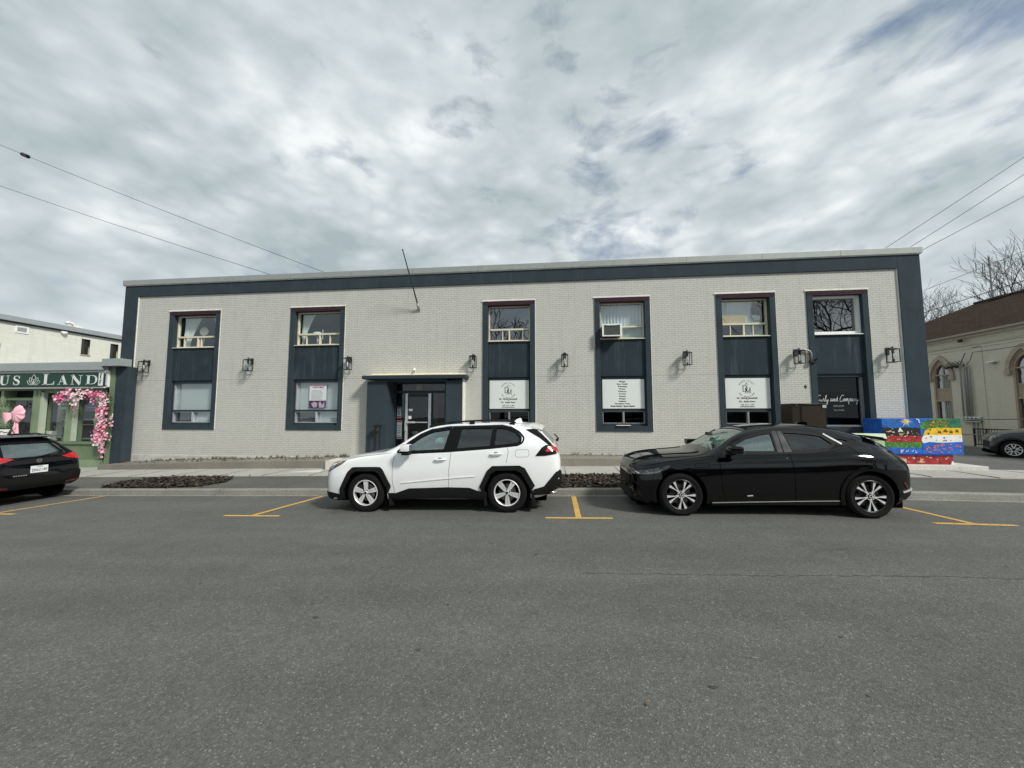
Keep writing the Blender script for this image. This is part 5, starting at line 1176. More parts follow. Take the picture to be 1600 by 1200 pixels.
def upole(name, x, y, h, label):
    t = thing('utility_pole', label, 'utility pole', (x, y, -.3)); mb = MB(); mb.tube([(x, y, -.3), (x, y, h)], [.16, .10], 10); mb.build('pole', M['bark'], t, smooth=40)
    mb = MB(); mb.box((x-.06, y-1.0, h-.5), (x+.06, y+1.0, h-.4)); mb.build('crossarm', M['bark'], t)
upole('a', -30.0, 1, 16.4, 'tall wooden utility pole left of the cream building'); upole('b', 20.3, 1, 13.7, 'tall wooden utility pole right of the lane')
t = thing('roof_mast', 'short service mast hidden behind the left of the parapet', 'mast', (-8.9, 1, 6.75)); mb = MB(); mb.tube([(-10.0, 1, 7.06), (-7.8, 1, 7.02)], .03, 6); mb.tube([(-9, 1, 6.74), (-9, 1, 7.05)], .03, 6); mb.build('mast', M['pipe'], t)
t = thing('roof_mast', 'short service mast hidden behind the right end of the parapet', 'mast', (11.2, 1, 6.75)); mb = MB(); mb.tube([(10.9, 1, 7.22), (11.3, 1, 6.98)], .03, 6); mb.tube([(11.1, 1, 6.74), (11.1, 1, 7.10)], .03, 6); mb.build('mast', M['pipe'], t)
t = thing('electric_risers', 'grey conduits and weatherheads running down the hall wall', 'conduits', (HX-.1, 9.3, 1.7))
for y, z in ((9.46, 4.30), (9.26, 4.36), (9.17, 4.34), (9.02, 4.24)):
    mb = MB(); mb.tube([(HX-.1, y, 1.7), (HX-.1, y, z), (HX-.14, y+.03, z+.08), (HX-.22, y+.06, z+.02)], .035, 8); mb.build('conduit', M['pipe'], t, smooth=50)
mb = MB()
for k in range(7):
    y = 9.1+k*.12; mb.tube([(HX-.2, 9.1+k*.07, 4.36), (HX-.3, y, 4.60+.05*(k % 2)), (HX-.3, y+.15, 4.45), (HX-.25, y+.3, 4.34)], .014, 5)
mb.tube([(HX-.2, 9.3, 4.5), (HX-.25, 9.0, 4.95), (HX-.3, 8.9, 5.0)], .02, 6); mb.tube([(HX-.2, 9.0, 4.4), (HX-.3, 8.7, 4.6), (HX-.35, 8.5, 4.98)], .014, 5); mb.build('cable_loops', M['wire'], t)
mb = MB()
for k in range(5): mb.box((HX-.26, 9.45+k*.13, 4.28+.05*(k % 2)), (HX-.18, 9.54+k*.13, 4.38+.05*(k % 2)))
mb.build('insulators', M['black'], t)
t = thing('meter_rack', 'row of round white electric meters on the hall wall', 'electric meters', (HX-.15, 9.0, .6))
mb = MB(); mb.box((HX-.16, 8.66, 1.42), (HX-.02, 9.5, 1.50)); mb.box((HX-.10, 8.66, .5), (HX-.04, 8.72, 1.7)); mb.box((HX-.10, 9.06, .5), (HX-.04, 9.1, 1.42)); mb.box((HX-.10, 8.86, .5), (HX-.04, 8.9, 1.42)); mb.build('rack', M['pipe'], t)
for k in range(4):
    mb = MB(); mb.lathe([(0, -.16), (.085, -.15), (.10, -.08), (.11, 0), (0, 0)], (HX-.03, 8.80+k*.19, 1.62), 'x', 16); m_ = mb.build('meter', pm('meter_white', (.62, .62, .60), .4) if 'meter_white' not in bpy.data.materials else bpy.data.materials['meter_white'], t, smooth=50)
    mb = MB(); mb.lathe([(0, -.172), (.05, -.172), (.05, -.155), (0, -.155)], (HX-.03, 8.80+k*.19, 1.62), 'x', 12); mb.build('dial', M['black'], m_)
t = thing('floodlight', 'small pale wall light on the brick hall between its windows', 'light', (HX-.2, 7.9, 4.3)); mb = MB(); mb.box((HX-.22, 7.72, 4.38), (HX-.03, 8.1, 4.44), .02); mb.build('lamp', M['white'], t); mb = MB(); mb.box((HX-.08, 7.86, 4.30), (HX, 7.96, 4.40)); mb.build('mount', M['pipe'], t)
mb = MB(); mb.box((HX-.25, 9.15, 5.62), (HX-.14, 9.3, 5.76)); mb.tube([(HX-.2, 9.15, 5.7), (HX-.3, 9.0, 5.66)], .03, 6); tag(mb.build('eaves_camera', M['black'], at='auto'), 'small black camera fixed under the brick hall eaves', 'camera')
# railings and barrier in the lane
t = thing('area_railing', 'black iron railing at the foot of the brick hall', 'railing', (20.6, 7.2, .2))
mb = MB(); x = 20.4
for y in (8.0, 7.45, 6.5, 5.4): mb.box((x-.025, y-.025, .28), (x+.025, y+.025, 1.16))
mb.box((x-.02, 5.4, 1.11), (x+.02, 8.0, 1.16)); mb.box((x-.02, 5.4, .36), (x+.02, 8.0, .41)); mb.build('rails', M['black'], t)
mb = MB(); y = 7.95
while y > 5.4: mb.box((x-.009, y-.009, .41), (x+.009, y+.009, 1.11)); y -= .12
mb.build('bars', M['black'], t)
struct('lane_kerb', MB().box((20.1, 2, -.1), (20.7, 12, .26)), M['oldconc'])
t = thing('pipe_barrier', 'grey steel pipe barrier with two rails crossing the lane', 'barrier', (15.9, 4.6, 0))
for (x, y) in ((17.05, 5.1), (22.5, 1.4)):
    mb = MB(); mb.tube([(x, y, -.1), (x, y, 1.66)], .085, 12); mb.lathe([(.086, .4), (.11, .4), (.11, .46), (.086, .46)], (x, y, 0), 'z', 12); mb.build('post', M['pipe'], t, smooth=40)
for z in (1.62, .98): mb = MB(); mb.tube([(12.4, 4.9, z), (17.05, 5.1, z), (21.3, 5.4, z+.02)], .022, 8); mb.build('rail', M['pipe'], t, smooth=40)

# ------------------------------------------------------------------ overhead wires
def wire(a, b, sag, r, label, n=24):
    a, b = Vector(a), Vector(b); mb = MB()
    mb.tube([a.lerp(b, k/n)-Vector((0, 0, sag*4*(k/n)*(1-k/n))) for k in range(n+1)], r, 5)
    return tag(mb.build('overhead_wire', M['wire'], at='auto'), label, 'wire', 'overhead wires')
wire((-30.0, 1, 16.28), (-7.8, 1, 7.02), .12, .009, 'upper overhead wire at the left, with a black bead on it')
wire((-30.0, 1, 14.05), (-10.0, 1, 7.06), .1, .009, 'lower overhead wire at the left, below the beaded one')
mb = MB(); mb.tube([(-24.30, 1, 13.80), (-23.98, 1, 13.66)], .085, 10); tag(mb.build('wire_splice', M['black'], at='auto'), 'black bead shaped splice hanging on the upper left wire', 'splice')
wire((20.3, 1, 13.52), (10.9, 1, 7.22), .05, .009, 'highest of the three wires over the right roof corner')
wire((20.3, 1, 12.86), (11.3, 1, 6.98), .04, .009, 'middle of the three wires over the right roof corner')
wire((20.3, 1, 11.62), (11.62, 1.0, 6.94), .03, .009, 'lowest of the three wires over the right roof corner')
wire((16.85, 1.0, 7.75), (15.55, 7.05, 6.90), .0, .008, 'thin wire crossing the television aerial above the hall roof')
wire((16.74, 1.0, 6.66), (15.7, 6.9, 6.05), .0, .014, 'thick cable crossing the bare trees above the hall roof')
wire((HX-.35, 8.5, 4.98), (HX-1.2, 3.0, 5.05), .1, .014, 'service drop running from the hall conduits past the pointed window')

# television aerial
t = thing('television_aerial', 'tall television aerial mast above the brown hall roof', 'aerial', (34, 20, 0))
mb = MB(); mb.tube([(34.03, 20, 4), (34.06, 20, 14.2)], .05, 6)
for sx in (-1, 1): mb.tube([(34.03+sx*.13, 20, 4), (34.03+sx*.10, 20, 11.5)], .025, 4)
mb.build('mast', pm('galvanised', (.16, .16, .16), .5, .5), t)
mb = MB()
mb.tube([(33.1, 20, 13.62), (35.1, 20, 13.86)], .03, 5); mb.tube([(33.6, 20, 12.95), (34.8, 20, 13.0)], .03, 5)
for x, z0_, z1_ in ((33.1, 13.1, 13.75), (33.55, 12.7, 13.7), (34.65, 12.9, 13.85), (35.1, 13.3, 14.05), (35.12, 12.5, 13.0), (33.7, 12.6, 13.6)): mb.tube([(x, 20, z0_), (x, 20, z1_)], .025, 4)
mb.build('elements', pm('aerial_rods', (.10, .10, .10), .5, .5), t)

# ------------------------------------------------------------------ bare trees
def bare_tree(loc, h, seed, label, spread=.55, group='bare trees behind the brick hall', depth=6, lean=0, tw=.010):
    rnd = random.Random(seed); t = thing('bare_tree', label, 'tree', loc, group)
    tr, cw = MB(), MB(); L0 = Vector(loc)
    def grow(p, d, l, r, lev):
        n = 3; pts = [p]; rr = [r]
        for k in range(n):
            d = (d+Vector((rnd.gauss(0, .10), rnd.gauss(0, .10), rnd.gauss(.03, .06)))).normalized(); p = p+d*l/n; pts.append(p); rr.append(max(tw, r*(1-.38*(k+1)/n)))
        (tr if lev == 0 else cw).tube(pts, rr, 7 if lev < 2 else (4 if lev < 4 else 3), cap=False)
        if lev >= depth: return
        nb = 4 if lev == 0 else rnd.choice([2, 3, 3])
        for k in range(nb):
            az = rnd.uniform(0, 2*pi) if nb != 4 else k*pi/2+rnd.uniform(-.5, .5); u = d.orthogonal().normalized(); u = Matrix.Rotation(az, 3, d) @ u
            nd_ = (d*cos(spread*rnd.uniform(.6, 1.35))+u*sin(spread*rnd.uniform(.6, 1.35))).normalized(); nd_.z += .08; nd_.normalize()
            f = 1 if k == 0 else rnd.uniform(.55, 1.0); st = pts[-1] if k < 2 else pts[-2]
            grow(st, nd_, l*rnd.uniform(.66, .86), max(tw, rr[-1]*(.95 if k == 0 else .72)), lev+1)
    grow(L0, Vector((lean, 0, 1)).normalized(), h*.27, h*.022, 0)
    tr.build('trunk', M['bark'], t); cw.build('crown', M['bark'], t)
    return t
bare_tree((34.0, 27, 0), 16.5, 3, 'bare tree beside the right corner of the office, leftmost of the row', .55)
bare_tree((37.0, 28, 0), 16.0, 8, 'small bare tree just left of the start of the hall ridge', .6)
bare_tree((40.0, 26.5, 0), 18, 21, 'spreading bare tree behind the left end of the hall ridge', .62, lean=-.1)
bare_tree((44.3, 28, 0), 21, 5, 'tallest bare tree, tangled with the television aerial', .5)
bare_tree((48.5, 28, 0), 19, 14, 'bare tree right of the television aerial', .6)
bare_tree((54.0, 28, 0), 18, 33, 'bare tree at the right edge above the hall ridge', .6)
# trees over the road behind the viewer, which the window panes and car bodies mirror
bare_tree((-7, -38, 0), 17, 51, 'bare street tree across the road, mirrored in the third upper window', .6, 'bare trees across the road', 6, tw=.035)
bare_tree((30, -36, 0), 27, 52, 'bare street tree across the road, mirrored in the rightmost upper window', .6, 'bare trees across the road', 7, tw=.02)
bare_tree((38, -38, 0), 27, 57, 'second bare street tree across the road, mirrored in the rightmost upper window', .6, 'bare trees across the road', 7, tw=.02)
hs = thing('house', 'dark brick house across the road, added unseen for its reflections', 'house', (18, -48, 0))  # unseen house added for its dark reflection in panes and car bodies
mb = MB(); mb.box((2, -58, -.3), (36, -46, 5.2)); mb.build('wall', pm('dark_brick', (.05, .042, .038), .8, var=.3), hs)
mb = MB(); mb.prism([(-59, 5.2), (-45, 5.2), (-52, 8.6)], 1, 37, 'x'); mb.build('roof', M['shingle'], hs)
for k in range(6): mb = MB(); mb.box((5+k*5, -46.02, 1.6), (6.6+k*5, -45.9, 3.4)); mb.build('window', M['greyframe'], hs)

# ------------------------------------------------------------------ cars
def pchip(xs, ys):
    n = len(xs); h = [xs[i+1]-xs[i] for i in range(n-1)]; d = [(ys[i+1]-ys[i])/h[i] for i in range(n-1)]; m = [0]*n
    m[0], m[-1] = d[0], d[-1]
    for i in range(1, n-1):
        if d[i-1]*d[i] > 0:
            w1, w2 = 2*h[i]+h[i-1], h[i]+2*h[i-1]; m[i] = (w1+w2)/(w1/d[i-1]+w2/d[i])
    def f(x):
        x = min(max(x, xs[0]), xs[-1]); i = 0
        while i < n-2 and x > xs[i+1]: i += 1
        t = (x-xs[i])/h[i]; a, b = ys[i], ys[i+1]
        return (2*t**3-3*t*t+1)*a+(t**3-2*t*t+t)*h[i]*m[i]+(-2*t**3+3*t*t)*b+(t**3-t*t)*h[i]*m[i+1]
    return f
def section(st):
    x, zb, w, zbelt, wb, zr, yr, zt = st; L_ = lambda a, b, t: a+(b-a)*t; H = zbelt-zb
    return [(0, zb), (w*.80, zb), (w-.05, zb+.03*1.2), (w-.022, zb+.16*H), (w-.004, zb+.36*H), (w, zb+.60*H), (w-.018, zb+.80*H), (w*.5+wb*.5, zb+.92*H), (wb, zbelt),
            (L_(wb, yr, .34)+.008, L_(zbelt, zr, .36)), (L_(wb, yr, .68)+.010, L_(zbelt, zr, .70)), (yr, zr), (yr*.90, L_(zr, zt, .40)), (yr*.72, L_(zr, zt, .70)), (yr*.40, L_(zr, zt, .93)), (0, zt)]
def car_surface(ST, nx=150, sub=3, smooth_it=7):
    xs = [s[0] for s in ST]; fs = [pchip(xs, [s[k] for s in ST]) for k in range(1, 8)]
    X = []; 
    for i in range(nx+1):
        t = i/nx; c = .5-.5*cos(pi*t); t = .55*t+.45*c; X.append(xs[0]+(xs[-1]-xs[0])*t)
    rows = []
    for x in X:
        sec = section([x]+[f(x) for f in fs]); out = []
        for j in range(len(sec)-1):
            p0, p1, p2, p3 = sec[max(j-1, 0)], sec[j], sec[j+1], sec[min(j+2, len(sec)-1)]
            for k in range(sub):
                t = k/sub; out.append([.5*((2*p1[q])+(-p0[q]+p2[q])*t+(2*p0[q]-5*p1[q]+4*p2[q]-p3[q])*t*t+(-p0[q]+3*p1[q]-3*p2[q]+p3[q])*t**3) for q in (0, 1)])
        out.append(list(sec[-1])); rows.append(out)
    m = len(rows[0])
    for it in range(smooth_it):
        new = [[list(p) for p in r] for r in rows]
        for i in range(1, len(rows)-1):
            for j in range(1, m-1):
                for q in (0, 1): new[i][j][q] = .5*rows[i][j][q]+.15*(rows[i-1][j][q]+rows[i+1][j][q])+.10*(rows[i][j-1][q]+rows[i][j+1][q])
            new[i][m-1][1] = .5*rows[i][m-1][1]+.15*(rows[i-1][m-1][1]+rows[i+1][m-1][1])+.2*rows[i][m-2][1]
        rows = new
    bm = bmesh.new(); V = []
    for i, r in enumerate(rows):
        left = [bm.verts.new((X[i], -p[0], p[1])) for p in r]; right = [bm.verts.new((X[i], p[0], p[1])) for p in r[1:-1]]
        V.append(left+right[::-1])     # closed loop round the section
    n = len(V[0])
    for i in range(len(V)-1):
        for k in range(n): bm.faces.new((V[i][k], V[i][(k+1) % n], V[i+1][(k+1) % n], V[i+1][k]))
    bm.faces.new(V[0]); bm.faces.new(V[-1][::-1])
    bmesh.ops.recalc_face_normals(bm, faces=bm.faces)
    return bm
def prism_bm(list_of, idx=1):
    bm = bmesh.new()
    for pts, lo, hi, ax in list_of:
        mb = MB(); mb.bm.free(); mb.bm = bm; mb.prism(pts, lo, hi, ax)
    for f in bm.faces: f.material_index = idx
    return bm
def boolean(me, cut_bm, mats):
    cm = bpy.data.meshes.new('c'); cut_bm.to_mesh(cm); cut_bm.free()
    for m in mats: cm.materials.append(m)
    a = bpy.data.objects.new('a', me); b = bpy.data.objects.new('b', cm); COL.objects.link(a); COL.objects.link(b)
    md = a.modifiers.new('x', 'BOOLEAN'); md.operation = 'DIFFERENCE'; md.solver = 'EXACT'; md.object = b; md.material_mode = 'INDEX'
    dg = bpy.context.evaluated_depsgraph_get(); dg.update(); out = bpy.data.meshes.new_from_object(a.evaluated_get(dg))
    bpy.data.objects.remove(a); bpy.data.objects.remove(b); bpy.data.meshes.remove(cm); return out
def dense(pts, step=.06, closed=True):
    out = []; n = len(pts)
    for i in range(n if closed else n-1):
        a, b = Vector(pts[i]), Vector(pts[(i+1) % n]); k = max(1, int((b-a).length/step))
        for j in range(k): out.append(tuple(a.lerp(b, j/k)))
    if not closed: out.append(tuple(pts[-1]))
    return out
def roundc(pts, r=.03, n=3):
    """round the corners of a polygon"""
    out = []; m = len(pts)
    for i in range(m):
        p, a, b = Vector(pts[i]), Vector(pts[i-1]), Vector(pts[(i+1) % m]); da, db = (a-p), (b-p); q = min(r, da.length*.45, db.length*.45)
        s, e = p+da.normalized()*q, p+db.normalized()*q
        for k in range(n+1): t = k/n; out.append(tuple(s*(1-t)**2+p*2*t*(1-t)+e*t*t))
    return out
class Car:
    lowz = .235
    def __init__(s, name, label, x, y, ST, paintm, tilt, group='cars parked along the kerb', yaw=0, z=None, scale=1.0):
        s.root = thing(name, label, 'car', (x, y, G(x) if z is None else z), group); s.root['_b'] = [0, 0, 0]
        s.root.rotation_euler = (0, -tilt, yaw); s.root.scale = (scale,)*3
        bm = car_surface(ST); s.base = bpy.data.meshes.new('base'); bm.to_mesh(s.base)
        for p in s.base.polygons: p.use_smooth = True
        bmt = bm.copy(); bmesh.ops.triangulate(bmt, faces=bmt.faces); s.tree = BVHTree.FromBMesh(bmt); bmt.free()
        bm.normal_update(); s.vn = [v.normal.copy() for v in bm.verts]; s.polys = [[v.index for v in f.verts] for f in bm.faces]; s.vc = [v.co.copy() for v in bm.verts]
        s.ftree = BVHTree.FromPolygons(s.vc, s.polys); bm.free(); s.paint = paintm; s.ST = ST
    def hit(s, a, b, ax):
        """surface point for 2-D coords. ax: '-y' side facing the street, '+y' far side, 'z' top, '+x' rear, '-x' front"""
        if ax in ('-y', '+y'): sg = -1 if ax == '-y' else 1; o, d = Vector((a, sg*3, b)), Vector((0, -sg, 0))
        elif ax == 'z': o, d = Vector((a, b, 4)), Vector((0, 0, -1))
        elif ax == '+x': o, d = Vector((9, a, b)), Vector((-1, 0, 0))
        else: o, d = Vector((-9, a, b)), Vector((1, 0, 0))
        loc, nrm, i, dist = s.tree.ray_cast(o, d)
        if loc is None:
            loc, nrm, i, dist = s.tree.find_nearest(Vector((a, 0, b)) if ax[1:] == 'y' else (Vector((a, b, 1)) if ax == 'z' else Vector((3 if ax == '+x' else 0, a, b))))
            return None
        return loc, s.nrm_at(loc)
    def nrm_at(s, p):
        loc, nr, i, d = s.ftree.find_nearest(p)
        if i is None: return Vector((0, 0, 1))
        w = Vector((0, 0, 0))
        for vi in s.polys[i]:
            if len(s.polys[i]) > 6: return nr
            w += s.vn[vi]/(max(1e-4, (s.vc[vi]-loc).length))
        return w.normalized()
    def drape(s, name, outline, ax, mat, off=.004, thick=.006, parent=None, both=False, step=.05, smooth=True):
        objs = []
        axs = [ax]+(['+y'] if both and ax == '-y' else [])
        for ax_ in axs:
            bm = bmesh.new(); pts = dense(outline, step); vs_ = [bm.verts.new((p[0], p[1], 0)) for p in pts]
            try: bm.faces.new(vs_)
            except Exception: bm.free(); continue
            bmesh.ops.triangulate(bm, faces=bm.faces)
            for it in range(7):
                lg = [e for e in bm.edges if e.calc_length() > step*1.7 and len(e.link_faces) == 2]
                if not lg: break
                bmesh.ops.subdivide_edges(bm, edges=lg, cuts=1); bmesh.ops.triangulate(bm, faces=[f for f in bm.faces if len(f.verts) > 3])
                bmesh.ops.beautify_fill(bm, faces=bm.faces, edges=[e for e in bm.edges if len(e.link_faces) == 2])
            bad = []; top = {}
            for v in bm.verts:
                h = s.hit(v.co.x, v.co.y, ax_)
                if h is None: bad.append(v); continue
                top[v] = (h[0], h[1])
            if bad: bmesh.ops.delete(bm, geom=bad, context='VERTS')
            for v in bm.verts:
                l, n_ = top[v]; v.co = l+n_*off
            fs = list(bm.faces)
            if fs and thick:
                bnd = [e for e in bm.edges if len(e.link_faces) == 1]; mp = {}
                ns = {v: top[v][1] for v in bm.verts}
                for v in list(bm.verts):
                    nv = bm.verts.new(v.co-ns[v]*thick); mp[v] = nv
                for f in fs: bm.faces.new([mp[v] for v in f.verts][::-1])
                for e in bnd: a, b = e.verts; bm.faces.new((a, b, mp[b], mp[a]))
                bmesh.ops.recalc_face_normals(bm, faces=bm.faces)
            for f in bm.faces: f.smooth = smooth
            for e in bm.edges:
                if len(e.link_faces) == 2 and e.calc_face_angle(0) > radians(40): e.smooth = False
            me = bpy.data.meshes.new(name); bm.to_mesh(me); bm.free(); me.materials.append(mat)
            o = bpy.data.objects.new(name, me); COL.objects.link(o); o.parent = parent or s.root; o['_b'] = [0, 0, 0]; objs.append(o)
        return objs[0] if objs else None
    def ribbon(s, name, line, wd, ax, mat, off=.003, thick=.003, parent=None, both=False, closed=False, step=.04):
        pts = dense(line, .05, closed); n = len(pts); L_, R_ = [], []
        for i in range(n):
            a = Vector(pts[i-1] if closed or i else pts[0]); b = Vector(pts[(i+1) % n] if closed or i < n-1 else pts[-1]); d = (b-a).normalized(); q = Vector((-d.y, d.x))*wd/2; p = Vector(pts[i])
            L_.append(p+q); R_.append(p-q)
        objs = []
        for ax_ in [ax]+(['+y'] if both and ax == '-y' else []):
            bm = bmesh.new(); G_ = []
            for i in range(n):
                row = []
                for p in (L_[i], R_[i]):
                    h = s.hit(p.x, p.y, ax_)
                    if h is None: row = None; break
                    row += [bm.verts.new(h[0]+h[1]*off), bm.verts.new(h[0]+h[1]*(off-thick))]
                G_.append(row)
            rng = range(n if closed else n-1)
            for i in rng:
                a, b = G_[i], G_[(i+1) % n]
                if a is None or b is None: continue
                for u, v in ((0, 2), (2, 3), (3, 1), (1, 0)): bm.faces.new((a[u], b[u], b[v], a[v]))
            bmesh.ops.recalc_face_normals(bm, faces=bm.faces)
            me = bpy.data.meshes.new(name); bm.to_mesh(me); bm.free(); me.materials.append(mat); o = bpy.data.objects.new(name, me); COL.objects.link(o); o.parent = parent or s.root; o['_b'] = [0, 0, 0]; objs.append(o)
        return objs[0]
    def mesh(s, name, mb, mat, parent=None, smooth=None): return mb.build(name, mat, parent or s.root, smooth=smooth)
    def body(s, side_windows, windscreen, rear, arches, cab):
        """hollow the cabin, cut the glass openings and the wheel arches"""
        mats = [s.paint, M['cabin'], M['under']]
        me = s.base.copy()
        for m in mats: me.materials.append(m)
        # cabin cavity: an inset copy of the greenhouse
        xs = [q[0] for q in s.ST]; f = {k: pchip(xs, [q[k] for q in s.ST]) for k in range(1, 8)}
        bm = bmesh.new(); V = []
        n = 26
        for i in range(n+1):
            x = cab[0]+(cab[1]-cab[0])*i/n; zt, yr, zr, wb, zb_ = f[7](x), f[6](x), f[5](x), f[4](x), f[3](x); fl = cab[2]
            top = min(zt-.045, zt-.045); zc = max(zr-.045, fl+.08); zbm = min(zb_-.0, zc-.02)
            h = [(0, fl), (wb-.14, fl), (wb-.07, max(fl+.02, min(zbm, zc-.03))), (max(.1, yr-.035), zc), (yr*.72, max(zc+.005, zr+(zt-zr)*.7-.05)), (0, max(zc+.01, top))]
            V.append([bm.verts.new((x, -p[0], p[1])) for p in h]+[bm.verts.new((x, p[0], p[1])) for p in h[1:-1][::-1]])
        m = len(V[0])
        for i in range(n):
            for k in range(m): bm.faces.new((V[i][k], V[i][(k+1) % m], V[i+1][(k+1) % m], V[i+1][k]))
        bm.faces.new(V[0]); bm.faces.new(V[-1][::-1]); bmesh.ops.recalc_face_normals(bm, faces=bm.faces)
        for fc in bm.faces: fc.material_index = 1
        me = boolean(me, bm, mats)
        me = boolean(me, prism_bm([(w_, -1.3, 1.3, 'y') for w_ in side_windows]), mats)
        lst = []
        if windscreen: lst.append((windscreen[0], windscreen[1], windscreen[2], 'z'))
        if rear: lst.append((rear[0], rear[1], rear[2], 'x'))
        if lst: me = boolean(me, prism_bm(lst), mats)
        me = boolean(me, prism_bm([(a, sg*1.3, sg*.52, 'y') for a in arches for sg in (-1, 1)], 2), mats)
        # restore the smooth shading of the uncut surface
        for p in me.polygons:
            if p.material_index == 0 and p.center.z < s.lowz: p.material_index = 2
        nl = [None]*len(me.loops); bmn = [Vector((0, 0, 1))]*len(me.loops)
        for p in me.polygons:
            p.use_smooth = True
            for li in p.loop_indices:
                v = me.vertices[me.loops[li].vertex_index].co
                if p.material_index == 0:
                    q = s.nrm_at(v); bmn[li] = q if q.dot(p.normal) > .3 else p.normal.copy()
                else: bmn[li] = p.normal.copy()
        me.normals_split_custom_set([tuple(x) for x in bmn])
        me.name = 'body'; o = bpy.data.objects.new('body', me); COL.objects.link(o); o.parent = s.root; o['_b'] = [0, 0, 0]; s.bodyo = o; return o
    def wheel(s, x, side, r, rr, style, y_out, w=.225, rot=0):
        """side -1 is the street side"""
        c = Vector((x, 0, r)); yo = side*y_out; yi = side*(y_out-w)
        q = lambda d: side*(y_out-d)
        mb = MB(); rb = rr+.004
        prof = [(rb-.01, q(.012)), (rb+.02, q(.002)), (rb+.055, q(-.004)), (r-.035, q(.006)), (r-.008, q(.022)), (r, q(.045)), (r, q(w-.045)), (r-.012, q(w-.02)), (rb+.05, q(w)), (rb-.01, q(w-.012))]
        mb.lathe(prof, c, 'y', 56, closed=True)
        # flatten the contact patch a little
        for v in mb.bm.verts:
            if v.co.z < .010: v.co.z = .010*0+max(v.co.z, .004)
        tyre = s.mesh('wheel', mb, M['rubber'], smooth=35)
        mb = MB()
        for k in range(64):
            a = 2*pi*k/64
            for yy in (.07, .11, .15):
                pass
        mb.lathe([(rr-.006, q(.004)), (rr+.004, q(.010)), (rr+.004, q(w-.03)), (rr-.012, q(w-.03)), (rr-.016, q(.03)), (rr-.018, q(.014))], c, 'y', 56, closed=True)
        rim = s.mesh('rim', mb, M['silver'] if style == 'five' else M['gunmetal'] if style in ('plain', 'fork') else M['machined'], tyre, 40)
        mb = MB(); mb.lathe([(0, q(.11)), (rr-.015, q(.10)), (rr-.015, q(.13)), (0, q(.13))], c, 'y', 40); s.mesh('wheel_well', mb, M['under'], rim, 40)
        mb = MB(); mb.lathe([(0, q(.085)), (rr*.66, q(.08)), (rr*.66, q(.10)), (0, q(.10))], c, 'y', 40)
        s.mesh('brake_disc', mb, M['disc'], rim, 40)
        mb = MB(); a = 2.4; mb.box((x+cos(a)*rr*.5-.06, min(q(.05), q(.10)), r+sin(a)*rr*.5-.07), (x+cos(a)*rr*.5+.06, max(q(.05), q(.10)), r+sin(a)*rr*.5+.07), .01); s.mesh('caliper', mb, M['gunmetal'], rim)
        def P(rad, ang): return (x+rad*cos(ang), r+rad*sin(ang))
        def spoke(poly, d0, d1, mb, edge=None):
            """poly in (radius, angle offset-width) pairs -> solid with crowned front face"""
            a, b = sorted((q(d0), q(d1))); mb.prism(poly, a, b, 'y')
        sp_, pk = MB(), MB()
        if style == 'five':
            for k in range(5):
                an = rot+2*pi*k/5; w0, w1 = .030, .048
                for sg in (-1, 1):    # two bars with a groove between
                    n_ = Vector((-sin(an), cos(an))); d_ = Vector((cos(an), sin(an)))
                    o = Vector((x, r)); A = o+d_*.045+n_*sg*.004; B = o+d_*(rr-.008)+n_*sg*.012; C = o+d_*(rr-.008)+n_*sg*w1; D = o+d_*.045+n_*sg*w0*.85
                    spoke([tuple(A), tuple(B), tuple(C), tuple(D)], .018, .055, sp_)
                n_ = Vector((-sin(an), cos(an))); d_ = Vector((cos(an), sin(an))); o = Vector((x, r))
                spoke([tuple(o+d_*.04-n_*.01), tuple(o+d_*(rr-.012)-n_*.03), tuple(o+d_*(rr-.012)+n_*.03), tuple(o+d_*.04+n_*.01)], .030, .06, sp_)
            mb = MB(); mb.lathe([(0, q(.012)), (.030, q(.013)), (.036, q(.02)), (.062, q(.024)), (.068, q(.05)), (0, q(.05))], c, 'y', 24); s.mesh('hub_cap', mb, M['silver'], rim, 40)
            for k in range(5):
                an = rot+2*pi*(k+.5)/5; pk.lathe([(0, q(.014)), (.011, q(.014)), (.013, q(.03)), (0, q(.03))], (x+.052*cos(an), 0, r+.052*sin(an)), 'y', 8)
            s.mesh('wheel_nuts', pk, M['gunmetal'], rim); s.mesh('spokes', sp_, M['silver'], rim)
            mb = MB(); mb.lathe([(0, q(.0105)), (.024, q(.0105)), (.024, q(.013)), (0, q(.013))], c, 'y', 16); s.mesh('cap_badge', mb, M['gunmetal'], rim, 40)
        elif style == 'fork':
            bl = MB()
            for k in range(5):
                an = rot+2*pi*k/5; o = Vector((x, r)); n_ = Vector((-sin(an), cos(an))); d_ = Vector((cos(an), sin(an)))
                T = lambda a, b: tuple(o+d_*a*rr+n_*b*rr)
                for sg in (-1, 1):
                    spoke([T(.14, .004*sg), T(.34, .008*sg), T(.62, .075*sg), T(.985, .13*sg), T(.94, .31*sg), T(.70, .20*sg), T(.42, .075*sg), T(.14, .052*sg)], .020, .05, sp_)
                    spoke([T(.14, .0), T(.50, .0), T(.82, .085*sg), T(.97, .10*sg), T(.97, .15*sg), T(.75, .13*sg), T(.4, .05*sg)], .032, .065, bl)
                    spoke([T(.14, .05*sg), T(.45, .07*sg), T(.74, .23*sg), T(.92, .33*sg), T(.86, .42*sg), T(.66, .30*sg), T(.40, .13*sg), T(.16, .11*sg)], .030, .065, bl)
            mb = MB(); mb.lathe([(0, q(.010)), (.028, q(.011)), (.036, q(.022)), (.070, q(.026)), (.074, q(.05)), (0, q(.05))], c, 'y', 24); s.mesh('hub_cap', mb, M['gunmetal'], rim, 40)
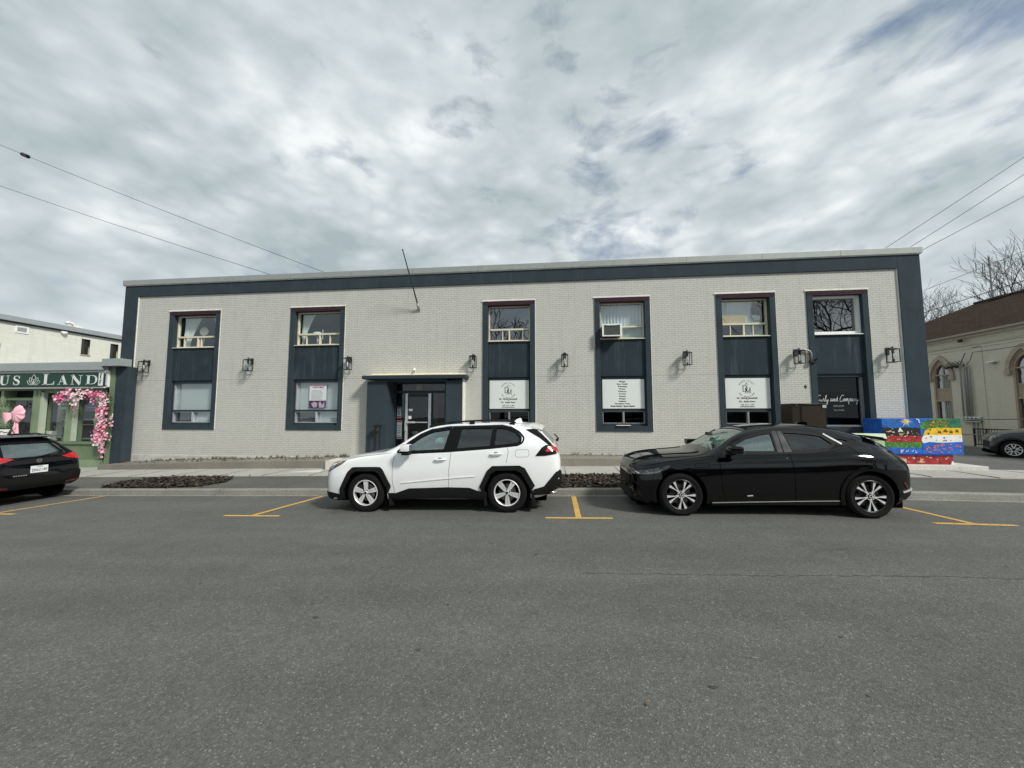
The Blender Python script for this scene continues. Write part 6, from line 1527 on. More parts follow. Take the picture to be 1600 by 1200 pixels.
            mb = MB(); mb.lathe([(.018, q(.0085)), (.027, q(.0085)), (.027, q(.0105)), (.018, q(.0105))], c, 'y', 16, closed=True); s.mesh('cap_badge', mb, M['machined'], rim)
            for k in range(5):
                an = rot+2*pi*(k+.5)/5; pk.lathe([(0, q(.014)), (.010, q(.014)), (.012, q(.03)), (0, q(.03))], (x+.056*cos(an), 0, r+.056*sin(an)), 'y', 8)
            s.mesh('wheel_nuts', pk, M['silver'], rim); s.mesh('spokes', sp_, M['machined'], rim); s.mesh('spoke_pockets', bl, M['gunmetal'], rim)
        else:
            for k in range(5 if style == 'star' else 7):
                nn = 5 if style == 'star' else 7; an = rot+2*pi*k/nn; o = Vector((x, r))
                for da in ((-.16, .16) if style == 'star' else (0,)):
                    d_ = Vector((cos(an+da*.6), sin(an+da*.6))); d2 = Vector((cos(an+da*1.7), sin(an+da*1.7))); n_ = Vector((-d_.y, d_.x))
                    spoke([tuple(o+d_*.04-n_*.014), tuple(o+d2*(rr-.01)-n_*.013), tuple(o+d2*(rr-.01)+n_*.013), tuple(o+d_*.04+n_*.014)], .018, .05, sp_)
            mb = MB(); mb.lathe([(0, q(.012)), (.05, q(.016)), (.055, q(.05)), (0, q(.05))], c, 'y', 20); s.mesh('hub_cap', mb, M['gunmetal'], rim, 40)
            s.mesh('spokes', sp_, M['machined'] if style == 'star' else M['gunmetal'], rim)
        return tyre
    def seats(s, spots, mat=None, wheel=None):
        for x, y in spots:
            mb = MB(); mb.box((x-.05, y-.24, .58), (x+.5, y+.24, .76), .05); mb.box((x+.42, y-.23, .72), (x+.60, y+.23, 1.16), .06); mb.box((x+.50, y-.13, 1.20), (x+.62, y+.13, 1.36), .04); mb.tube([(x+.55, y-.06, 1.1), (x+.56, y-.06, 1.25)], .01, 5); mb.tube([(x+.55, y+.06, 1.1), (x+.56, y+.06, 1.25)], .01, 5)
            s.mesh('seat', mb, mat or M['cabin'])
        if wheel:
            x, y, z = wheel; mb = MB(); pts = []
            for k in range(25): a = 2*pi*k/24; pts.append((x+.17*sin(a)*.35, y+.185*cos(a), z+.17*sin(a)))
            mb.tube(pts, .016, 8, cap=False); mb.tube([(x, y-.17, z), (x-.02, y, z-.02), (x, y+.17, z)], .018, 6); mb.ball((x-.02, y, z), .06, .5, 1, 1); mb.tube([(x-.04, y, z-.02), (x-.30, y, z-.15)], .03, 8)
            s.mesh('steering_wheel', mb, M['cabin'], smooth=50)
            mb = MB(); mb.box((x-.75, -.70, z-.35), (x-.18, .70, z-.05), .06); s.mesh('dashboard', mb, M['cabin'])
    def handle(s, x0, x1, z, mat, both=True):
        for sg in (-1, 1):
            h0 = s.hit(x0, z, '-y')[0].y; h1 = s.hit(x1, z, '-y')[0].y; y0, y1 = abs(h0)*sg, abs(h1)*sg
            mb = MB(); mb.tube([(x0, y0, z-.008), (x0+.03, y0+sg*.030, z-.002), ((x0+x1)/2, y0+sg*.040, z+.004), (x1-.03, y1+sg*.030, z+.006), (x1, y1, z+.006)], [.008, .014, .016, .015, .010], 8)
            s.mesh('door_handle', mb, mat, smooth=60)
            mb = MB(); mb.ball(((x0+x1)/2, (y0+y1)/2-sg*.012, z+.018), .05, 1, .35, .6); s.mesh('handle_recess', mb, M['gapwhite'] if mat is M['whitecar'] else M['seal'], smooth=60)

LCX = None
# ---- white compact SUV
ST = [(-.94, .36, .46, .60, .44, .63, .40, .66), (-.915, .27, .64, .68, .61, .73, .55, .77), (-.84, .22, .79, .76, .76, .83, .68, .88), (-.70, .20, .885, .87, .83, .925, .72, .965), (-.45, .20, .925, .95, .875, .995, .74, 1.025),
      (-.1, .20, .93, 1.02, .88, 1.055, .75, 1.085), (.25, .20, .93, 1.06, .88, 1.09, .77, 1.125), (.50, .20, .93, 1.10, .88, 1.17, .78, 1.235), (.75, .20, .93, 1.12, .88, 1.33, .725, 1.40), (1.0, .20, .93, 1.13, .88, 1.47, .675, 1.53),
      (1.3, .20, .93, 1.14, .88, 1.575, .64, 1.62), (1.7, .20, .93, 1.155, .88, 1.605, .625, 1.66), (2.2, .20, .93, 1.175, .88, 1.61, .62, 1.672), (2.7, .20, .93, 1.21, .87, 1.595, .615, 1.66), (3.05, .22, .925, 1.25, .86, 1.56, .605, 1.635),
      (3.28, .25, .91, 1.25, .84, 1.47, .62, 1.57), (3.45, .30, .89, 1.20, .82, 1.33, .66, 1.41), (3.60, .36, .865, 1.13, .80, 1.20, .69, 1.245), (3.68, .42, .83, 1.05, .78, 1.11, .68, 1.14), (3.725, .50, .76, .92, .72, .97, .64, 1.0)]
ST = [(a if a < 3.2 else 3.2+(a-3.2)*.90, b, c, d, e, f_, g_-.0, h_-(.035 if a > .7 else 0)) for a, b, c, d, e, f_, g_, h_ in ST]
c = Car('white_suv', 'white compact SUV with black wheel arch cladding parked before the entrance', -3.62, -5.18, ST, M['whitecar'], .022, scale=1.02)
W1 = roundc([(.66, 1.135), (.84, 1.27), (1.03, 1.40), (1.25, 1.49), (1.56, 1.535), (1.62, 1.535), (1.53, 1.135), (1.0, 1.115), (.80, 1.11)], .03)
W2 = roundc([(1.73, 1.14), (1.80, 1.545), (2.44, 1.545), (2.40, 1.185)], .02)
W3 = roundc([(2.445, 1.19), (2.475, 1.545), (2.56, 1.54), (2.67, 1.53), (2.85, 1.46), (2.955, 1.35), (2.95, 1.27), (2.88, 1.225)], .03)
arF = [(-.43, .05), (-.43, .42), (-.29, .70), (-.19, .765), (.18, .765), (.27, .72), (.43, .44), (.43, .05)]
arR = [(2.69+p[0]*1.0, p[1]) for p in arF]
c.body([W1, W2, W3], ([(.42, -.66), (.42, .66), (1.12, .56), (1.12, -.56)], 1.03, 2.0), ([(-.60, 1.22), (.60, 1.22), (.52, 1.50), (-.52, 1.50)], 3.0, 4.2), [arF, arR], (.42, 3.32, .62))
c.drape('side_glass', W1, '-y', M['carglass'], -.012, .004, both=True); c.drape('side_glass', W2, '-y', M['privacy'], -.012, .004, both=True); c.drape('side_glass', W3, '-y', M['privacy'], -.012, .004, both=True)
DLO = roundc([(.60, 1.11), (.78, 1.27), (1.01, 1.425), (1.24, 1.52), (1.56, 1.565), (2.60, 1.575), (2.76, 1.535), (2.93, 1.44), (3.02, 1.335), (2.985, 1.25), (2.90, 1.21), (2.40, 1.165), (1.6, 1.115), (1.0, 1.095), (.8, 1.09)], .03)
c.ribbon('window_surround', DLO, .030, '-y', M['seal'], .004, .012, both=True, closed=True)
for w_ in (W1, W2, W3): c.ribbon('window_seal', w_, .046, '-y', M['seal'], .0035, .012, both=True, closed=True)
c.drape('door_pillar', [(1.545, 1.125), (1.635, 1.555), (1.79, 1.56), (1.715, 1.13)], '-y', M['seal'], .005, .01, both=True)
c.drape('rear_pillar', [(2.39, 1.17), (2.43, 1.56), (2.49, 1.56), (2.455, 1.18)], '-y', M['seal'], .005, .01, both=True)
c.ribbon('window_trim', [(1.24, 1.528), (1.56, 1.573), (2.60, 1.583), (2.74, 1.55)], .012, '-y', M['chrome'], .008, .01, both=True)
c.drape('windscreen', [(.40, -.68), (.40, .68), (1.13, .575), (1.13, -.575)], 'z', M['carglass'], -.01, .004)
c.drape('rear_window', [(-.62, 1.21), (.62, 1.21), (.54, 1.51), (-.54, 1.51)], '+x', M['privacy'], -.006, .004)
for line in ([(.57, 1.09), (.535, .90), (.53, .6), (.575, .36)], [(1.66, 1.13), (1.62, .8), (1.61, .40)], [(2.70, 1.20), (2.73, 1.10), (2.69, .90)]): c.ribbon('door_seam', line, .009, '-y', M['gapwhite'], .0015, .002, both=True)
c.ribbon('fuel_flap', roundc([(2.86, 1.13), (2.86, 1.00), (3.10, 1.00), (3.11, 1.13)], .04), .007, '-y', M['gapwhite'], .0015, .002, closed=True)
c.ribbon('bonnet_seam', [(-.40, .99), (-.1, 1.035), (.25, 1.07), (.5, 1.10)], .008, '-y', M['gapwhite'], .0015, .002, both=True)
c.ribbon('body_crease', [(.70, .545), (1.2, .59), (1.63, .63), (2.1, .66)], .018, '-y', M['whitecar'], .010, .012, both=True)
SILL = [(.45, .19), (.46, .36), (.60, .36), (.85, .445), (1.6, .465), (2.0, .455), (2.15, .40), (2.32, .37), (2.32, .19)]
c.drape('sill_cladding', SILL, '-y', M['clad'], .014, .02, both=True)
def arch_band(c, cx, pts_in, pts_out, mat=M['clad'], off=.022, nm='wheel_arch_trim'):
    return c.drape(nm, [(cx+p[0], p[1]) for p in pts_out]+[(cx+p[0], p[1]) for p in pts_in[::-1]], '-y', mat, off, .04, both=True, step=.04)
ino = [(-.43, .20), (-.43, .42), (-.29, .70), (-.19, .765), (.18, .765), (.27, .72), (.43, .44), (.43, .36)]
outo = [(-.50, .20), (-.505, .44), (-.35, .755), (-.26, .84), (-.20, .845), (.20, .845), (.29, .84), (.345, .79), (.50, .50), (.50, .47), (.45, .36)]
arch_band(c, 0, ino, outo); arch_band(c, 2.69, [(-.43, .36)]+ino[1:-1]+[(.43, .36)], [(-.45, .37), (-.505, .47), (-.35, .77), (-.26, .845), (.24, .85), (.34, .80), (.51, .49), (.46, .42), (.46, .36)])
c.drape('rear_bumper', [(3.17, .32), (3.17, .42), (3.36, .47), (3.58, .72), (3.71, .78), (3.72, .40), (3.6, .34)], '-y', M['clad'], .016, .03, both=True)
c.drape('rear_bumper', [(-.80, .47), (-.80, .76), (-.60, .62), (.60, .62), (.80, .76), (.80, .47), (.6, .44), (-.6, .44)], '+x', M['clad'], .014, .03)
c.drape('front_bumper', [(-.92, .24), (-.92, .37), (-.70, .37), (-.52, .34), (-.49, .20), (-.7, .20)], '-y', M['clad'], .012, .03, both=True)
c.drape('front_bumper', [(-.66, .27), (-.62, .40), (.62, .40), (.66, .27)], '-x', M['clad'], .012, .03)
c.drape('grille', [(-.46, .40), (-.52, .60), (-.30, .72), (.30, .72), (.52, .60), (.46, .40)], '-x', M['clad'], .010, .02)
c.drape('fog_lamp_bezel', [(-.845, .42), (-.855, .66), (-.83, .70), (-.80, .66), (-.79, .44)], '-y', M['gapwhite'], .003, .01, both=True)
HL = [(-.865, .715), (-.855, .79), (-.80, .865), (-.70, .915), (-.40, .965), (-.50, .89), (-.66, .81), (-.78, .745)]
h = c.drape('headlight', HL, '-y', M['lampdark'], .006, .02, both=True)
c.drape('lamp_lens', [(-.84, .74), (-.80, .82), (-.68, .87), (-.58, .88), (-.66, .83), (-.77, .765)], '-y', M['headlens'], .010, .01, parent=h)
c.drape('side_marker', [(-.60, .905), (-.45, .945), (-.50, .90), (-.58, .87)], '-y', pm('marker_brown', (.20, .07, .04), .2, coat=1), .010, .01, parent=h)
TL = [(3.22, 1.015), (3.34, 1.16), (3.40, 1.20), (3.52, 1.205), (3.60, 1.195), (3.655, 1.15), (3.68, 1.08), (3.60, 1.04), (3.40, 1.015)]
h = c.drape('tail_light', TL, '-y', M['seal'], .010, .03, both=True)
c.drape('red_lens', [(3.40, 1.09), (3.46, 1.175), (3.60, 1.17), (3.64, 1.12), (3.60, 1.10), (3.5, 1.085)], '-y', M['redlens'], .016, .012, parent=h); c.drape('red_lens', [(3.56, 1.05), (3.60, 1.095), (3.655, 1.10), (3.65, 1.07)], '-y', M['darkred'], .016, .012, parent=h)
c.drape('tail_light', [(-.78, 1.06), (-.74, 1.16), (-.50, 1.12), (-.50, 1.06)], '+x', M['redlens'], .008, .02); c.drape('tail_light', [(.78, 1.06), (.74, 1.16), (.50, 1.12), (.50, 1.06)], '+x', M['redlens'], .008, .02)
c.handle(1.33, 1.57, .965, M['whitecar']); c.handle(2.38, 2.62, 1.055, M['whitecar'])
for sg in (-1, 1):
    mb = MB(); mb.box((.76, sg*.95 if sg > 0 else -1.13, 1.14), (.93, sg*1.13 if sg > 0 else -.95, 1.27), .035); s_ = c.mesh('wing_mirror', mb, M['whitecar'], smooth=50)
    mb = MB(); mb.box((.775, min(sg*.95, sg*1.11), 1.07), (.92, max(sg*.95, sg*1.11), 1.138), .02); mb.tube([(.86, sg*.86, 1.12), (.86, sg*1.0, 1.10)], .035, 8); c.mesh('mirror_base', mb, M['clad'], s_, 50)
    mb = MB(); mb.box((.93, min(sg*.97, sg*1.11), 1.155), (.934, max(sg*.97, sg*1.11), 1.255)); c.mesh('mirror_glass', mb, M['chrome'], s_)
    mb = MB(); mb.tube([(1.15, sg*.60, 1.575), (1.3, sg*.60, 1.62), (1.6, sg*.595, 1.655), (2.2, sg*.59, 1.668), (2.65, sg*.585, 1.655), (2.85, sg*.58, 1.62)], .014, 8)
    for x in (1.25, 2.0, 2.78): mb.box((x-.05, sg*.60-.02, 1.56), (x+.05, sg*.60+.02, 1.62 if x != 2.0 else 1.655), .006)
    c.mesh('roof_rail', mb, M['clad'], smooth=50)
mb = MB(); P_ = [(-.56, 3.12), (.56, 3.12), (.60, 3.30), (.52, 3.43), (-.52, 3.43), (-.60, 3.30)]
A = [mb.bm.verts.new((y, x, z)) for y, x, z in ()]
bm_ = mb.bm; top = []; bot = []
for y in (-.63, -.56, -.3, 0, .3, .56, .63):
    e_ = abs(y)/.63; top.append([bm_.verts.new((x, y, z-.05*e_**3)) for x, z in ((2.95, 1.618), (3.15, 1.602), (3.30, 1.57), (3.40-.05*e_, 1.535))]); bot.append([bm_.verts.new((x, y, z-.05*e_**3)) for x, z in ((2.95, 1.57), (3.15, 1.555), (3.30, 1.53), (3.40-.05*e_, 1.52))])
for R_ in (top, bot):
    for i in range(6):
        for j in range(3): bm_.faces.new((R_[i][j], R_[i][j+1], R_[i+1][j+1], R_[i+1][j]))
for i in range(6): bm_.faces.new((top[i][3], bot[i][3], bot[i+1][3], top[i+1][3])); bm_.faces.new((top[i][0], top[i+1][0], bot[i+1][0], bot[i][0]))
for i in (0, 6):
    for j in range(3): bm_.faces.new((top[i][j], bot[i][j], bot[i][j+1], top[i][j+1]))
bmesh.ops.recalc_face_normals(bm_, faces=bm_.faces); c.mesh('roof_spoiler', mb, M['whitecar'], smooth=40)
c.drape('quarter_fillet', [(3.04, 1.485), (3.22, 1.50), (3.34, 1.40), (3.52, 1.215), (3.49, 1.18), (3.30, 1.33)], '-y', M['seal'], .006, .02, both=True)
mb = MB(); mb.prism([(2.74, 1.61), (2.80, 1.67), (2.87, 1.70), (2.905, 1.695), (2.93, 1.61)], -.018, .018); c.mesh('roof_antenna', mb, M['whitecar'])
mb = MB(); mb.tube([(3.60, -.10, 1.23), (3.66, -.05, 1.27), (3.58, .35, 1.34)], .012, 6); mb.ball((3.63, -.10, 1.25), .03); c.mesh('rear_wiper', mb, M['seal'], smooth=40)
mb = MB(); mb.tube([(3.30, -.60, .30), (3.60, -.60, .31)], .03, 10); c.mesh('exhaust_pipe', mb, M['chrome'], smooth=40)
for x0, x1 in ((.44, .47), (3.12, 3.16), (2.245, 2.27)):
    for sg in (-1, 1):
        mb = MB(); mb.prism([(x0, .40), (x1, .40), (x1+.06, .13), (x0+.03, .13)], min(sg*.72, sg*.91), max(sg*.72, sg*.91)); c.mesh('mud_flap', mb, M['clad'])
mb = MB(); mb.box((-.7, -.72, .18), (3.4, .72, .30), .03); c.mesh('underbody', mb, M['under'])
for x in (0, 2.69):
    for sg in (-1, 1): c.wheel(x, sg, .362, .238, 'five', .925, rot=pi/2 if x == 0 else -pi/2+.04)
c.seats([(1.02, -.37), (1.02, .37), (1.95, -.37), (1.95, .37)], M['cabin'], (.86, -.37, 1.05))
mb = MB(); mb.box((.58, -.03, 1.40), (.66, .12, 1.46), .01); c.mesh('rear_view_mirror', mb, M['cabin'])
c.ribbon('model_badge', [(3.63, .93), (3.68, .93)], .02, '-y', M['chrome'], .004, .006)

# ---- black fastback crossover
ST = [(-.80, .24, .40, .62, .38, .68, .34, .74), (-.785, .19, .60, .70, .56, .77, .50, .82), (-.72, .16, .75, .77, .71, .84, .62, .89), (-.58, .15, .86, .83, .81, .90, .68, .955), (-.35, .15, .92, .89, .87, .95, .72, 1.01),
      (0, .15, .945, .93, .88, .985, .75, 1.04), (.40, .15, .945, .975, .87, 1.02, .775, 1.07), (.68, .15, .94, 1.02, .84, 1.085, .78, 1.18), (.95, .15, .935, 1.045, .82, 1.25, .70, 1.345), (1.2, .15, .93, 1.055, .81, 1.37, .645, 1.455),
      (1.5, .15, .93, 1.065, .805, 1.445, .605, 1.525), (1.9, .15, .93, 1.08, .80, 1.475, .585, 1.555), (2.3, .15, .94, 1.105, .80, 1.455, .575, 1.545), (2.7, .16, .96, 1.15, .79, 1.39, .575, 1.50), (3.0, .17, .965, 1.165, .765, 1.31, .59, 1.435),
      (3.3, .20, .95, 1.13, .725, 1.22, .60, 1.345), (3.5, .25, .905, 1.07, .68, 1.14, .58, 1.25), (3.64, .30, .845, .99, .66, 1.06, .56, 1.15), (3.74, .36, .75, .93, .62, .98, .54, 1.06), (3.79, .46, .60, .88, .54, .92, .48, .96)]
c = Car('black_crossover', 'glossy black fastback crossover parked facing left beside the mural cabinet', 2.17, -5.34, ST, M['blackcar'], .013, scale=1.0)
W1 = roundc([(.86, 1.075), (1.02, 1.23), (1.22, 1.325), (1.50, 1.395), (1.66, 1.41), (1.655, 1.075)], .03)
W2 = roundc([(1.90, 1.085), (1.835, 1.415), (2.05, 1.41), (2.30, 1.38), (2.46, 1.35), (2.60, 1.205), (2.45, 1.125), (2.2, 1.095)], .02)
W3 = roundc([(2.60, 1.33), (2.78, 1.30), (2.92, 1.262), (2.84, 1.225), (2.72, 1.20)], .02)
arF = [(-.42, .02)]+[(.42*cos(a), .37+.42*sin(a)*.98) for a in [pi-.1-k*(pi-.2)/14 for k in range(15)]]+[(.42, .02)]
arR = [(2.984+p[0], p[1]) for p in arF]
c.body([W1, W2, W3], ([(.62, -.68), (.62, .68), (1.25, .54), (1.25, -.54)], 1.02, 2.0), ([(3.02, -.44), (3.02, .44), (3.45, .50), (3.45, -.50)], 1.22, 2.0) if False else None, [arF, arR], (.58, 3.30, .55))
c.drape('side_glass', W1, '-y', M['carglass'], -.012, .004, both=True); c.drape('side_glass', W2, '-y', M['privacy'], -.012, .004, both=True); c.drape('side_glass', W3, '-y', M['privacy'], -.010, .004, both=True)
DLO = roundc([(.74, 1.045), (.96, 1.25), (1.20, 1.35), (1.50, 1.425), (1.80, 1.447), (2.10, 1.435), (2.50, 1.38), (2.80, 1.325), (3.02, 1.265), (2.94, 1.21), (2.80, 1.175), (2.45, 1.095), (2.2, 1.065), (1.5, 1.05)], .03)
c.ribbon('window_surround', DLO, .022, '-y', M['seal'], .004, .010, both=True, closed=True)
for w_ in (W1, W2, W3): c.ribbon('window_seal', w_, .040, '-y', M['seal'], .0035, .012, both=True, closed=True)
c.drape('door_pillar', [(1.665, 1.07), (1.67, 1.425), (1.745, 1.43), (1.745, 1.07)], '-y', pm('piano_black', (.03, .03, .03), .12, var=.2, coat=1), .006, .012, both=True)
c.drape('door_pillar', [(1.765, 1.07), (1.755, 1.43), (1.825, 1.43), (1.895, 1.08)], '-y', bpy.data.materials['piano_black'], .006, .012, both=True)
c.drape('rear_pillar', [(2.455, 1.385), (2.535, 1.365), (2.755, 1.195), (2.66, 1.185), (2.61, 1.225)], '-y', M['seal'], .004, .008, both=True)
c.ribbon('pillar_trim', [(2.51, 1.375), (2.60, 1.30), (2.72, 1.205)], .030, '-y', M['capmetal'], .010, .008, both=True)
c.drape('windscreen', [(.60, -.70), (.60, .70), (1.27, .55), (1.27, -.55)], 'z', M['carglass'], -.01, .004)
c.drape('rear_window', [(3.00, -.47), (3.00, .47), (3.52, .52), (3.52, -.52)], 'z', M['privacy'], .004, .006)
for line in ([(.68, 1.02), (.66, .80), (.68, .45), (.74, .22)], [(1.83, 1.07), (1.84, .7), (1.84, .25)], [(2.80, 1.17), (2.93, 1.00), (2.97, .87)]): c.ribbon('door_seam', line, .008, '-y', M['gap'], .0015, .002, both=True)
c.ribbon('charge_flap', roundc([(.26, .90), (.25, .83), (.50, .84), (.47, .91)], .03), .006, '-y', M['gap'], .0015, .002, closed=True)
c.ribbon('bonnet_seam', [(-.55, .85), (-.2, .92), (.2, .97), (.6, 1.02)], .007, '-y', M['gap'], .0015, .002, both=True)
for sg in (-1, 1): c.ribbon('bonnet_crease', [(-.70, sg*.42), (-.3, sg*.46), (.1, sg*.50), (.45, sg*.54)], .05, 'z', M['blackcar'], .012, .02)
c.drape('sill_cladding', [(.48, .15), (.48, .235), (2.5, .285), (2.5, .16)], '-y', M['clad'], .010, .02, both=True)
c.ribbon('sill_trim', [(.50, .240), (1.4, .262), (2.50, .292)], .010, '-y', M['pipe'], .016, .012, both=True)
def lip(c, cx, R0, R1, zc, off=.022, mat=None):
    o_ = [(cx+R1*cos(a), zc+R1*sin(a)) for a in [pi+.32-k*(pi+.64)/22 for k in range(23)]]; i_ = [(cx+R0*cos(a), zc+R0*sin(a)) for a in [pi+.32-k*(pi+.64)/22 for k in range(23)]]
    c.drape('wheel_arch_trim', o_+i_[::-1], '-y', mat or c.paint, off, .045, both=True, step=.04)
lip(c, 0, .415, .475, .37); lip(c, 2.984, .415, .475, .37)
c.ribbon('body_crease', [(.62, .33), (1.2, .40), (1.8, .41), (2.4, .38)], .03, '-y', M['blackcar'], .010, .014, both=True)
h = c.drape('headlight', [(-.80, .735), (-.58, .775), (-.25, .845), (-.15, .865), (-.22, .80), (-.34, .735), (-.52, .70), (-.74, .69)], '-y', M['lampdark'], .006, .02, both=True)
c.ribbon('light_signature', [(-.76, .705), (-.55, .715), (-.38, .745), (-.28, .80)], .014, '-y', M['headlens'], .010, .01, parent=h); c.ribbon('light_signature', [(-.72, .74), (-.66, .71)], .018, '-y', M['chrome'], .011, .01, parent=h); c.ribbon('light_signature', [(-.56, .76), (-.50, .72)], .018, '-y', M['headlens'], .011, .01, parent=h)
c.drape('side_marker', [(-.46, .30), (-.44, .44), (-.415, .44), (-.42, .30)], '-y', M['amber'], .008, .01, both=True)
c.drape('side_reflector', [(3.50, .58), (3.53, .60), (3.60, .50), (3.58, .48)], '-y', M['darkred'], .012, .02, both=True)
c.drape('grille', [(-.50, .50), (-.56, .66), (.56, .66), (.50, .50)], '-x', M['seal'], .008, .02); c.drape('front_bumper', [(-.60, .24), (-.60, .40), (.60, .40), (.60, .24)], '-x', M['clad'], .008, .02)
c.drape('front_bumper', [(-.84, .20), (-.80, .38), (-.60, .30), (-.45, .17), (-.6, .16)], '-y', M['clad'], .006, .02, both=True)
c.drape('rear_bumper', [(3.42, .26), (3.42, .38), (3.52, .43), (3.76, .46), (3.76, .36), (3.66, .28)], '-y', M['clad'], .012, .03, both=True)
c.ribbon('bumper_trim', [(3.48, .435), (3.62, .46), (3.76, .475)], .022, '-y', M['silver'], .020, .015, both=True)
c.drape('tail_light', [(-.70, .84), (-.68, .93), (-.45, .95), (-.45, .86)], '+x', M['darkred'], .008, .02); c.drape('tail_light', [(.70, .84), (.68, .93), (.45, .95), (.45, .86)], '+x', M['darkred'], .008, .02)
c.drape('tail_light', [(3.62, .96), (3.70, .985), (3.755, .93), (3.75, .86), (3.68, .87)], '-y', M['darkred'], .006, .02, both=True)
c.drape('lower_bumper', [(-.66, .47), (-.66, .58), (.66, .58), (.66, .47)], '+x', M['clad'], .008, .03)
for sg in (-1, 1):
    mb = MB(); mb.box((.74, min(sg*.955, sg*1.16), 1.075), (.96, max(sg*.955, sg*1.16), 1.20), .045); m1 = c.mesh('wing_mirror', mb, M['blackcar'], smooth=50)
    mb = MB(); mb.tube([(.86, sg*.86, 1.06), (.86, sg*1.02, 1.09)], .04, 8); c.mesh('mirror_base', mb, M['clad'], m1, 50); mb = MB(); mb.box((.96, min(sg*.98, sg*1.14), 1.09), (.965, max(sg*.98, sg*1.14), 1.185)); c.mesh('mirror_glass', mb, M['chrome'], m1)
mb = MB(); mb.box((3.24, -.55, 1.355), (3.54, .55, 1.375), .008); mb.prism([(3.22, 1.34), (3.52, 1.31), (3.54, 1.355), (3.24, 1.37)], .54, .60); mb.prism([(3.22, 1.34), (3.52, 1.31), (3.54, 1.355), (3.24, 1.37)], -.60, -.54)
for v in mb.bm.verts: v.co.z -= max(0, v.co.x-3.28)*.16+.03
c.mesh('roof_spoiler', mb, M['blackcar'], smooth=30)
mb = MB(); mb.prism([(2.42, 1.515), (2.48, 1.57), (2.62, 1.575), (2.64, 1.50)], -.03, .03); c.mesh('roof_antenna', mb, M['blackcar'])
mb = MB(); mb.box((-.7, -.74, .14), (3.6, .74, .28), .03); c.mesh('underbody', mb, M['under'])
for x in (0, 2.984):
    for sg in (-1, 1): c.wheel(x, sg, .366, .259, 'fork', .935, rot=-pi/2+.06)
c.seats([(1.15, -.37), (1.15, .37), (2.05, -.37), (2.05, .37)], M['cabin'], (.98, -.37, 1.0))
mb = MB(); mb.box((.82, -.05, 1.33), (.90, .12, 1.39), .01); mb.tube([(.86, .03, 1.38), (.98, .03, 1.44)], .012, 6); c.mesh('rear_view_mirror', mb, M['cabin'])
mb = MB(); mb.tube([(.55, -.55, 1.085), (.75, -.1, 1.19), (.62, -.6, 1.12)], .010, 6); mb.tube([(.55, .3, 1.10), (.70, -.15, 1.17)], .010, 6); c.mesh('wiper', mb, M['seal'])
c.ribbon('door_button', [(1.76, .98), (1.775, .98)], .015, '-y', M['gunmetal'], .004, .006); c.ribbon('rocker_badge', [(1.07, .36), (1.16, .365)], .016, '-y', M['silver'], .014, .012)

# ---- black hatchback at the left edge, seen from behind
ST = [(-.86, .30, .44, .58, .42, .63, .38, .68), (-.82, .24, .66, .70, .62, .76, .56, .82), (-.70, .20, .80, .82, .76, .87, .68, .92), (-.4, .19, .865, .92, .82, .96, .70, 1.0), (0, .19, .88, .98, .83, 1.02, .72, 1.06), (.42, .19, .88, 1.02, .82, 1.07, .74, 1.12),
      (.75, .19, .88, 1.05, .81, 1.27, .68, 1.34), (1.05, .19, .88, 1.06, .81, 1.43, .62, 1.49), (1.5, .19, .88, 1.08, .81, 1.515, .60, 1.57), (2.0, .19, .88, 1.10, .81, 1.53, .60, 1.59), (2.5, .20, .88, 1.13, .81, 1.50, .59, 1.575), (2.85, .24, .875, 1.15, .80, 1.42, .60, 1.53),
      (3.05, .28, .865, 1.14, .79, 1.31, .63, 1.42), (3.22, .32, .85, 1.10, .78, 1.18, .66, 1.25), (3.33, .36, .83, 1.02, .77, 1.07, .68, 1.10), (3.39, .42, .80, .92, .74, .96, .66, .98), (3.41, .50, .74, .80, .70, .84, .62, .86)]
c = Car('black_hatchback', 'black hatchback at the left edge of the street with a small sign on its roof', -15.50, -5.36, ST, M['navycar'], .022)
W1 = roundc([(.78, 1.08), (1.05, 1.36), (1.5, 1.45), (1.6, 1.45), (1.55, 1.09)], .03); W2 = roundc([(1.68, 1.10), (1.72, 1.46), (2.3, 1.45), (2.52, 1.38), (2.6, 1.25), (2.5, 1.16)], .03)
arF = [(-.39, .02)]+[(.39*cos(a), .34+.39*sin(a)) for a in [pi-.1-k*(pi-.2)/12 for k in range(13)]]+[(.39, .02)]; arR = [(2.61+p[0], p[1]) for p in arF]
RW = roundc([(-.60, 1.05), (.60, 1.05), (.50, 1.40), (-.50, 1.40)], .08)
c.body([W1, W2], ([(.52, -.64), (.52, .64), (1.05, .54), (1.05, -.54)], 1.0, 2.0), (RW, 2.6, 4.2), [arF, arR], (.5, 3.0, .6))
for w_ in (W1, W2): c.drape('side_glass', w_, '-y', M['carglass'], -.012, .004, both=True)
c.drape('windscreen', [(.50, -.66), (.50, .66), (1.07, .55), (1.07, -.55)], 'z', M['carglass'], -.01, .004)
c.drape('rear_window', RW, '+x', M['carglass'], -.006, .004); c.ribbon('window_surround', RW, .04, '+x', M['seal'], .004, .01, closed=True)
h = c.drape('tail_light', [(-.865, .93), (-.84, 1.07), (-.70, 1.11), (-.42, 1.04), (-.56, .985), (-.70, .95)], '+x', M['redlens'], .014, .03)
c.drape('reverse_lens', [(-.84, .94), (-.83, .985), (-.60, .99), (-.66, .955)], '+x', M['headlens'], .020, .01, parent=h)
h = c.drape('tail_light', [(.865, .93), (.84, 1.07), (.70, 1.11), (.42, 1.04), (.56, .985), (.70, .95)], '+x', M['redlens'], .014, .03)
c.drape('tail_light', [(3.0, 1.06), (3.18, 1.10), (3.30, 1.02), (3.34, .95), (3.15, .98)], '-y', M['redlens'], .012, .02, both=True)
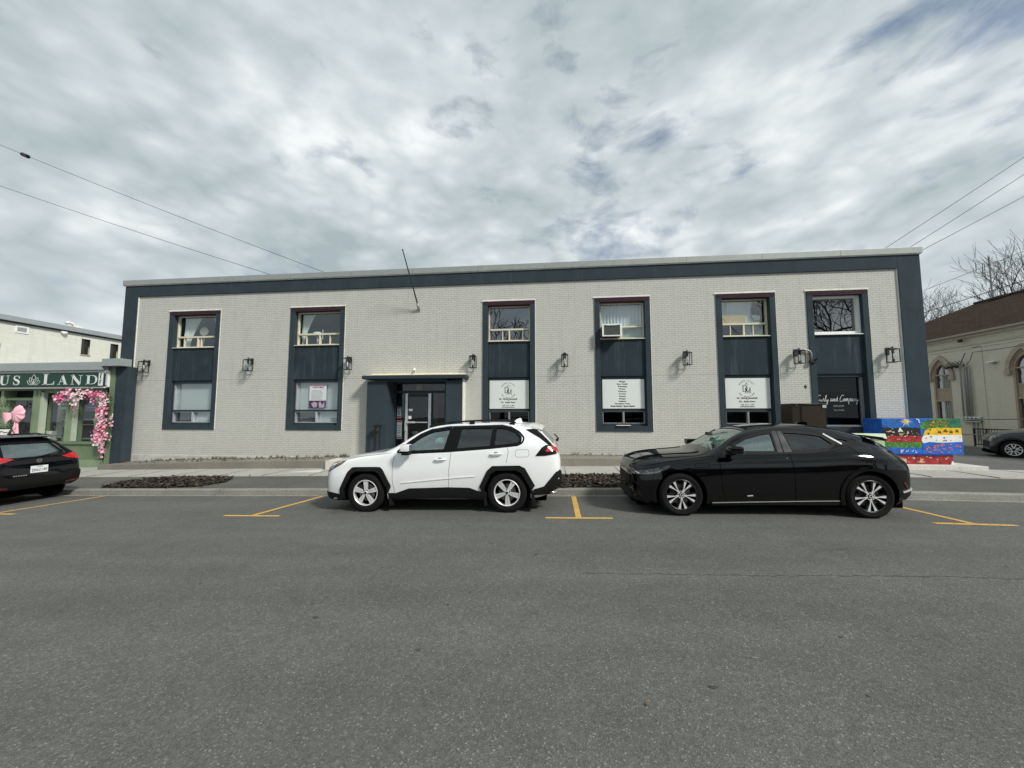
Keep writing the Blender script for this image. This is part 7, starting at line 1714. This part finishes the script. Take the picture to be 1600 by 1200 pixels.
c.drape('rear_bumper', [(-.80, .42), (-.80, .66), (-.66, .70), (-.50, .62), (.50, .62), (.66, .70), (.80, .66), (.80, .42), (.5, .37), (-.5, .37)], '+x', M['clad'], .03, .05)
c.drape('rear_bumper', [(2.98, .30), (2.98, .50), (3.15, .62), (3.38, .68), (3.38, .44), (3.2, .33)], '-y', M['clad'], .02, .04, both=True)
for sg in (-1, 1): c.drape('bumper_reflector', [(sg*.50, .43), (sg*.74, .47), (sg*.74, .43), (sg*.52, .40)], '+x', M['darkred'], .038, .01)
h = c.drape('number_plate', [(-.155, .70), (.155, .70), (.155, .86), (-.155, .86)], '+x', M['mwhite'], .008, .012)
px_ = c.hit(0, .78, '+x')[0].x
mb = MB(); mb.text('DDLC-197', px_+.012, 0, .735, .083, bold=.001, face='+x', sxy=(.72, 1)); mb.text('ONTARIO', px_+.014, 0, .835, .022, face='+x'); mb.build('plate_lettering', pm('plate_blue', (.05, .10, .24), .5), h)
hh = c.hit(0, 1.0, '+x')[0]; mb = MB(); mb.lathe([(.035, -.004), (.050, -.004), (.050, .008), (.035, .008)], (hh.x+.012, 0, .985), 'x', 24, closed=True); mb.box((hh.x+.006, -.055, .975), (hh.x+.018, .055, .995)); c.mesh('badge', mb, M['chrome'])
mb = MB(); z = .655
for k in range(6): mb.box((c.hit(-.44+k*.04, z, '+x')[0].x+.0, -.44+k*.04, z), (c.hit(-.44+k*.04, z, '+x')[0].x+.008, -.44+k*.04+.028, z+.022))
c.mesh('badge_lettering', mb, M['chrome'])
mb = MB(); mb.tube([(c.hit(-.1, 1.06, '+x')[0].x+.03, -.0, 1.065), (c.hit(.30, 1.12, '+x')[0].x+.03, .42, 1.16)], .012, 6); mb.ball((c.hit(0, 1.05, '+x')[0].x+.02, 0, 1.06), .03); c.mesh('rear_wiper', mb, M['seal'])
mb = MB(); mb.prism([(2.62, 1.585), (2.95, 1.555), (3.02, 1.53), (2.98, 1.515), (2.6, 1.54)], -.56, .56); c.mesh('roof_spoiler', mb, M['navycar'], smooth=30)
mb = MB(); mb.tube([(2.45, .0, 1.575), (2.68, .0, 1.76)], [.008, .005], 6); c.mesh('roof_antenna', mb, M['seal'])
for sg in (-1, 1): mb = MB(); mb.tube([(1.1, sg*.58, 1.53), (1.3, sg*.58, 1.585), (2.4, sg*.57, 1.60), (2.65, sg*.57, 1.56)], .014, 8); c.mesh('roof_rail', mb, M['clad'], smooth=40)
mb = MB(); mb.box((-.6, -.68, .17), (3.1, .68, .30), .03); c.mesh('underbody', mb, M['under'])
for sg in (-1, 1): mb = MB(); mb.box((.66, min(sg*.88, sg*1.05), 1.06), (.86, max(sg*.88, sg*1.05), 1.19), .04); c.mesh('wing_mirror', mb, M['navycar'], smooth=50)
lip(c, 0, .385, .44, .34, mat=M['clad']); lip(c, 2.61, .385, .44, .34, mat=M['clad'])
for x in (0, 2.61):
    for sg in (-1, 1): c.wheel(x, sg, .335, .215, 'plain', .875)
c.seats([(1.1, -.36), (1.1, .36), (2.0, -.36), (2.0, .36)], M['cabin'])
hx = -15.5; t = thing('roof_sign', 'small white lettered board with black frame on the roof of the black hatchback', 'car sign', (-13.35, -5.45, 1.35))
mb = MB(); mb.prism([(-5.85, 1.345), (-5.24, 1.345), (-5.20, 1.49), (-5.85, 1.49)], -13.29, -13.27, 'x'); mb.build('board', M['mwhite'], t)
mb = MB(); mb.tube([(-13.27, -5.85, 1.495), (-13.27, -5.19, 1.495), (-13.27, -5.12, 1.345), (-13.27, -5.26, 1.345), (-13.27, -5.19, 1.495)], .012, 6); mb.build('frame', M['black'], t)
mb = MB()
for k in range(9):
    y = -5.80+k*.06; mb.tube([(-13.262, y, 1.40+.03*(k % 2)), (-13.262, y+.03, 1.45-.02*(k % 3)), (-13.262, y+.06, 1.41)], .007, 5)
mb.build('handwriting', M['ink'], t)
mb = MB(); mb.box((-13.5, -5.85, 1.33), (-13.2, -5.2, 1.345)); mb.build('magnet_base', M['black'], t)

# ---- dark grey SUV in the lane on the right
ST = [(-.93, .36, .46, .60, .44, .66, .40, .70), (-.90, .27, .66, .72, .62, .79, .56, .84), (-.80, .22, .80, .82, .76, .89, .68, .94), (-.6, .20, .90, .92, .84, .98, .72, 1.02), (-.3, .20, .92, .99, .86, 1.04, .74, 1.08), (.2, .20, .92, 1.06, .86, 1.10, .76, 1.14), (.55, .20, .92, 1.10, .85, 1.17, .76, 1.24),
      (.9, .20, .92, 1.12, .85, 1.41, .68, 1.47), (1.3, .20, .92, 1.14, .85, 1.56, .63, 1.62), (2.0, .20, .92, 1.17, .85, 1.60, .62, 1.67), (2.8, .22, .92, 1.22, .85, 1.56, .61, 1.63), (3.3, .28, .90, 1.22, .82, 1.42, .63, 1.50), (3.55, .40, .86, 1.08, .79, 1.14, .68, 1.18), (3.62, .50, .78, .9, .72, .95, .64, .98)]
ST = [(a*.62 if a < 0 else a,)+tuple(q) for a, *q in ST]
c = Car('grey_suv', 'dark grey SUV half in frame at the right, in the lane before the hall', 17.02, 3.36, ST, M['greycar'], 0, None, radians(-35), .235, .88)
W1 = roundc([(.80, 1.15), (1.05, 1.42), (1.4, 1.51), (1.6, 1.52), (1.56, 1.16)], .03); W2 = roundc([(1.70, 1.17), (1.74, 1.53), (2.6, 1.50), (2.9, 1.40), (2.95, 1.30), (2.8, 1.24)], .03)
arF = [(-.42, .02)]+[(.42*cos(a), .36+.42*sin(a)) for a in [pi-.1-k*(pi-.2)/12 for k in range(13)]]+[(.42, .02)]; arR = [(2.69+p[0], p[1]) for p in arF]
c.body([W1, W2], ([(.62, -.66), (.62, .66), (1.2, .56), (1.2, -.56)], 1.08, 2.0), None, [arF, arR], (.6, 3.2, .65))
for w_ in (W1, W2): c.drape('side_glass', w_, '-y', M['carglass'], -.012, .004, both=True)
c.drape('windscreen', [(.60, -.68), (.60, .68), (1.22, .57), (1.22, -.57)], 'z', M['carglass'], -.01, .004)
c.ribbon('door_seam', [(.66, 1.08), (.64, .7), (.66, .35)], .008, '-y', M['gap'], .0015, .002, both=True); c.ribbon('bonnet_seam', [(-.5, .95), (0, 1.04), (.5, 1.09)], .010, '-y', M['gap'], .002, .003, both=True)
h = c.drape('headlight', [(-.54, .80), (-.50, .88), (-.38, .945), (-.26, .965), (-.36, .90), (-.46, .82)], '-y', M['headlens'], .006, .02, both=True)
c.drape('front_bumper', [(-.56, .24), (-.56, .45), (-.50, .48), (-.45, .34), (-.44, .20)], '-y', M['clad'], .012, .03, both=True); c.drape('grille', [(-.5, .42), (-.5, .70), (.5, .70), (.5, .42)], '-x', M['clad'], .01, .02)
c.drape('sill_cladding', [(.47, .20), (.47, .36), (2.2, .38), (2.2, .20)], '-y', M['clad'], .014, .02, both=True); lip(c, 0, .415, .48, .36, mat=M['clad']); lip(c, 2.69, .415, .48, .36, mat=M['clad'])
for sg in (-1, 1): mb = MB(); mb.box((.66, min(sg*.93, sg*1.12), 1.12), (.86, max(sg*.93, sg*1.12), 1.26), .04); c.mesh('wing_mirror', mb, M['clad'], smooth=50)
mb = MB(); mb.box((-.6, -.70, .17), (3.3, .70, .30), .03); c.mesh('underbody', mb, M['under'])
for x in (0, 2.69):
    for sg in (-1, 1): c.wheel(x, sg, .365, .235, 'star', .915, rot=.25)
c.seats([(1.1, -.36), (1.1, .36)], M['cabin'])
for k in list(bpy.data.meshes):
    if k.users == 0: bpy.data.meshes.remove(k)
for o in bpy.data.objects:
    if '_b' in o: del o['_b']
